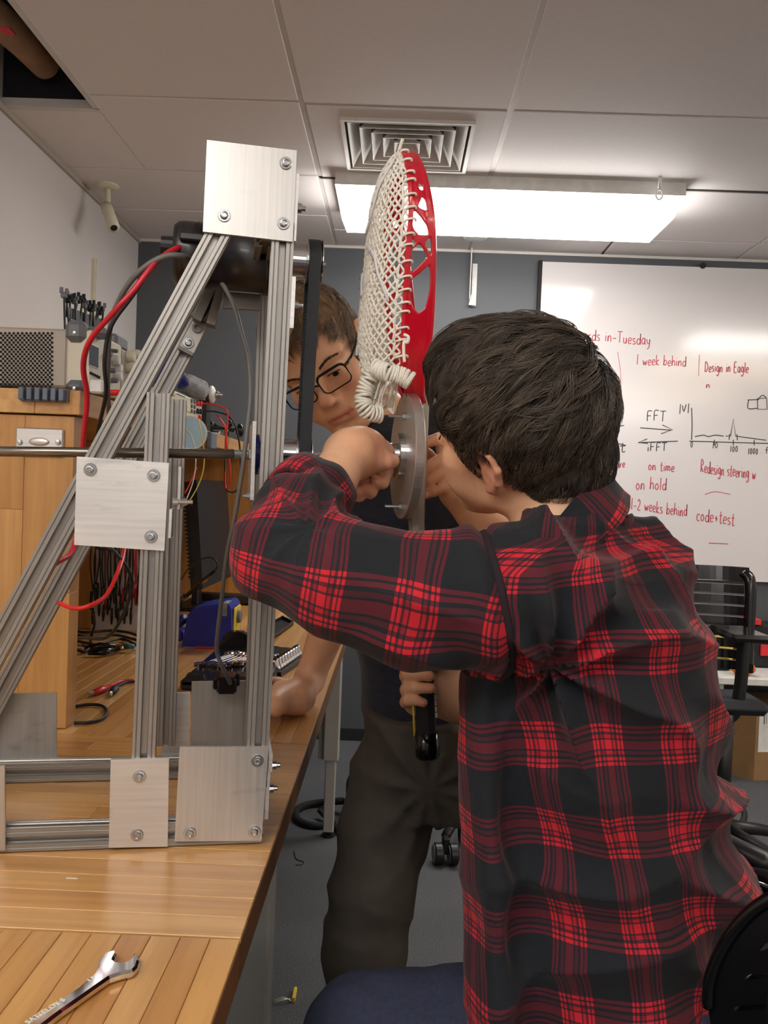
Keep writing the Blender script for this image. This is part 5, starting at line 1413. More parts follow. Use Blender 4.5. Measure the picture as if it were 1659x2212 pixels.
    cx = np.interp(V[:, 2], lvz[:, 0], lvz[:, 1]); a_ = np.interp(V[:, 2], lvz[:, 0], lvz[:, 3]); b_ = np.interp(V[:, 2], lvz[:, 0], lvz[:, 4])
    # fold displacement
    arm = Q(1190, 1440, .84); w = V - arm; ang = np.arctan2(w[:, 2], w[:, 0]); rad = np.hypot(w[:, 0], w[:, 2])
    wob = vnoise(V, 7, 4) * 1.6 + vnoise(V, 15, 6) * .5
    near = np.clip(1 - rad / .34, 0, 1) * np.clip(rad / .03, 0, 1)
    tors = np.clip((V[:, 0] - Q(1050, 1400, .9)[0]) / .05, 0, 1)
    disp = .0075 * near * tors * crease(ang * 4.2 + wob)
    low = np.clip((Q(1300, 1500, 1.)[2] - V[:, 2]) / .12, 0, 1)
    disp += .0085 * low * crease(V[:, 2] * 24 - V[:, 0] * 15 + 2.3 * vnoise(V, 5, 9)) * (.45 + .55 * vnoise(V, 6, 11))
    hang = np.clip((Q(1150, 1500, 1.)[0] - V[:, 0]) / .06, 0, 1) * low
    disp = disp * (1 - .6 * hang) + .005 * hang * np.sin(V[:, 0] * 95 + V[:, 1] * 40 + 1.3 * vnoise(V, 6, 2))
    back = np.clip((V[:, 0] - Q(1380, 1400, 1.)[0]) / .05, 0, 1)
    disp += .007 * back * crease(V[:, 2] * 30 + V[:, 1] * 9 + 2.0 * vnoise(V, 8, 12)) * (.4 + .6 * np.clip(low + .3, 0, 1))
    yoke = np.clip((V[:, 2] - Q(1200, 1330, 1.)[2]) / .05, 0, 1) * tors
    disp += .004 * yoke * crease(V[:, 0] * 40 + V[:, 2] * 30 + 1.8 * vnoise(V, 9, 14))
    ax01 = axL[3] - axL[0]; sl = np.clip(((V - axL[0]) @ ax01) / (ax01 @ ax01), 0, 1.3); isS = np.clip(-(V[:, 0] - Q(1030, 1300, .86)[0]) / .02, 0, 1)
    elb = np.exp(-((np.linalg.norm(V - axL[3] - np.array([.03, .02, .02]), axis=1)) / .075) ** 2)
    d2 = V - (axL[3] + np.array([.03, -.01, .03])); a2 = np.arctan2(d2[:, 2], d2[:, 0])
    disp += isS * (.0055 * elb * crease(a2 * 4 + 1.2 * vnoise(V, 14, 3)) + .0035 * (1 - elb) * crease(V[:, 2] * 45 + V[:, 0] * 17 + 2.2 * vnoise(V, 7, 8)) * np.clip(.4 + vnoise(V, 8, 13), 0, 1))
    disp = disp * (1.45 + .6 * tors) + .0012 * vnoise(V, 45, 7)
    sx_ = Q(1075, 1300, .86)[0]; hs = V[:, 0] - (sx_ + (V[:, 2] - lsh[2]) * -.25); disp -= .007 * np.exp(-(hs / .007) ** 2) * (V[:, 1] < 1.0) * (V[:, 2] > Q(1000, 1475, .87)[2]) - .004 * np.exp(-((hs + .016) / .010) ** 2) * (V[:, 1] < 1.0) * (V[:, 2] > Q(1000, 1475, .87)[2])
    V = V + N * disp[:, None]
    # seams: armhole line
    C = V[F].mean(1)
    d_arm, _ = seg(C, axL[0], axL[1])
    seamx = Q(1075, 1300, .86)[0]
    sleeve = (C[:, 0] < seamx + (C[:, 2] - lsh[2]) * -.25) & (C[:, 2] > Q(1000, 1475, .87)[2] - (C[:, 0] - seamx) * .0) & (np.min([seg(C, axL[i], axL[i + 1])[0] for i in range(5)], 0) < .085)
    uv = np.zeros((len(F), 4, 2)); pv = V[F]
    # torso
    th = np.arctan2((pv[..., 1] - 1.02) / .18, (pv[..., 0] - np.interp(pv[..., 2], lvz[:, 0], lvz[:, 1])) / np.interp(pv[..., 2], lvz[:, 0], lvz[:, 3]))
    th0 = th[:, :1]; th = th0 + (th - th0 + PI) % (2 * PI) - PI
    lean = (pv[..., 2] - .9)
    uv[..., 0] = th * .175 + lean * .10; uv[..., 1] = pv[..., 2] - .12 * (pv[..., 0] - .2) * 1.0
    # sleeve: nearest of the two arm segments
    A = [axL[0], axL[3], axL[5]]; d0, _ = seg(C, A[0], A[1]); d1, _ = seg(C, A[1], A[2]); L0 = np.linalg.norm(A[1] - A[0])
    for k_, (a, b, off, msk) in enumerate(((A[0], A[1], 0, sleeve & (d0 <= d1 * 1.02)), (A[1], A[2], L0, sleeve & (d0 > d1 * 1.02)))):
        ab = (b - a) / np.linalg.norm(b - a); n1 = np.cross(ab, (0, 1, 0)); n1 /= np.linalg.norm(n1); n2 = np.cross(ab, n1); q = pv[msk] - a
        s_ = q @ ab; t_ = np.arctan2(q @ n2, q @ n1); t0 = t_[:, :1]; t_ = t0 + (t_ - t0 + PI) % (2 * PI) - PI
        uv[msk, :, 0] = s_ + off + .03; uv[msk, :, 1] = t_ * .062 + .031
    shirt = qmesh('shirt', V, F, 'plaid', pr, None, uv.reshape(-1, 2))
    # seam strip along the front edge where the sleeve is set in
    eb = {}
    for fi in np.nonzero(C[:, 1] < 1.02)[0]:
        q4 = F[fi]
        for a, b in zip(q4, np.roll(q4, -1)): eb.setdefault((min(a, b), max(a, b)), []).append(sleeve[fi])
    bv = np.array(sorted({v for e, l in eb.items() if len(l) == 2 and l[0] != l[1] for v in e})); bp = V[bv]; bp = bp[(bp[:, 0] > Q(1000, 1300, .86)[0])]
    ctr = bp.mean(0); an_ = np.arctan2(bp[:, 2] - ctr[2], (bp[:, 1] - ctr[1]) * 1.0); path = []
    for k_ in range(-34, 35):
        a0 = PI + k_ * (PI / 36); dlt = np.abs((an_ - a0 + PI) % (2 * PI) - PI); w_ = np.exp(-(dlt / .07) ** 2)
        if w_.sum() > 2.5: path.append((bp * w_[:, None]).sum(0) / w_.sum())
    if len(path) > 8:
        path = [p + np.array([0, -.0012, .0004]) for p in path]; MB().tube(path, .0042, 8, up=(0, -1, 0), flat=.55).build('seam', 'seam_cloth', pr)
    # rolled cuff: flared band with thickness at the sleeve end
    def band(c0, c1, r0, r1, name, th_=.004, tilt=None, wav=.002, u0=0.):
        c0 = np.array(c0); c1 = np.array(c1); ax = (c1 - c0) / np.linalg.norm(c1 - c0); n1 = np.cross(ax, (0, 0, 1)); n1 /= np.linalg.norm(n1); n2 = np.cross(ax, n1); n = 72; vs = []; rows = [(0, r0), (.33, r0 * .66 + r1 * .34 + .001), (.66, r0 * .33 + r1 * .67 + .001), (1, r1), (1.0, r1 - th_), (.5, (r0 + r1) / 2 - th_), (0, r0 - th_)]
        for t, r in rows:
            for k_ in range(n):
                a = 2 * PI * k_ / n; w_ = wav * math.sin(3 * a + t * 2) + wav * .5 * math.sin(7 * a)
                vs.append(c0 + (c1 - c0) * t + (r + w_) * (math.cos(a) * n1 + math.sin(a) * n2))
        fs = []; uv = []
        for i in range(len(rows)):
            j = (i + 1) % len(rows)
            for k_ in range(n):
                l = (k_ + 1) % n; fs.append((i * n + k_, i * n + l, j * n + l, j * n + k_)); w0 = np.linalg.norm(c1 - c0)
                for (ii, kk) in ((i, k_), (i, k_ + 1), (i + 1, k_ + 1), (i + 1, k_)): uv.append((kk / n * 2 * PI * r1 + u0, rows[ii % len(rows)][0] * w0 + u0))
        return qmesh(name, np.array(vs), np.array(fs), 'plaid', pr, None, np.array(uv))
    band(Q(645, 1100, .985), Q(688, 1052, 1.022), .050, .047, 'cuff', .006, wav=.003)
    # collar: fold-over band round the neck
    cb = Q(1186, 1176, 1.0); up = np.array([-.42, .0, .9]); up /= np.linalg.norm(up); e1 = np.cross((0, 1, 0), up); e2 = np.cross(up, e1); vs = []; n = 80
    rows = [(.064, .012), (.070, .026), (.078, .028), (.090, .010), (.098, -.012), (.102, -.020), (.097, -.022), (.082, -.002), (.070, -.010)]
    for r, h in rows:
        for k_ in range(n):
            a = 2 * PI * k_ / n; fr = max(0, -math.cos(a)) ** 2
            hh = h + .036 * max(0, math.cos(a)) - .02 * fr
            vs.append(cb + (r * 1.0 + .004 * math.sin(5 * a) * (h < 0)) * (math.cos(a) * e1 * 1.05 + math.sin(a) * e2 * .98) + up * hh)
    fs = []; uvc = []
    for i in range(len(rows)):
        j = (i + 1) % len(rows)
        for k_ in range(n):
            l = (k_ + 1) % n; fs.append((i * n + k_, i * n + l, j * n + l, j * n + k_))
            for (ii, kk) in ((i, k_), (i, k_ + 1), (i + 1, k_ + 1), (i + 1, k_)): uvc.append((kk / n * .55, ii * .014 + .03))
    qmesh('collar', np.array(vs), np.array(fs), 'plaid', pr, None, np.array(uvc))
    return pr, hd
P1, HD1 = person_plaid()
# ---------------------------------------------------------------- the standing person with glasses, leaning over from behind
def person_glasses():
    Q = P
    pr = thing('person', 'person in a navy T-shirt and glasses, leaning in behind the metal frame', 'person', (P(900, 1600, 1.4)[0], 1.4, 0.0))
    hd = Head((-.1335, 1.50, 1.398), (-.84, .30, -.452), (.0, -.835, -.55), .975)
    lsh, rsh = Q(985, 935, 1.54), Q(795, 1010, 1.60); neck = Q(850, 955, 1.60)
    rel = Q(748, 1255, 1.66); lel = Q(1075, 1330, 1.36)
    rwr = Q(668, 1468, 1.665); lwr = Q(1000, 1520, 1.235)
    f = Field((-.36, 1.12, .70), (.42, 1.92, 1.58), .003)
    hd.skull(f)
    f.cap(hd.w((0, -.03, -.04)), neck, .054, .060, .03)
    f.cap(neck, Q(905, 1300, 1.56), .07, .12, .04); f.cap(lsh, rsh, .055, .055, .04); f.cap(Q(905, 1300, 1.56), Q(950, 1600, 1.46), .11, .11, .04)
    f.cap(rsh, rel, .047, .040, .02); m_ = rel + (rwr - rel) * .3; f.cap(rel, m_, .040, .0385, .015); f.cap(m_, rwr, .0385, .0275, .012)
    f.cap(lsh, lel, .047, .040, .02); m_ = lel + (lwr - lel) * .3; f.cap(lel, m_, .040, .038, .015); f.cap(m_, lwr, .038, .0265, .012)
    T0 = TZ + .004
    g = lambda x, y, h: PZ(x, y, T0 + h)
    rk = [g(606, 1492, .034), g(598, 1502, .036), g(594, 1514, .034), g(596, 1526, .028)]
    rt = [[g(580, 1489, .024), g(556, 1490, .010), g(540, 1491, .006)], [g(570, 1500, .026), g(545, 1502, .010), g(528, 1503, .006)],
          [g(568, 1514, .024), g(545, 1516, .010), g(530, 1517, .006)], [g(574, 1528, .018), g(556, 1531, .009), g(544, 1532, .006)]]
    f.cap(rwr, PZ(648, 1505, T0 + .028), .028, .026, .015)
    hand(f, None, rk, PZ(650, 1500, T0 + .028), rt, [PZ(640, 1490, T0 + .028), PZ(618, 1478, T0 + .018), PZ(600, 1472, T0 + .012), PZ(585, 1470, T0 + .008)], r=.0085, palm_r=.017)
    f.ell(PZ(640, 1512, T0 + .026), (.030, .030, .024), None, .02)
    # left hand closed round the taped grip
    lk = []; lt = []
    for i, y in enumerate((1432, 1455, 1485, 1512)):
        lk.append(Q(905 - i * 2, y + 6, 1.245)); lt.append([Q(878 - (2 if i == 3 else 0), y + 5, 1.222), Q(882, y + 1, 1.176), Q(898, y, 1.160), Q((915, 928, 932, 915)[i], y + (2, 5, 2, 6)[i], 1.156)])
    hand(f, None, lk, lwr, lt, [Q(960, 1440, 1.23), Q(948, 1425, 1.205), Q(935, 1415, 1.185), Q(920, 1412, 1.175)], r=.0098, palm_r=.0175)
    f.cap(Q(985, 1500, 1.235), Q(950, 1475, 1.235), .024, .026, .02)
    V, F = f.mesh(); V = relax(V, F, 1, .4)
    tint = np.maximum(skin_tint(hd, V), knuckle_tint(V, [t[-1] for t in lt] + rk))
    body = qmesh('body', V, F, 'skin', pr, tint)
    eyes(hd, body, (-.1, -.45))
    # hair
    fh = hd.hair_shell(.003, 1.04, puff=.0); Vh, Fh = fh.mesh(); Vh = relax(Vh, Fh, 2); N = normals(Vh, Fh); q = hd.loc(Vh); Vh = Vh + N * (.002 * vnoise(q, 80, 3))[:, None]
    hair = qmesh('hair', Vh, Fh, 'hair_brown_cap', pr, np.clip(.35 + .3 * vnoise(q, 120, 1), 0, 1))
    hd.strands(hair, 'hair_brown', (.0, -.085, .085), 1000, 15, .034, 1.04, .0, 5, r=.0004, lift=.008, side_len=.015, fwd=1.2)
    # eyebrows of short hairs
    rn = random.Random(8)
    for x in (-1, 1):
        m = MB()
        for k in range(90):
            u = rn.random(); b = hd.w((x * (.016 + .036 * u), .0965 - .014 * u * u, .0215 + .007 * math.sin(u * 2.6) + rn.uniform(-.0022, .0022)))
            e = hd.w((x * (.016 + .036 * min(1.1, u + .18)), .0985 - .014 * (u + .15) ** 2, .0245 + .007 * math.sin((u + .15) * 2.6) + rn.uniform(-.001, .001))); m.tube([b, (b + e) / 2 + hd.R[:, 1] * .001, e], [.0006, .0005, .0002], 4)
        m.build('eyebrow', 'hair_brown', body, kind='stuff', fixn=False)
    # spectacles
    gl = thing('spectacles', 'black rectangular glasses worn by the leaning person', 'glasses', hd.w((0, .1, 0)))
    def rrect(cx, w, h, z, n=8):
        out = []; r = .010
        for sx, sz, a0 in ((1, 1, 0), (-1, 1, 90), (-1, -1, 180), (1, -1, 270)):
            for k in range(n): a = math.radians(a0 + 90 * k / (n - 1)); out.append((cx + sx * (w - r) + r * math.cos(a), z + sz * (h - r) + r * math.sin(a) * (1 if True else 0)))
        return out
    yy = lambda x: .1135 - 2.2 * x * x
    for x in (-1, 1):
        pts = rrect(x * .0335, .0265, .0175, .0005); m = MB(); ps = [hd.w((a, yy(a), b)) for a, b in pts]
        m.tube(ps, [.00115 + .0011 * max(0, min(1, (b - .004) / .01)) for a, b in pts], 8, closed=True); rim = m.build('rim', 'black_gloss', gl)
        c = hd.w((x * .0335, yy(.0335), .0005)); MB().add([c] + ps, [(0, i + 1, (i + 1) % len(ps) + 1) for i in range(len(ps))]).build('lens', 'lens_glass', rim)
        m = MB(); tp = [hd.w(q_) for q_ in ((x * .0585, yy(.058), .010), (x * .067, .096, .0105), (x * .074, .070, .0105), (x * .0805, .020, .0105), (x * .0825, -.004, .010), (x * .083, -.020, .0), (x * .081, -.032, -.014))]
        m.tube(smooth_path(tp, 4), .0016, 8, up=hd.R[:, 2], flat=1.7); m.build('temple', 'black_gloss', gl)
    MB().tube([hd.w((a, .1145, .0045 + .002 * math.cos(a * 300))) for a in np.linspace(-.008, .008, 6)], .0016, 8).build('bridge', 'black_gloss', gl)
    # T-shirt
    g = Field((-.36, 1.18, .70), (.48, 1.92, 1.42), .0045)
    sil = [(905, 800, 905, .08), (940, 760, 985, .11), (985, 735, 1060, .125), (1060, 725, 1110, .13), (1200, 735, 1130, .135), (1350, 765, 1150, .14), (1450, 778, 1165, .145), (1530, 776, 1175, .15), (1575, 792, 1180, .15)]
    lv = []
    for y, x0, x1, b in sil:
        yc = 1.58 if y < 1200 else 1.58 - (y - 1200) * .00032; a = P(x0, y, yc); c = P(x1, y, yc)
        lv.append(((a[2] + c[2]) / 2, (a[0] + c[0]) / 2, yc, (c[0] - a[0]) / 2, b, 0.0))
    g.stack(lv, .03)
    g.cap(lsh, lsh + (lel - lsh) * .62, .066, .060, .04); g.cap(rsh, rsh + (rel - rsh) * .62, .066, .058, .04)
    g.cap(neck + (0, 0, -.01), hd.w((0, -.03, -.02)), .060, .064, .008, 's')
    V, F = g.mesh(); V = relax(V, F, 2); N = normals(V, F)
    V = V + N * (.005 * crease(V[:, 2] * 20 + V[:, 0] * 9 + 1.8 * vnoise(V, 6, 4)) * (.5 + .5 * vnoise(V, 7, 2)) + .001 * vnoise(V, 40, 1))[:, None]
    qmesh('tshirt', V, F, 'navy_knit', pr)
    c = neck + (0, 0, .0); 
    # trousers
    g = Field((-.22, 1.08, .05), (.46, 1.66, .90), .0055)
    lv = []
    for y, x0, x1, b in ((1540, 786, 1170, .12), (1600, 782, 1185, .135), (1680, 768, 1195, .14), (1740, 756, 1200, .13)):
        a = P(x0, y, 1.40); c = P(x1, y, 1.40); lv.append(((a[2] + c[2]) / 2, (a[0] + c[0]) / 2, 1.42, (c[0] - a[0]) / 2, b, 0.0))
    g.stack(lv, .05)
    A = [Q(858, 1680, 1.40), Q(830, 1800, 1.36), Q(806, 1920, 1.32), Q(786, 2055, 1.30)]
    g.chain(A, [.078, .070, .065, .062], .018); k_ = A[-1]; an = np.array([k_[0] + .01, 1.36, .10]); g.cap(k_, k_ + (an - k_) * .15, .064, .052, .02); g.cap(k_ + (an - k_) * .15, an, .052, .054, .02)
    B = [Q(1085, 1680, 1.42), Q(1088, 1800, 1.42), Q(1106, 1920, 1.42), Q(1132, 2060, 1.42)]
    g.chain(B, [.080, .074, .068, .062], .018); k2 = B[-1]; an2 = np.array([k2[0] + .01, 1.46, .10]); g.cap(k2, an2, .060, .055, .02)
    V, F = g.mesh(); V = relax(V, F, 1); N = normals(V, F); kn = np.exp(-(np.linalg.norm(V - A[2] - np.array([0, -.05, -.0]), axis=1) / .14) ** 2)
    ank = np.clip((.62 - V[:, 2]) / .1, 0, 1)
    cr = Q(925, 1700, 1.3); w = V - cr; an_ = np.arctan2(w[:, 2], w[:, 0]); rd = np.hypot(w[:, 0], w[:, 2])
    V = V + N * (.0036 * crease(V[:, 2] * 17 + V[:, 0] * 16 + 3.0 * vnoise(V, 6, 4)) * (.25 + .6 * ank + .5 * kn) * (.6 + .6 * vnoise(V, 5, 6)) + .006 * np.clip(1 - rd / .22, 0, 1) * np.clip(rd / .04, 0, 1) * crease(an_ * 5 + vnoise(V, 9, 3)) + .001 * vnoise(V, 40, 1))[:, None]
    tr = qmesh('trousers', V, F, 'trousers_olive', pr)
    fly = smooth_path([Q(893, 1590, 1.27), Q(884, 1640, 1.265), Q(877, 1690, 1.27), Q(885, 1720, 1.29)], 5)
    for a_ in (an, an2):
        g = Field((a_[0] - .1, a_[1] - .25, 0.0), (a_[0] + .1, a_[1] + .12, .16), .006); c = np.array([a_[0], a_[1], .048])
        g.cap(c + (0, .02, 0), c + (0, -.15, -.006), .042, .038, .02); g.cap(c, c + (0, 0, .07), .044, .046, .02); g.f = np.maximum(g.f, -(g.ax[2][None, None, :] - .004).astype(np.float32))
        V, F = g.mesh(); qmesh('shoe', V, F, 'shoe_dark', pr)
    return pr, hd
P2, HD2 = person_glasses()
# ================================================================ THINGS ON THE RISER
XS = HX1 + .002
def xbox(p0, p1, depth, name, mat, parent, X=XS, r=.0008):   # raised block on a plane x = X given by two pixel corners
    a = PX(*p0, X); b = PX(*p1, X); lo = np.minimum(a, b); hi = np.maximum(a, b)
    return MB().bbox((X - .0005, lo[1], lo[2]), (X + depth, hi[1], hi[2]), r).build(name, mat, parent)
def xknob(p, r, depth, name, mat, parent, X=XS):
    return MB().lathe(PX(*p, X), (1, 0, 0), [(-.0005, r), (depth * .8, r * .92), (depth, r * .75), (depth, .0001)], 14).build(name, mat, parent)
z_ = HZ
# oscilloscope
Y0s, Y1s = 1.50, PX(262, 800, XS)[1]; zt = P(187, 712, Y0s)[2]
sc = thing('oscilloscope', 'beige oscilloscope with perforated side and grey corner bumpers on the riser', 'oscilloscope', (XS - .25, 1.6, HZ))
xb0 = P(142, 780, Y0s)[0]
MB().bbox((XL + .06, Y0s + .006, HZ + .012), (xb0, Y1s - .004, P(60, 706, Y0s)[2]), .004).build('case', 'beige_metal', sc)
MB().bbox((xb0, Y0s, HZ + .010), (XS, Y1s, zt), .004).build('bezel', 'cream_plastic', sc)
m = MB(); k = 0
for j in range(24):
    for i in range(14):
        px = 2 + i * 9.2 + (4.6 if j % 2 else 0); py = 720 + j * 5.0
        if px > 116: continue
        c = P(px, py, Y0s + .0055); m.lathe(c, (0, -1, 0), [(-.0005, .0024), (.0001, .0024), (-.0004, .0001)], 8)
m.build('vent_hole', 'hole_black', sc, kind='stuff')
for py0, py1, nm in ((690, 736, 0), (820, 846, 0)):
    c0 = P(137, py1, Y0s - .012); c1 = P(182, py0, Y0s - .012)
    b = MB().bbox((c0[0], Y0s - .012, c0[2]), (c1[0], Y0s + .03, c1[2]), .009)
    b.bbox((c1[0] - .01, Y0s + .012, c0[2] + .012), (XS + .020, Y0s + .045, c1[2] - .006), .008)
    b = b.build('bumper', 'grey_plastic', sc)
    c = P(160, (py0 + py1) / 2 + 6, Y0s - .0125); MB().lathe(c, (0, -1, 0), [(-.001, .0034), (.0012, .003), (.0016, .0001)], 12).build('screw', 'steel', b)
xbox((190, 738), (211, 798), .0015, 'screen_frame', 'white_plastic', sc)
xbox((192, 742), (210, 795), .0022, 'screen', 'screen', sc)
for i in range(5): xknob((195 + i * 4.4, 806 + i * 2.2), .0026, .003, 'button', 'hole_black', sc)
for (x, y, r) in ((228, 765, .006), (241, 758, .004), (245, 778, .010), (250, 795, .009), (250, 812, .010), (236, 800, .005), (241, 822, .005)): xknob((x, y), r, .012, 'knob', 'white_plastic' if r > .008 else 'grey_plastic', sc)
for i in range(3): xbox((225 + i * 4, 775 + i * 9), (232 + i * 4, 781 + i * 9), .002, 'button', 'white_plastic', sc)
# grey probe clamp on its far top
m = MB(); a = P(243, 728, 1.66); m.bbox(a + (-.02, -.01, -.02), a + (.012, .06, .006), .005); m.bbox(a + (-.03, .0, -.008), a + (-.01, .03, .01), .004)
m = m.build('bumper', 'grey_plastic', sc)
# second instrument beyond
Y2, Y3 = PX(266, 800, XS)[1], PX(300, 800, XS)[1]
s2 = thing('signal_generator', 'beige bench instrument with round knobs just beyond the oscilloscope', 'instrument', (XS - .2, (Y2 + Y3) / 2, HZ))
MB().bbox((XL + .1, Y2, HZ + .008), (XS - .004, Y3, P(270, 752, Y2)[2]), .004).build('case', 'beige_metal', s2)
for (x, y, r) in ((276, 770, .012), (288, 765, .010), (275, 795, .010), (287, 800, .010), (278, 815, .008), (290, 818, .008)): xknob((x, y), r, .014, 'knob', 'cream_plastic', s2, XS - .004)
# rack with black leads and clips behind the oscilloscope
rk = thing('lead_rack', 'black rack of bundled test clips standing behind the oscilloscope', 'rack', P(180, 850, 1.80)); kx = P(140, 660, 1.75); ky = P(222, 690, 1.98)
MB().prism([kx, kx + (0, 0, -.022), ky + (0, 0, -.024), ky], (0, .004, 0)).build('comb', 'black_plastic', rk)
MB().bbox((P(185, 700, 1.86)[0] - .004, 1.93, HZ), (P(185, 700, 1.86)[0] + .004, 1.94, kx[2] - .01), .001).build('post', 'black_plastic', rk)
rn = random.Random(5)
for i in range(13):
    f = i / 12; c = kx + (ky - kx) * f + np.array([0, -.004, rn.uniform(.0, .012)])
    q = [c + (0, 0, .014), c + (rn.uniform(-.003, .003), -.003, 0), c + (rn.uniform(-.006, .006), -.002, -.05), c + (rn.uniform(-.008, .008), 0, -.09 - rn.uniform(0, .03))]
    l = MB().tube(smooth_path(q, 3), .0022, 6).build('lead', 'rubber_black', rk)
    m = MB(); t_ = rn.uniform(-.4, .4); m.bbox(c + (-.006, -.006, .006), c + (.006, .002, .018), .002); m.bbox(c + (-.009, -.004, .016), c + (-.003 + t_ * .004, .0, .028), .001); m.bbox(c + (.002, -.004, .014), c + (.009, .0, .024 + t_ * .004), .001); m.build('clip', 'black_matte' if i % 3 else 'grey_plastic', l)
# white box and red tube at the near front edge
c = P(213, 858, 1.47); m = MB().bbox((c[0] - .013, 1.458, HZ), (c[0] + .010, 1.485, P(213, 822, 1.47)[2]), .003); tag(m.build('small_white_box', 'white_plastic'), 'small white box at the foot of the oscilloscope', 'box')
a = P(234, 843, 1.50); b = P(262, 842, 1.50); m = MB().lathe(a, b - a, [(0, .0035), (.002, .0052), (.016, .0052), (.017, .0045), (.022, .005), (.024, .003)], 12)
h = HZ + .0053 - a[2]; m.v = [(x, y, z + h) for x, y, z in m.v]; tag(m.build('red_tube', 'wire_red_bright'), 'short red plastic tube lying beside the small white box', 'tube')
# bench multimeter
Y4, Y5 = PX(364, 900, XS)[1], PX(437, 900, XS)[1]; z0 = HZ + .006; zt = PX(400, 852, XS)[2]
dm = thing('bench_multimeter', 'white bench multimeter with dark display and red jacks on the riser', 'multimeter', (XS - .12, (Y4 + Y5) / 2, HZ))
MB().bbox((XS - .24, Y4, z0), (XS - .001, Y5, zt), .006).build('case', 'cream_plastic', dm)
for y in (Y4 + .03, Y5 - .03): MB().cyl((XS - .03, y, HZ), (XS - .03, y, z0 + .001), .008, 12).build('foot', 'black_plastic', dm)
xbox((368, 862), (402, 888), .002, 'display', 'screen', dm, r=.001)
xbox((372, 850), (378, 856), .0015, 'badge', 'yellow_plastic', dm); xbox((382, 851), (400, 857), .0012, 'lettering', 'grey_plastic', dm)
for (x, y, c_) in ((426, 871, 'wire_red_bright'), (432, 872, 'wire_red_bright'), (426, 888, 'black_plastic'), (432, 889, 'black_plastic'), (430, 903, 'wire_red_bright')): xknob((x, y), .0075, .006, 'jack', c_, dm)
for i in range(3):
    for j in range(2): xknob((414 + j * 6, 866 + i * 11 + j * 2), .0055, .003, 'button', 'grey_plastic', dm)
xbox((408, 858), (420, 863), .002, 'button', 'white_plastic', dm); xbox((425, 912), (434, 918), .001, 'sticker', 'yellow_plastic', dm); xbox((392, 884), (412, 890), .001, 'tape', 'yellow_plastic', dm)
# blue case and grey cloth on the multimeter
c = P(352, 838, 2.15); m = MB().tube([P(331, 826, 2.1), P(340, 808, 2.1), P(362, 803, 2.15), P(385, 812, 2.2), P(398, 836, 2.2)], [.012, .022, .024, .022, .014], 14)
m.v = [(x, y, z) for x, y, z in m.v]; lowz = min(v[2] for v in m.v); m.v = [(x, y, max(z, zt + .001)) for x, y, z in m.v]; tag(m.build('blue_pouch', 'blue_dark'), 'dark blue pouch lying on top of the bench multimeter', 'pouch')
g = Field((XS - .16, 2.10, zt - .03), (XS + .06, 2.45, zt + .12), .004)
g.cap(P(400, 824, 2.30), P(432, 842, 2.34), .022, .026, .03); g.cap(P(398, 830, 2.25), P(430, 846, 2.30), .02, .02, .03); g.f = np.maximum(g.f, -(g.ax[2][None, None, :] - zt - .001).astype(np.float32))
V, F = g.mesh(); V = V + normals(V, F) * (.004 * vnoise(V, 40, 3))[:, None]; V[:, 2] = np.maximum(V[:, 2], zt + .001)
mesh = MB(); o = mesh_obj('grey_cloth', V, F, 'grey_cloth', None, True, fixn=False); tag(o, 'crumpled grey cloth draped on the multimeter beside the blue pouch', 'cloth')
# rotary tool with silver chuck
a = P(440, 852, 2.48); b = P(482, 853, 2.48); ax = b - a; L_ = np.linalg.norm(ax)
rt = thing('rotary_tool', 'grey rotary tool with silver nose pointing right beyond the multimeter', 'tool', (a[0], 2.48, HZ))
MB().lathe(a, ax, [(-.01, .012), (0, .022), (.010, .026), (.026, .025), (.030, .021), (.034, .012)], 18).build('body', 'white_plastic', rt)
MB().lathe(a + ax / L_ * .010, ax, [(0, .0268), (.010, .0268)], 18).build('band', 'black_plastic', rt)
MB().lathe(a + ax / L_ * .034, ax, [(0, .010), (.006, .011), (.013, .006), (.021, .004)], 14).build('nose', 'steel', rt)
MB().bbox((a[0] - .014, 2.46, HZ), (a[0] + .018, 2.50, a[2] - .018), .004).build('cradle', 'black_plastic', rt)
# third-hand soldering helper: bar, joints, wing knobs
hh = thing('helping_hand', 'black jointed helping hand with knobs at the far end of the riser', 'clamp stand', P(470, 950, 2.75)); hY = 2.72
zb = HZ; c = P(458, 930, hY)
MB().bbox((c[0] - .035, hY - .02, HZ), (c[0] + .03, hY + .03, HZ + .018), .004).build('base', 'steel', hh)
MB().tube([P(440, 905, hY), P(470, 922, hY), P(505, 930, hY)], .006, 8).build('arm', 'black_plastic', hh)
MB().tube([P(445, 925, hY - .02), P(490, 925, hY - .02), P(518, 928, hY - .02)], .0045, 8).build('arm', 'black_plastic', hh)
for p, r in (((457, 920), .014), ((497, 915), .012), ((518, 930), .022), ((490, 935), .012)): MB().sphere(P(*p, hY - .015), (r * .6, r * .6, r)).build('knob', 'black_gloss', hh)
MB().cyl(P(457, 925, hY), (P(457, 925, hY)[0], hY, HZ + .01), .005, 8).build('post', 'black_plastic', hh)
# grey clip on the riser's edge
a = PX(450, 928, XS + .008); m = MB().bbox((XS + .008, a[1] - .03, HZ - .052), (XS + .024, a[1] + .03, HZ - .006), .003); m = MB().bbox((HX1 + .0125, a[1] - .035, HZ - .05), (HX1 + .028, a[1] + .035, HZ - .004), .003)
tag(m.build('edge_clip', 'bluegrey_comb'), 'square grey clip fixed on the riser edge under the helping hand', 'clip')
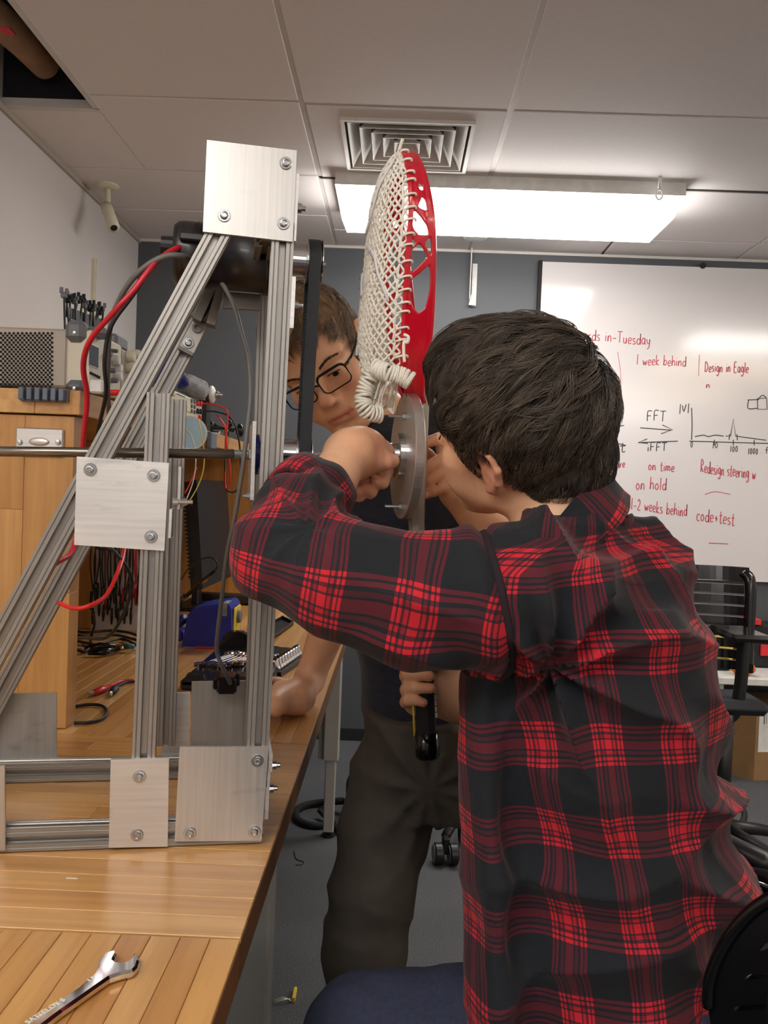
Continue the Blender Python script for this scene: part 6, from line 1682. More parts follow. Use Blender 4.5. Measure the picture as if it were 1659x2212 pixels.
# lead pair from the jacks
def wire(pts, r, mat, label, name='cable', group=None, k=6): return cable(pts, r, name, mat, label, 'cable', group=group, k=k)
wire([P(433, 871, 2.36), P(465, 874, 2.34), P(488, 885, 2.3), P(492, 905, 2.3), P(489, 950, 2.28), P(497, 1010, 2.28), P(497, 1045, 2.28), P(488, 1055, 2.28), P(486, 1020, 2.3), P(487, 960, 2.3), P(487, 925, 2.3), P(470, 897, 2.32)], .0024, 'wire_red_bright', 'red test lead looping down from the bench multimeter jacks')
wire([P(433, 888, 2.36), P(470, 890, 2.34), P(500, 905, 2.3), P(516, 950, 2.3), P(520, 1020, 2.3), P(512, 1058, 2.3), P(496, 1062, 2.3), P(486, 1045, 2.3), P(486, 990, 2.3)], .0024, 'rubber_black', 'black test lead looping down from the bench multimeter jacks')
# spool of wire on a rod out of the riser edge
sp = thing('wire_spool', 'spool with pale blue label and red wire beside the riser edge', 'spool', P(408, 975, 1.95)); c = P(408, 937, 1.95); d_ = np.array([.35, -.9, .05]); d_ /= np.linalg.norm(d_)
MB().lathe(c - d_ * .022, d_, [(0, .038), (.003, .038), (.003, .030), (.040, .030), (.040, .038), (.043, .038), (.0432, .0001)], 30).build('reel', 'white_plastic', sp)
MB().lathe(c - d_ * .018, d_, [(0, .030), (0, .035), (.034, .035), (.034, .03)], 30).build('wire', 'wire_red_bright', sp)
MB().lathe(c + d_ * .0213, d_, [(0, .034), (.0004, .034), (.0005, .0001)], 30).build('label_disc', 'spool_label', sp) if 'spool_label' in MATS else None
MB().cyl(c, (HX1 - .01, c[1] + .06, HZ - .03), .004, 8).build('rod', 'steel', sp)
wire([P(428, 905, 1.93), P(436, 940, 1.9), P(441, 985, 1.88), P(438, 1020, 1.86), P(425, 1055, 1.84), P(404, 1090, 1.8)], .0013, 'wire_yellow', 'thin yellow wire hanging from the spool')
wire([P(400, 925, 1.91), P(415, 945, 1.88), P(423, 990, 1.86), P(417, 1040, 1.84), P(396, 1095, 1.8)], .0013, 'wire_white', 'thin white wire hanging from the spool')
wire([P(425, 1010, 1.9), P(412, 1040, 1.88), P(400, 1065, 1.86)], .0016, 'wire_red_bright', 'short red wire crossing behind the rear post')
# things in the shade under the riser
bd = thing('lead_board', 'white board inside the riser hung with black and red test leads', 'board', P(250, 1385, 2.38))
a = P(204, 1100, 2.385); b = P(318, 1392, 2.385); MB().bbox((a[0], 2.385, TZ + .002), (b[0], 2.395, a[2]), .002).build('panel', 'paper', bd)
MB().bbox((a[0], 2.372, a[2] - .03), (b[0], 2.385, a[2] - .015), .002).build('rail', 'steel', bd)
ORD = ['leftmost', 'second', 'third', 'fourth', 'fifth', 'sixth', 'seventh', 'eighth', 'ninth', 'tenth', 'eleventh', 'twelfth', 'thirteenth', 'fourteenth', 'fifteenth', 'sixteenth', 'seventeenth', 'eighteenth', 'nineteenth', 'twentieth', 'twenty-first']
def ordl(i, what): return f'{ORD[i]} {what}' if i == 0 else f'{ORD[i]} {what} counted from the left'
rn = random.Random(9); zr_ = a[2] - .022
def lead(x, mat, lab, grp, zb):
    t = thing('test_lead', lab, 'test lead', (x, 2.362, zb + .001), grp); j = rn.uniform
    MB().tube(smooth_path([(x, 2.370, zr_ + .005), (x + j(-.004, .004), 2.362, zr_ - .05), (x + j(-.006, .006), 2.36, (zr_ + zb) / 2), (x + j(-.008, .008), 2.362, zb + .04)], 3), .0021, 6).build('cord', mat, t)
    MB().tube([(x, 2.362, zb + .045), (x, 2.362, zb + .02), (x, 2.362, zb)], [.0028, .0042, .0022], 7).build('plug', mat, t)
n = 26
for i in range(n):
    x = a[0] + .006 + (b[0] - a[0] - .012) * i / (n - 1); red = i in (7, 15, 20, 21, 23)
    kk = sum(1 for q_ in (7, 15, 20, 21, 23) if q_ < i); kk = kk if red else i - kk
    lead(x, 'wire_red' if red else 'rubber_black', ordl(kk, 'red test lead hanging on the white board' if red else 'black test lead hanging on the white board'), 'red leads on the board' if red else 'black leads on the board', TZ + .02 + rn.uniform(0, .10))
# monitor seen almost edge on
mo2 = thing('monitor', 'dark monitor seen almost edge-on under the riser', 'monitor', P(415, 1290, 2.75))
q = [P(x, y, 2.75) for x, y in ((398, 1042), (424, 1036), (438, 1272), (412, 1276))]
MB().prism(q, (.015, .42, 0)).build('housing', 'black_plastic', mo2)
m = MB()
for k in range(22): c = P(396 + k * .6, 1070 + k * 8.4, 2.748); m.box(c + (-.002, -.004, -.003), c + (.014, .001, .003))
m.build('vent_rib', 'black_matte', mo2, kind='stuff')
c = P(420, 1285, 2.9); MB().bbox((c[0] - .05, 2.80, TZ + .001), (c[0] + .06, 3.08, TZ + .012), .004).build('stand_foot', 'black_plastic', mo2)
MB().bbox((c[0] - .01, 2.9, TZ + .01), (c[0] + .012, 2.96, TZ + .09), .003).build('stand_neck', 'black_plastic', mo2)
# black strip lying along the far end
a = PZ(440, 1290, TZ); b = PZ(545, 1292, TZ); tag(MB().bbox((a[0], 3.0, TZ + .001), (b[0] + .03, 3.06, TZ + .035), .006).build('power_strip', 'black_plastic'), 'long black strip lying in front of the riser far panel', 'power strip')
# logging probe: grey handle with a black band, leaning
pr_ = thing('probe', 'grey and black probe handle leaning beside the rear post', 'probe', PZ(385, 1305, TZ + .001)); a = PZ(382, 1305, TZ + .008); b = P(462, 1235, 2.35)
MB().tube([a, a + (b - a) * .25, a + (b - a) * .27], [.008, .012, .009], 12).build('grip', 'grey_plastic', pr_)
MB().tube([a + (b - a) * .27, a + (b - a) * .8, b], [.007, .0065, .004], 12).build('barrel', 'black_gloss', pr_)
MB().tube(smooth_path([b, P(470, 1222, 2.35), P(462, 1207, 2.36), P(440, 1206, 2.4), P(410, 1225, 2.45), P(392, 1252, 2.5)], 5), .0022, 6).build('cord', 'rubber_black', pr_)

# ================================================================ THINGS ON THE BENCH
def zbox(px, z0, z1, name, mat, parent=None, r=.002):
    a = PZ(*px[0], TZ); b = PZ(*px[1], TZ); lo = np.minimum(a, b); hi = np.maximum(a, b)
    return MB().bbox((lo[0], lo[1], z0), (hi[0], hi[1], z1), r).build(name, mat, parent)
# soldering station
yS = PZ(445, 1402, TZ)[1]; x0, x1 = P(397, 1380, yS)[0], P(497, 1380, yS)[0]; zt = P(470, 1303, yS)[2]
ss = thing('soldering_station', 'blue soldering station with yellow dial face behind the frame', 'soldering station', ((x0 + x1) / 2, yS + .06, TZ))
prof = [(x0 - .006, TZ + .004), (x1 + .004, TZ + .004), (x1 + .004, TZ + .03), (x1, zt - .012), (x1 - .006, zt - .002), (x1 - .014, zt), (x0 + .05, zt - .008), (x0 + .022, zt - .016), (x0 + .008, zt - .032), (x0, TZ + .035)]
MB().prism([(x, yS, z) for x, z in prof], (0, .125, 0)).build('case', 'blue_plastic', ss)
MB().bbox((x0 - .002, yS + .004, TZ + .0005), (x1, yS + .12, TZ + .004), .001).build('base', 'paper', ss)
MB().bbox((x1 + .002, yS + .02, TZ + .012), (x1 + .0065, yS + .105, zt - .014), .002).build('face', 'yellow_plastic', ss)
MB().lathe((x1 + .006, yS + .06, zt - .040), (1, 0, 0), [(0, .018), (.008, .017), (.010, .014), (.010, .0001)], 20).build('dial', 'grey_plastic', ss)
MB().bbox((x1 - .022, yS - .0006, zt - .032), (x1 - .010, yS + .06, zt + .0006), .0005).build('tape', 'grey_cloth', ss)
MB().bbox((x0 + .03, yS - .0004, TZ + .001), (x0 + .10, yS + .001, TZ + .006), .0003).build('sticker', 'red_plastic', ss)
m = MB().tube(smooth_path([(x1 + .006, yS + .05, TZ + .022), (x1 + .03, yS + .04, TZ + .024), (x1 + .045, yS + .03, TZ + .016), (x1 + .03, yS - .03, TZ + .006)], 4), .005, 8); m.build('iron_cord', 'rubber_black', ss)
c = PZ(385, 1385, TZ); t = thing('iron_stand', 'low blue soldering iron stand left of the blue station', 'stand', c)
MB().bbox(c + (-.04, 0, .001), c + (.012, .08, .026), .004).build('base', 'blue_plastic', t); MB().tube([c + (-.02, .03, .026), c + (.0, .02, .045), c + (.012, .0, .06)], [.008, .011, .013], 12).build('holder', 'blue_dark', t)
# black moulded rack with ratchet wrenches
rx0, ry0 = PZ(388, 1492, TZ)[:2]; rx1 = PZ(585, 1490, TZ)[0]; ry1 = PZ(400, 1408, TZ)[1]
rc = thing('wrench_rack', 'black moulded tray holding a row of chrome wrenches', 'tool tray', ((rx0 + rx1) / 2, (ry0 + ry1) / 2, TZ))
MB().bbox((rx0, ry0, TZ + .001), (rx1, ry1, TZ + .022), .004).build('tray', 'black_gloss', rc)
for a_, b_ in ((.02, .07), (.62, .66)):
    xx = rx0 + (rx1 - rx0) * a_; MB().prism([(xx, ry0, TZ + .012), (xx + .05, ry0, TZ + .012), (xx + .042, ry0, TZ + .032), (xx + .010, ry0, TZ + .034)], (0, .02, 0)).build('ridge', 'black_gloss', rc)
c = P(395, 1440, ry1 + .02); MB().prism([(rx0 - .005, ry1 - .02, TZ + .012), (rx0 + .085, ry1 - .02, TZ + .012), (rx0 + .070, ry1 - .02, TZ + .050), (rx0 + .055, ry1 - .02, TZ + .058), (rx0 + .025, ry1 - .02, TZ + .058), (rx0 + .012, ry1 - .02, TZ + .048)], (0, .025, 0)).build('grip', 'black_gloss', rc)
ORD = ['leftmost', 'second', 'third', 'fourth', 'fifth', 'sixth', 'seventh', 'eighth', 'ninth', 'tenth', 'eleventh', 'twelfth', 'thirteenth', 'fourteenth', 'fifteenth', 'sixteenth', 'seventeenth', 'eighteenth', 'nineteenth', 'twentieth', 'twenty-first']
def ordl(i, what): return f'{ORD[i]} {what}' if i == 0 else f'{ORD[i]} {what} counted from the left'
def mini_wrench(x, y, z, s, yaw, i):
    t = thing('small_wrench', ordl(i, 'small chrome wrench in the black moulded tray'), 'wrench', (x, y, z), 'chrome wrenches in the black tray'); c_, s_ = math.cos(yaw), math.sin(yaw)
    T_ = lambda u, v, h: (x + u * c_ - v * s_, y + u * s_ + v * c_, z + h)
    MB().bbox((-.003 * s, -.05 * s, 0), (.003 * s, .05 * s, .005), .0012, T_).build('shank', 'chrome', t)
    MB().lathe(T_(0, .055 * s, -.0), (0, 0, 1), [(0, .006 * s), (0, .010 * s), (.002, .0105 * s), (.007, .0105 * s), (.009, .0095 * s), (.009, .006 * s), (0, .006 * s)], 14).build('ring_end', 'chrome', t)
    m = MB(); m.prism([T_(u * s, v * s, 0) for u, v in ((-.003, -.048), (-.010, -.055), (-.010, -.068), (-.005, -.072), (-.004, -.062), (.004, -.062), (.005, -.072), (.010, -.068), (.010, -.055), (.003, -.048))], (0, 0, .007)); m.build('open_end', 'chrome', t)
for i in range(13):
    f = i / 12; mini_wrench(rx0 + .03 + (rx1 - rx0 - .06) * f, (ry0 + ry1) / 2 + .01 * math.sin(i), TZ + .0225 + .004 * f, 1.15 - .35 * f, -.3, i)
# row of chrome sockets on a rail, right of the right post
s0 = PZ(592, 1462, TZ); s1 = PZ(648, 1425, TZ); rl = thing('socket_rail', 'black rail under the chrome sockets near the planted hand', 'rail', s0)
dd = (s1 - s0); nL = np.linalg.norm(dd); dd = dd / nL; nn = np.array([-dd[1], dd[0], 0])
MB().prism([s0 - nn * .016 + (0, 0, .001), s1 - nn * .016 + (0, 0, .001), s1 + nn * .016 + (0, 0, .001), s0 + nn * .016 + (0, 0, .001)], (0, 0, .010)).build('rail_body', 'black_plastic', rl)
for i in range(9):
    c = s0 + dd * (nL * (i + .5) / 9) + np.array([0, 0, .0115]); r = .0125 - .0005 * i
    t = thing('socket', ordl(i, 'chrome socket on the black rail'), 'socket', c, 'chrome sockets on the rail')
    MB().lathe(c, (-.25, -.1, 1), [(0, r * .8), (.004, r), (.010, r * .93), (.012, r), (.024, r), (.026, r * .92), (.026, r * .65), (.010, r * .6), (.010, .0001)], 16).build('barrel', 'chrome', t)
# thin black trays behind
def traything(q, h, label, name='black_tray'):
    pts = [PZ(x, y, TZ + .002) for x, y in q]; t = thing(name, label, 'tray', np.mean(pts, 0)); MB().prism(pts, (0, 0, .003)).build('floor_panel', 'black_plastic', t)
    for i in range(4):
        a, b = pts[i], pts[(i + 1) % 4]; n_ = np.array([-(b - a)[1], (b - a)[0], 0]); n_ /= np.linalg.norm(n_); MB().prism([a, b, b + n_ * .004, a + n_ * .004], (0, 0, h)).build('rim', 'black_plastic', t)
traything([(570, 1395), (634, 1350), (610, 1338), (560, 1365)], .012, 'thin black tray behind the right post on the far bench')
traything([(495, 1440), (530, 1400), (600, 1405), (612, 1432)], .010, 'black tray lid lying beyond the wrenches')
# cables and pliers heap at left
rn = random.Random(12)
hp = [((160, 1370), (200, 1378), (250, 1372), (300, 1384)), ((165, 1385), (210, 1392), (262, 1380), (298, 1395)), ((160, 1362), (185, 1366), (240, 1362), (275, 1366), (300, 1374)), ((200, 1398), (196, 1380), (204, 1350), (202, 1320)), ((162, 1402), (180, 1408), (192, 1400), (178, 1394))]
lb = ['black cord lying across the tools by the riser end', 'lower black cord by the riser end panel', 'thin black cord running behind the tools', 'black cord rising from the tool heap', 'small black cord loop at the riser foot']
for q, l in zip(hp, lb): cable([PZ(x, y, TZ + .006 + (max(0, 1378 - y) * .0016 if q[0][0] == 200 else rn.uniform(0, .006))) for x, y in q], .0034, 'cord', 'rubber_black', l, 'cord')
pl = thing('pliers', 'black handled pliers with teal band in the tool heap', 'pliers', PZ(230, 1405, TZ)); 
MB().tube([PZ(185, 1402, TZ + .010), PZ(215, 1396, TZ + .012), PZ(250, 1398, TZ + .012)], [.007, .010, .007], 8).build('handle', 'black_gloss', pl)
MB().tube([PZ(190, 1410, TZ + .010), PZ(225, 1408, TZ + .012), PZ(256, 1402, TZ + .012)], [.006, .009, .006], 8).build('handle', 'black_gloss', pl)
MB().tube([PZ(250, 1400, TZ + .012), PZ(275, 1398, TZ + .012), PZ(292, 1400, TZ + .010)], [.008, .007, .003], 8).build('jaw', 'chrome', pl)
MB().tube([PZ(268, 1396, TZ + .016), PZ(290, 1397, TZ + .016)], .006, 8).build('band', 'teal', pl)
# alligator clip leads
for (q, mat, l) in ((((292, 1469), (262, 1472), (236, 1483)), 'wire_red', 'red'), (((294, 1472), (272, 1474), (254, 1482)), 'rubber_black', 'black')):
    t = thing('clip_lead', f'{l} crocodile clip lead lying on the bench left of the posts', 'clip lead', PZ(q[2][0], q[2][1], TZ))
    MB().tube(smooth_path([PZ(x, y, TZ + .005) for x, y in q], 5), .0030, 8).build('cord', mat, t)
    e = q[2]; d0 = (-46, 18) if l == 'red' else (-18, 20)
    a = PZ(*e, TZ + .006); b = PZ(e[0] + d0[0] * .75, e[1] + d0[1] * .75, TZ + .008); c = PZ(e[0] + d0[0], e[1] + d0[1], TZ + .006)
    MB().tube([a, a + (b - a) * .4, b], [.004, .0085, .0065], 10, up=(0, 0, 1), flat=.75).build('boot', mat, t)
    m = MB(); m.tube([b, c + (0, 0, .003)], [.0045, .0028], 6); m.tube([b, c + (0, .003, -.002)], [.004, .0025], 6); m.build('jaw', 'steel', t)
wire([PZ(160, 1526, TZ + .004), PZ(190, 1522, TZ + .004), PZ(218, 1524, TZ + .004), PZ(231, 1536, TZ + .004), PZ(222, 1551, TZ + .004), PZ(195, 1560, TZ + .004), PZ(160, 1562, TZ + .004)], .0030, 'rubber_black', 'black cable loop on the bench beside the riser end panel')
# small wrench end peeping out right of the right post
t = thing('ring_spanner', 'chrome ring end of a spanner beside the planted hand', 'spanner', PZ(600, 1538, TZ)); c = PZ(603, 1537, TZ + .001)
MB().lathe(c, (0, 0, 1), [(0, .006), (0, .0105), (.007, .011), (.009, .0095), (.009, .006), (0, .006)], 20).build('ring', 'chrome', t)
MB().tube([c + (-.009, .001, .004), c + (-.06, .012, .004), c + (-.09, .015, .004)], .004, 8).build('shank', 'chrome', t)
# the big open-ended wrench in the foreground
zw = TZ + .0085
ol = [(-96, 2318), (46, 2212), (120, 2163), (166, 2132), (199, 2103), (211, 2086), (212, 2074), (220, 2061), (231, 2054), (243, 2051), (251, 2051), (253, 2057), (249, 2064), (246, 2071), (251, 2075), (262, 2077), (274, 2075), (282, 2067), (287, 2059), (294, 2056), (300, 2061), (301, 2072), (297, 2086), (288, 2095), (262, 2101), (238, 2109), (212, 2127), (174, 2154), (135, 2181), (94, 2212), (-60, 2338)]
ow = [PZ(x, y, zw) for x, y in ol]; cen = np.mean(ow, 0)
wr = thing('large_wrench', 'large chrome open-ended wrench lying on the nearest bench', 'wrench', PZ(190, 2130, TZ))
m = MB(); n = len(ow); ins_ = []
for i in range(n):
    p0, p1, p2 = ow[i - 1], ow[i], ow[(i + 1) % n]; t_ = (p2 - p0); t_ /= np.linalg.norm(t_); nn = np.array([t_[1], -t_[0], 0]); ins_.append(nn)
ar = sum(ow[i][0] * ow[(i + 1) % n][1] - ow[(i + 1) % n][0] * ow[i][1] for i in range(n)); sg = -1 if ar > 0 else 1
top = [p + nn * sg * .0022 + (0, 0, .0) for p, nn in zip(ow, ins_)]; mid = [p + (0, 0, -.002) for p in ow]; mid2 = [p + (0, 0, -.0055) for p in ow]; bot = [p + nn * sg * .002 + (0, 0, -.0080) for p, nn in zip(ow, ins_)]
vs = top + mid + mid2 + bot; fs = [tuple(t) for t in tessellate_polygon([[Vector(p) for p in top]])] + [tuple(i + 3 * n for i in t) for t in tessellate_polygon([[Vector(p) for p in bot]])]
for k in range(3):
    for i in range(n): j = (i + 1) % n; fs.append((k * n + i, k * n + j, (k + 1) * n + j, (k + 1) * n + i))
m.add(vs, fs); wb_ = m.build('body', 'chrome', wr)
def flat_text(txt, p0, p1, size, parent, mat, z, name='lettering'):
    cu = bpy.data.curves.new('t', 'FONT'); cu.body = txt; cu.size = 1.0; cu.extrude = .03
    ob = bpy.data.objects.new('t', cu); COL.objects.link(ob); dg = bpy.context.evaluated_depsgraph_get(); me = ob.evaluated_get(dg).to_mesh()
    vs = [v.co.copy() for v in me.vertices]; fs = [tuple(p.vertices) for p in me.polygons]; ob.evaluated_get(dg).to_mesh_clear(); bpy.data.objects.remove(ob); bpy.data.curves.remove(cu)
    a = PZ(*p0, z); b = PZ(*p1, z); d_ = b - a; Lx = max(v.x for v in vs); k = np.linalg.norm(d_) / Lx; d_ /= np.linalg.norm(d_); n_ = np.array([-d_[1], d_[0], 0])
    return MB().add([a + d_ * v.x * k + n_ * v.y * size + np.array([0, 0, v.z * .01]) for v in vs], fs).build(name, mat, parent)
flat_text('SATEELOY S', (62, 2212), (143, 2160), .0075, wb_, 'wire_white', zw + .0001)
flat_text('11', (191, 2121), (204, 2113), .0055, wb_, 'wire_white', zw + .0001)
# crumbs and a staple on the bench
for (x, y, mt, s_) in ((155, 1898, 'wire_white', (.006, .0006)), (267, 2114, 'hole_black', (.0022, .0015)), (620, 1880, 'hole_black', (.001, .001))):
    if x < 600: c = PZ(x, y, TZ); tag(MB().bbox(c + (-s_[0], -s_[1], .0), c + (s_[0], s_[1], .0008), .0002).build('wire_scrap' if mt == 'wire_white' else 'crumb', mt), 'thin pale wire scrap on the middle bench' if mt == 'wire_white' else 'dark crumb on the bench below the wrench jaw', 'scrap')

# ================================================================ RIGHT SIDE AND FLOOR
def Pb(x, y): return P(x, y, 3.0)
ch = thing('office_chair', 'black slatted office chair standing below the whiteboard', 'chair', (P(1560, 1500, 3.0)[0], 3.1, 0))
x0, x1 = P(1430, 1300, 3.)[0], P(1638, 1300, 3.)[0]; zt, zb = P(1600, 1228, 3.)[2], P(1600, 1455, 3.)[2]
cxm = (x0 + x1) / 2; hw = (x1 - x0) / 2
def bk(x, z, d=0): u = (x - cxm) / hw; return (x, 3.0 + .05 * (1 - u * u) + (z - zb) * .12 + d, z)
def slat(z0_, z1_, xa, xb, name, th_=.012, n=14):
    m = MB(); vs = []; fs = []
    for i in range(n + 1):
        x = xa + (xb - xa) * i / n
        for z, d in ((z0_, 0), (z1_, 0), (z1_, th_), (z0_, th_)): vs.append(bk(x, z, d))
    for i in range(n):
        for k in range(4): l = (k + 1) % 4; fs.append((i * 4 + k, i * 4 + l, i * 4 + 4 + l, i * 4 + 4 + k))
    fs += [(0, 1, 2, 3), (n * 4 + 3, n * 4 + 2, n * 4 + 1, n * 4)]; return m.add(vs, fs).build(name, 'black_gloss', ch)
slat(zt - .050, zt, x0 + .03, x1 - .015, 'top_rail', .022)
m = MB(); e = .026
m.tube(smooth_path([bk(x0 + .0, zb, .008), bk(x0, (zt + zb) / 2, .008), bk(x0 + .004, zt - .04, .008), bk(x0 + .03, zt - .015, .01)], 5), .018, 10, up=(0, 1, 0), flat=.7)
m.build('side_rail', 'black_gloss', ch)
MB().tube(smooth_path([bk(x1 - .018, zb, .008), bk(x1 - .012, (zt + zb) / 2, .008), bk(x1 - .010, zt - .05, .008), bk(x1 - .03, zt - .018, .01)], 5), .020, 10, up=(0, 1, 0), flat=.7).build('side_rail', 'black_gloss', ch)
nz = 8
for i in range(nz):
    za = zt - .062 - (zt - .062 - zb) * i / nz; slat(za - (zt - .06 - zb) / nz * .80, za, x0 + .01, x1 - .03, 'slat')
sz = P(1600, 1490, 3.)[2]
MB().bbox((x0 - .0, 2.80, sz - .045), (x1 - .02, 3.02, sz), .02).build('seat', 'fabric_dark', ch)
for sx, xx in ((1, P(1636, 1400, 2.75)[0]), (-1, x0 - .03)):
    m = MB(); az = P(1640, 1362, 2.9)[2]; m.bbox((xx - .10 if sx > 0 else xx - .03, 2.70, az - .012), (xx + .03, 2.92, az + .012), .011); arm = m.build('arm_pad', 'black_gloss', ch)
    MB().tube(smooth_path([(xx, 2.86, az - .01), (xx + .0, 2.86, az - .12), (xx - .005 * sx, 2.86, sz + .02), (xx - .02 * sx, 2.86, sz - .05), (xx - .07 * sx, 2.86, sz - .07), (xx - .2 * sx, 2.86, sz - .065)], 5), .021, 10).build('arm_post', 'black_plastic', ch)
MB().cyl((cxm, 2.82, .12), (cxm, 2.82, sz - .04), .028, 16).build('gas_lift', 'black_plastic', ch)
for k in range(5):
    a = 2 * PI * k / 5 + .3; p = np.array([cxm + .28 * math.cos(a), 2.82 + .28 * math.sin(a), .075]); MB().tube([(cxm, 2.82, .13), (cxm + .15 * math.cos(a), 2.82 + .15 * math.sin(a), .105), p], [.026, .020, .014], 8).build('base_arm', 'black_plastic', ch)
    m = MB(); t_ = np.array([-math.sin(a), math.cos(a), 0]); 
    c_ = MB().cyl(p + t_ * .022 - (0, 0, .048), p - t_ * .022 - (0, 0, .048), .026, 14).build('castor', 'black_plastic', ch)
# low white shelf with boxes at the back right
YS = 3.62; zs = P(1600, 1465, YS)[2]
sh_ = thing('low_shelf', 'low white shelf along the back wall behind the office chair', 'shelf', (P(1600, 1460, YS)[0] + .4, 3.8, 0)); sx0 = P(1545, 1460, YS)[0]
MB().bbox((sx0, YS, zs - .03), (XR - .05, YB - .01, zs), .003).build('top', 'white_plastic', sh_)
for x in (sx0 + .02, XR - .1): MB().bbox((x, YS + .03, 0), (x + .03, YB - .03, zs - .03), .002).build('side_panel', 'white_plastic', sh_)
c = P(1582, 1440, 3.75); o = MB().sphere((c[0] + .02, 3.68, zs + .030), (.05, .03, .028), 16, 9); rn = random.Random(3); o.v = [(x + rn.uniform(-.006, .006), y + rn.uniform(-.006, .006), max(zs + .001, z + rn.uniform(-.005, .005))) for x, y, z in o.v]; o.sm = [False] * len(o.sm)
tag(o.build('orange_wrapper', 'orange'), 'crumpled orange wrapper on the low white shelf', 'wrapper')
c = P(1558, 1432, 3.8); tag(MB().bbox((c[0] - .05, 3.76, zs + .001), (c[0] + .035, 3.84, zs + .05), .012).build('black_mouse', 'black_gloss'), 'small glossy black case left of the orange wrapper', 'case')
a = P(1560, 1440, 3.86); b = P(1659, 1340, 3.86); t = thing('equipment_case', 'black equipment case with a red lid band on the low shelf', 'case', (a[0] + .25, 3.9, zs)); MB().bbox((a[0], 3.86, zs + .001), (a[0] + .60, 4.0, b[2] - .02), .01).build('body', 'black_matte', t)
c0 = P(1642, 1416, 3.855); c1 = P(1665, 1393, 3.855); MB().bbox((c0[0], 3.848, c0[2]), (c1[0] + .1, 3.858, c1[2]), .002).build('red_handle', 'red_plastic', t)
c0 = P(1627, 1342, 3.855); MB().bbox((c0[0], 3.85, b[2] - .022), (c0[0] + .035, 3.99, b[2] + .004), .003).build('red_latch', 'red_plastic', t)
t = thing('yellow_folder', 'thin yellow folder edge behind the chair slats', 'folder', P(1545, 1369, 3.845)); c = P(1542, 1369, 3.845); MB().bbox((c[0] - .06, 3.80, zs + .001), (c[0] + .07, 3.815, c[2]), .001).build('cover', 'yellow_plastic', t)
# cardboard box
yb = 3.70; bx_ = P(1632, 1600, yb)[0]; zt = P(1632, 1524, yb)[2]
cb_ = thing('cardboard_box', 'brown cardboard box with a white printed label under the low shelf', 'box', (bx_, yb, 0))
yq = [np.array(p, float) for p in ((bx_, yb, 0), (bx_ + .34, yb + .06, 0), (bx_ + .30, yb + .30, 0), (bx_ - .22, yb + .20, 0))]
MB().prism(yq, (0, 0, zt)).build('carton', 'cardboard', cb_)
d_ = yq[1] - yq[0]; d_ /= np.linalg.norm(d_); n_ = np.array([d_[1], -d_[0], 0]); 
lbq = [yq[0] + d_ * .012 + n_ * .001 + (0, 0, zt * .38), yq[0] + d_ * .13 + n_ * .001 + (0, 0, zt * .38), yq[0] + d_ * .13 + n_ * .001 + (0, 0, zt * .93), yq[0] + d_ * .012 + n_ * .001 + (0, 0, zt * .93)]
lb_ = MB().prism(lbq, n_ * .0006).build('label', 'paper', cb_)
m = MB()
for k in range(7): p = lbq[3] + d_ * (.02 + .012 * k) + n_ * .0008 + (0, 0, -.012); m.box((0, 0, 0), (.003 if k % 2 else .006, .0004, .045 - .004 * (k % 3)), fn=lambda x, y, z: p + d_ * x + n_ * y - np.array([0, 0, z]))
m.build('print', 'grey_plastic', lb_, kind='stuff')
# the seated person's chair: back at the lower right, seat and base
cc = thing('task_chair', 'black slotted chair the person in plaid sits on', 'chair', (.40, 1.0, 0))
def cpt(x, y, d=0): 
    r = ray(x, y); n_ = np.array([-.62, -.78, .0]); p0 = np.array([.30, .775, .8]); k = (p0 - CAM).dot(n_) / r.dot(n_); return CAM + r * k - n_ * d
outer = [(1535, 2215), (1530, 2175), (1534, 2120), (1550, 2070), (1575, 2025), (1612, 1980), (1650, 1950), (1690, 1932), (1760, 1915), (1830, 1925), (1850, 2000), (1850, 2330), (1545, 2330)]
slots = [[(1640, 2046), (1662, 2034), (1800, 2030), (1800, 2042), (1665, 2048), (1642, 2054)], [(1606, 2112), (1622, 2104), (1800, 2098), (1800, 2108), (1625, 2116), (1608, 2118)], [(1580, 2180), (1600, 2172), (1800, 2160), (1800, 2171), (1600, 2184), (1582, 2186)], [(1575, 2250), (1590, 2240), (1800, 2226), (1800, 2238), (1592, 2254)]]
op = [cpt(*p) for p in outer]; sp_ = [[cpt(*p) for p in s] for s in slots]; loops = [op] + sp_
allp = [p for l_ in loops for p in l_]; N0 = len(allp); dn = np.array([.62, .78, 0]) * .022
tri = tessellate_polygon([[Vector(p) for p in l_] for l_ in loops]); fs = [tuple(t) for t in tri] + [tuple(i + N0 for i in t[::-1]) for t in tri]; k0 = 0
for l_ in loops:
    for i in range(len(l_)): j = (i + 1) % len(l_); fs.append((k0 + i, k0 + j, k0 + j + N0, k0 + i + N0))
    k0 += len(l_)
MB().add(allp + [p + dn for p in allp], fs).build('backrest', 'black_gloss', cc)
MB().tube(smooth_path([cpt(*p, .0) for p in outer[1:10]], 5), .006, 10).build('rim', 'black_gloss', cc)
bp_ = cpt(1700, 2290, -.02)
MB().tube(smooth_path([(.36, 1.0, .40), (.50, .96, .40), bp_ + (.06, .06, -.12), bp_ + (.012, .016, 0), bp_ + (.012, .016, .10)], 5), .016, 10).build('back_support', 'black_plastic', cc)
MB().bbox((.12, .80, .41), (.52, 1.22, .465), .02).build('seat', 'fabric_dark', cc)
MB().cyl((.34, 1.0, .12), (.34, 1.0, .42), .028, 16).build('gas_lift', 'black_plastic', cc)
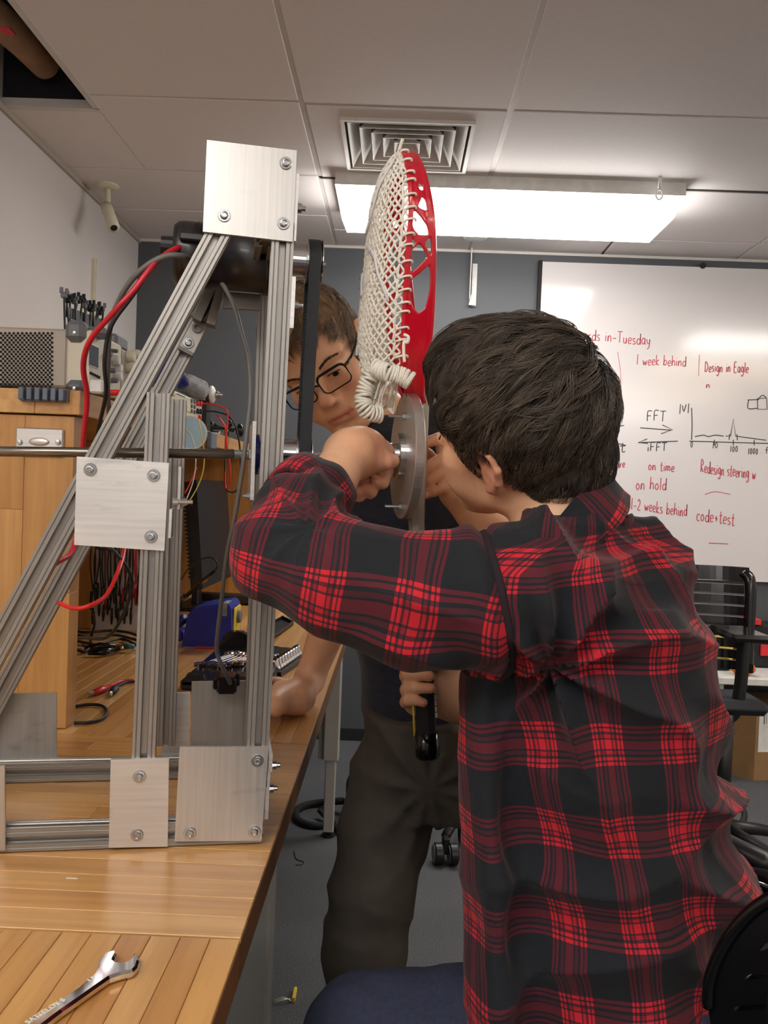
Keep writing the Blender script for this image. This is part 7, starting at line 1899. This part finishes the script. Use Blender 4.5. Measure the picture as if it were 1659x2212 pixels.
for k in range(5):
    a = 2 * PI * k / 5 + .9; p = np.array([.34 + .27 * math.cos(a), 1.0 + .27 * math.sin(a), .075]); MB().tube([(.34, 1.0, .13), p], [.026, .015], 8).build('base_arm', 'black_plastic', cc)
    t_ = np.array([-math.sin(a), math.cos(a), 0]); MB().cyl(p + t_ * .02 - (0, 0, .048), p - t_ * .02 - (0, 0, .048), .026, 14).build('castor', 'black_plastic', cc)
# far arm rest with a bright rod
a = P(1596, 1836, 1.25); b = P(1652, 1862, 1.22)
MB().tube([a + (-.05, .02, .02), a, b, b + (.01, 0, -.004)], [.016, .018, .018, .010], 12, up=(0, 0, 1), flat=.8).build('arm_pad', 'black_plastic', cc)
MB().tube([P(1560, 1870, 1.25), P(1620, 1890, 1.22), P(1700, 1930, 1.15)], .017, 10).build('arm_post', 'black_gloss', cc)
MB().tube([P(1594, 1888, 1.2), P(1700, 1932, 1.12)], .0022, 8).build('rod', 'chrome', cc)
# bag with strap loops on the floor behind the bench leg
fz = lambda x, y, h=0: PZ(x, y, h)
bg = thing('shoulder_bag', 'black shoulder bag on the floor with strap loop round the bench leg', 'bag', fz(745, 1760)); c = fz(757, 1790)
g = Field((c[0] - .08, c[1] - .08, 0), (c[0] + .42, c[1] + .30, .30), .008); g.ell(c + np.array([.13, .12, .08]), (.15, .10, .09), None, .03); g.ell(c + np.array([.05, .10, .12]), (.07, .06, .07), None, .03)
V, F = g.mesh(); V = V + normals(V, F) * (.008 * vnoise(V, 18, 2))[:, None]; V[:, 2] = np.maximum(V[:, 2], .002); qmesh('bag_body', V, F, 'black_matte', bg)
q = [fz(740, 1730, .05), fz(700, 1733, .02), fz(665, 1738, .012), fz(640, 1752, .012), fz(645, 1772, .012), fz(675, 1783, .012), fz(700, 1782, .012), fz(720, 1770, .03)]
MB().tube(smooth_path(q, 5), .013, 8, up=(0, 0, 1), flat=1.0).build('strap', 'black_matte', bg)
MB().tube(smooth_path([fz(690, 1750, .03), fz(705, 1765, .02), fz(722, 1778, .012), fz(735, 1800, .012)], 4), .010, 8).build('strap', 'black_matte', bg)
q = [P(1572, 1724, 1.9), P(1592, 1730, 1.9), P(1607, 1755, 1.9), P(1600, 1778, 1.9), P(1583, 1787, 1.9)]
q = [fz(1560, 1722, .09), fz(1590, 1730, .085), fz(1608, 1757, .07), fz(1600, 1780, .06), fz(1578, 1790, .04)]
tag(MB().tube(smooth_path(q + [fz(1560, 1795, .012)], 5), .011, 8).build('cable_loop', 'rubber_black'), 'thick dark cable loop on the floor right of the plaid shirt', 'cable')
# castor between the trouser legs
c = fz(962, 1868, 0); ct = thing('castor_wheel', 'black twin castor with grey rims on the floor between the trouser legs', 'castor', c)
for dx in (-.024, .024):
    w_ = MB().lathe(c + (dx - .014, .0, .034), (1, .15, 0), [(0, .030), (.004, .034), (.024, .034), (.028, .030)], 24).build('wheel', 'black_plastic', ct)
    MB().lathe(c + (dx - .016, .0, .034), (1, .15, 0), [(0, .020), (.0, .028), (.003, .029), (.003, .02)], 24).build('rim', 'grey_plastic', w_)
MB().bbox(c + (-.012, .0, .03), c + (.012, .05, .085), .006).build('fork', 'black_plastic', ct); MB().tube([c + (0, .03, .08), c + (.06, .2, .11), c + (.16, .45, .13)], [.016, .020, .026], 8).build('base_arm', 'black_plastic', ct)
# tiny component with wires, and a thread
t = thing('component', 'tiny tan component with thin wires on the floor by the bench leg', 'component', fz(632, 2160)); 
MB().bbox(fz(630, 2166, 0), fz(638, 2142, .0) + (.004, 0, .012), .001).build('body', 'wire_yellow', t)
for k in range(3): MB().tube(smooth_path([fz(630, 2163 - k * 3, .004), fz(612, 2158 + k * 3 - 4, .012), fz(590, 2162 + k * 3, .003)], 4), .0009, 5).build('wire', 'wire_white', t)
tag(MB().tube(smooth_path([fz(635, 1838, .002), fz(640, 1855, .002), fz(656, 1862, .002), fz(650, 1868, .002), fz(638, 1868, .002)], 5), .0012, 5).build('thread', 'black_matte'), 'dark thread scrap on the carpet behind the bench', 'thread')
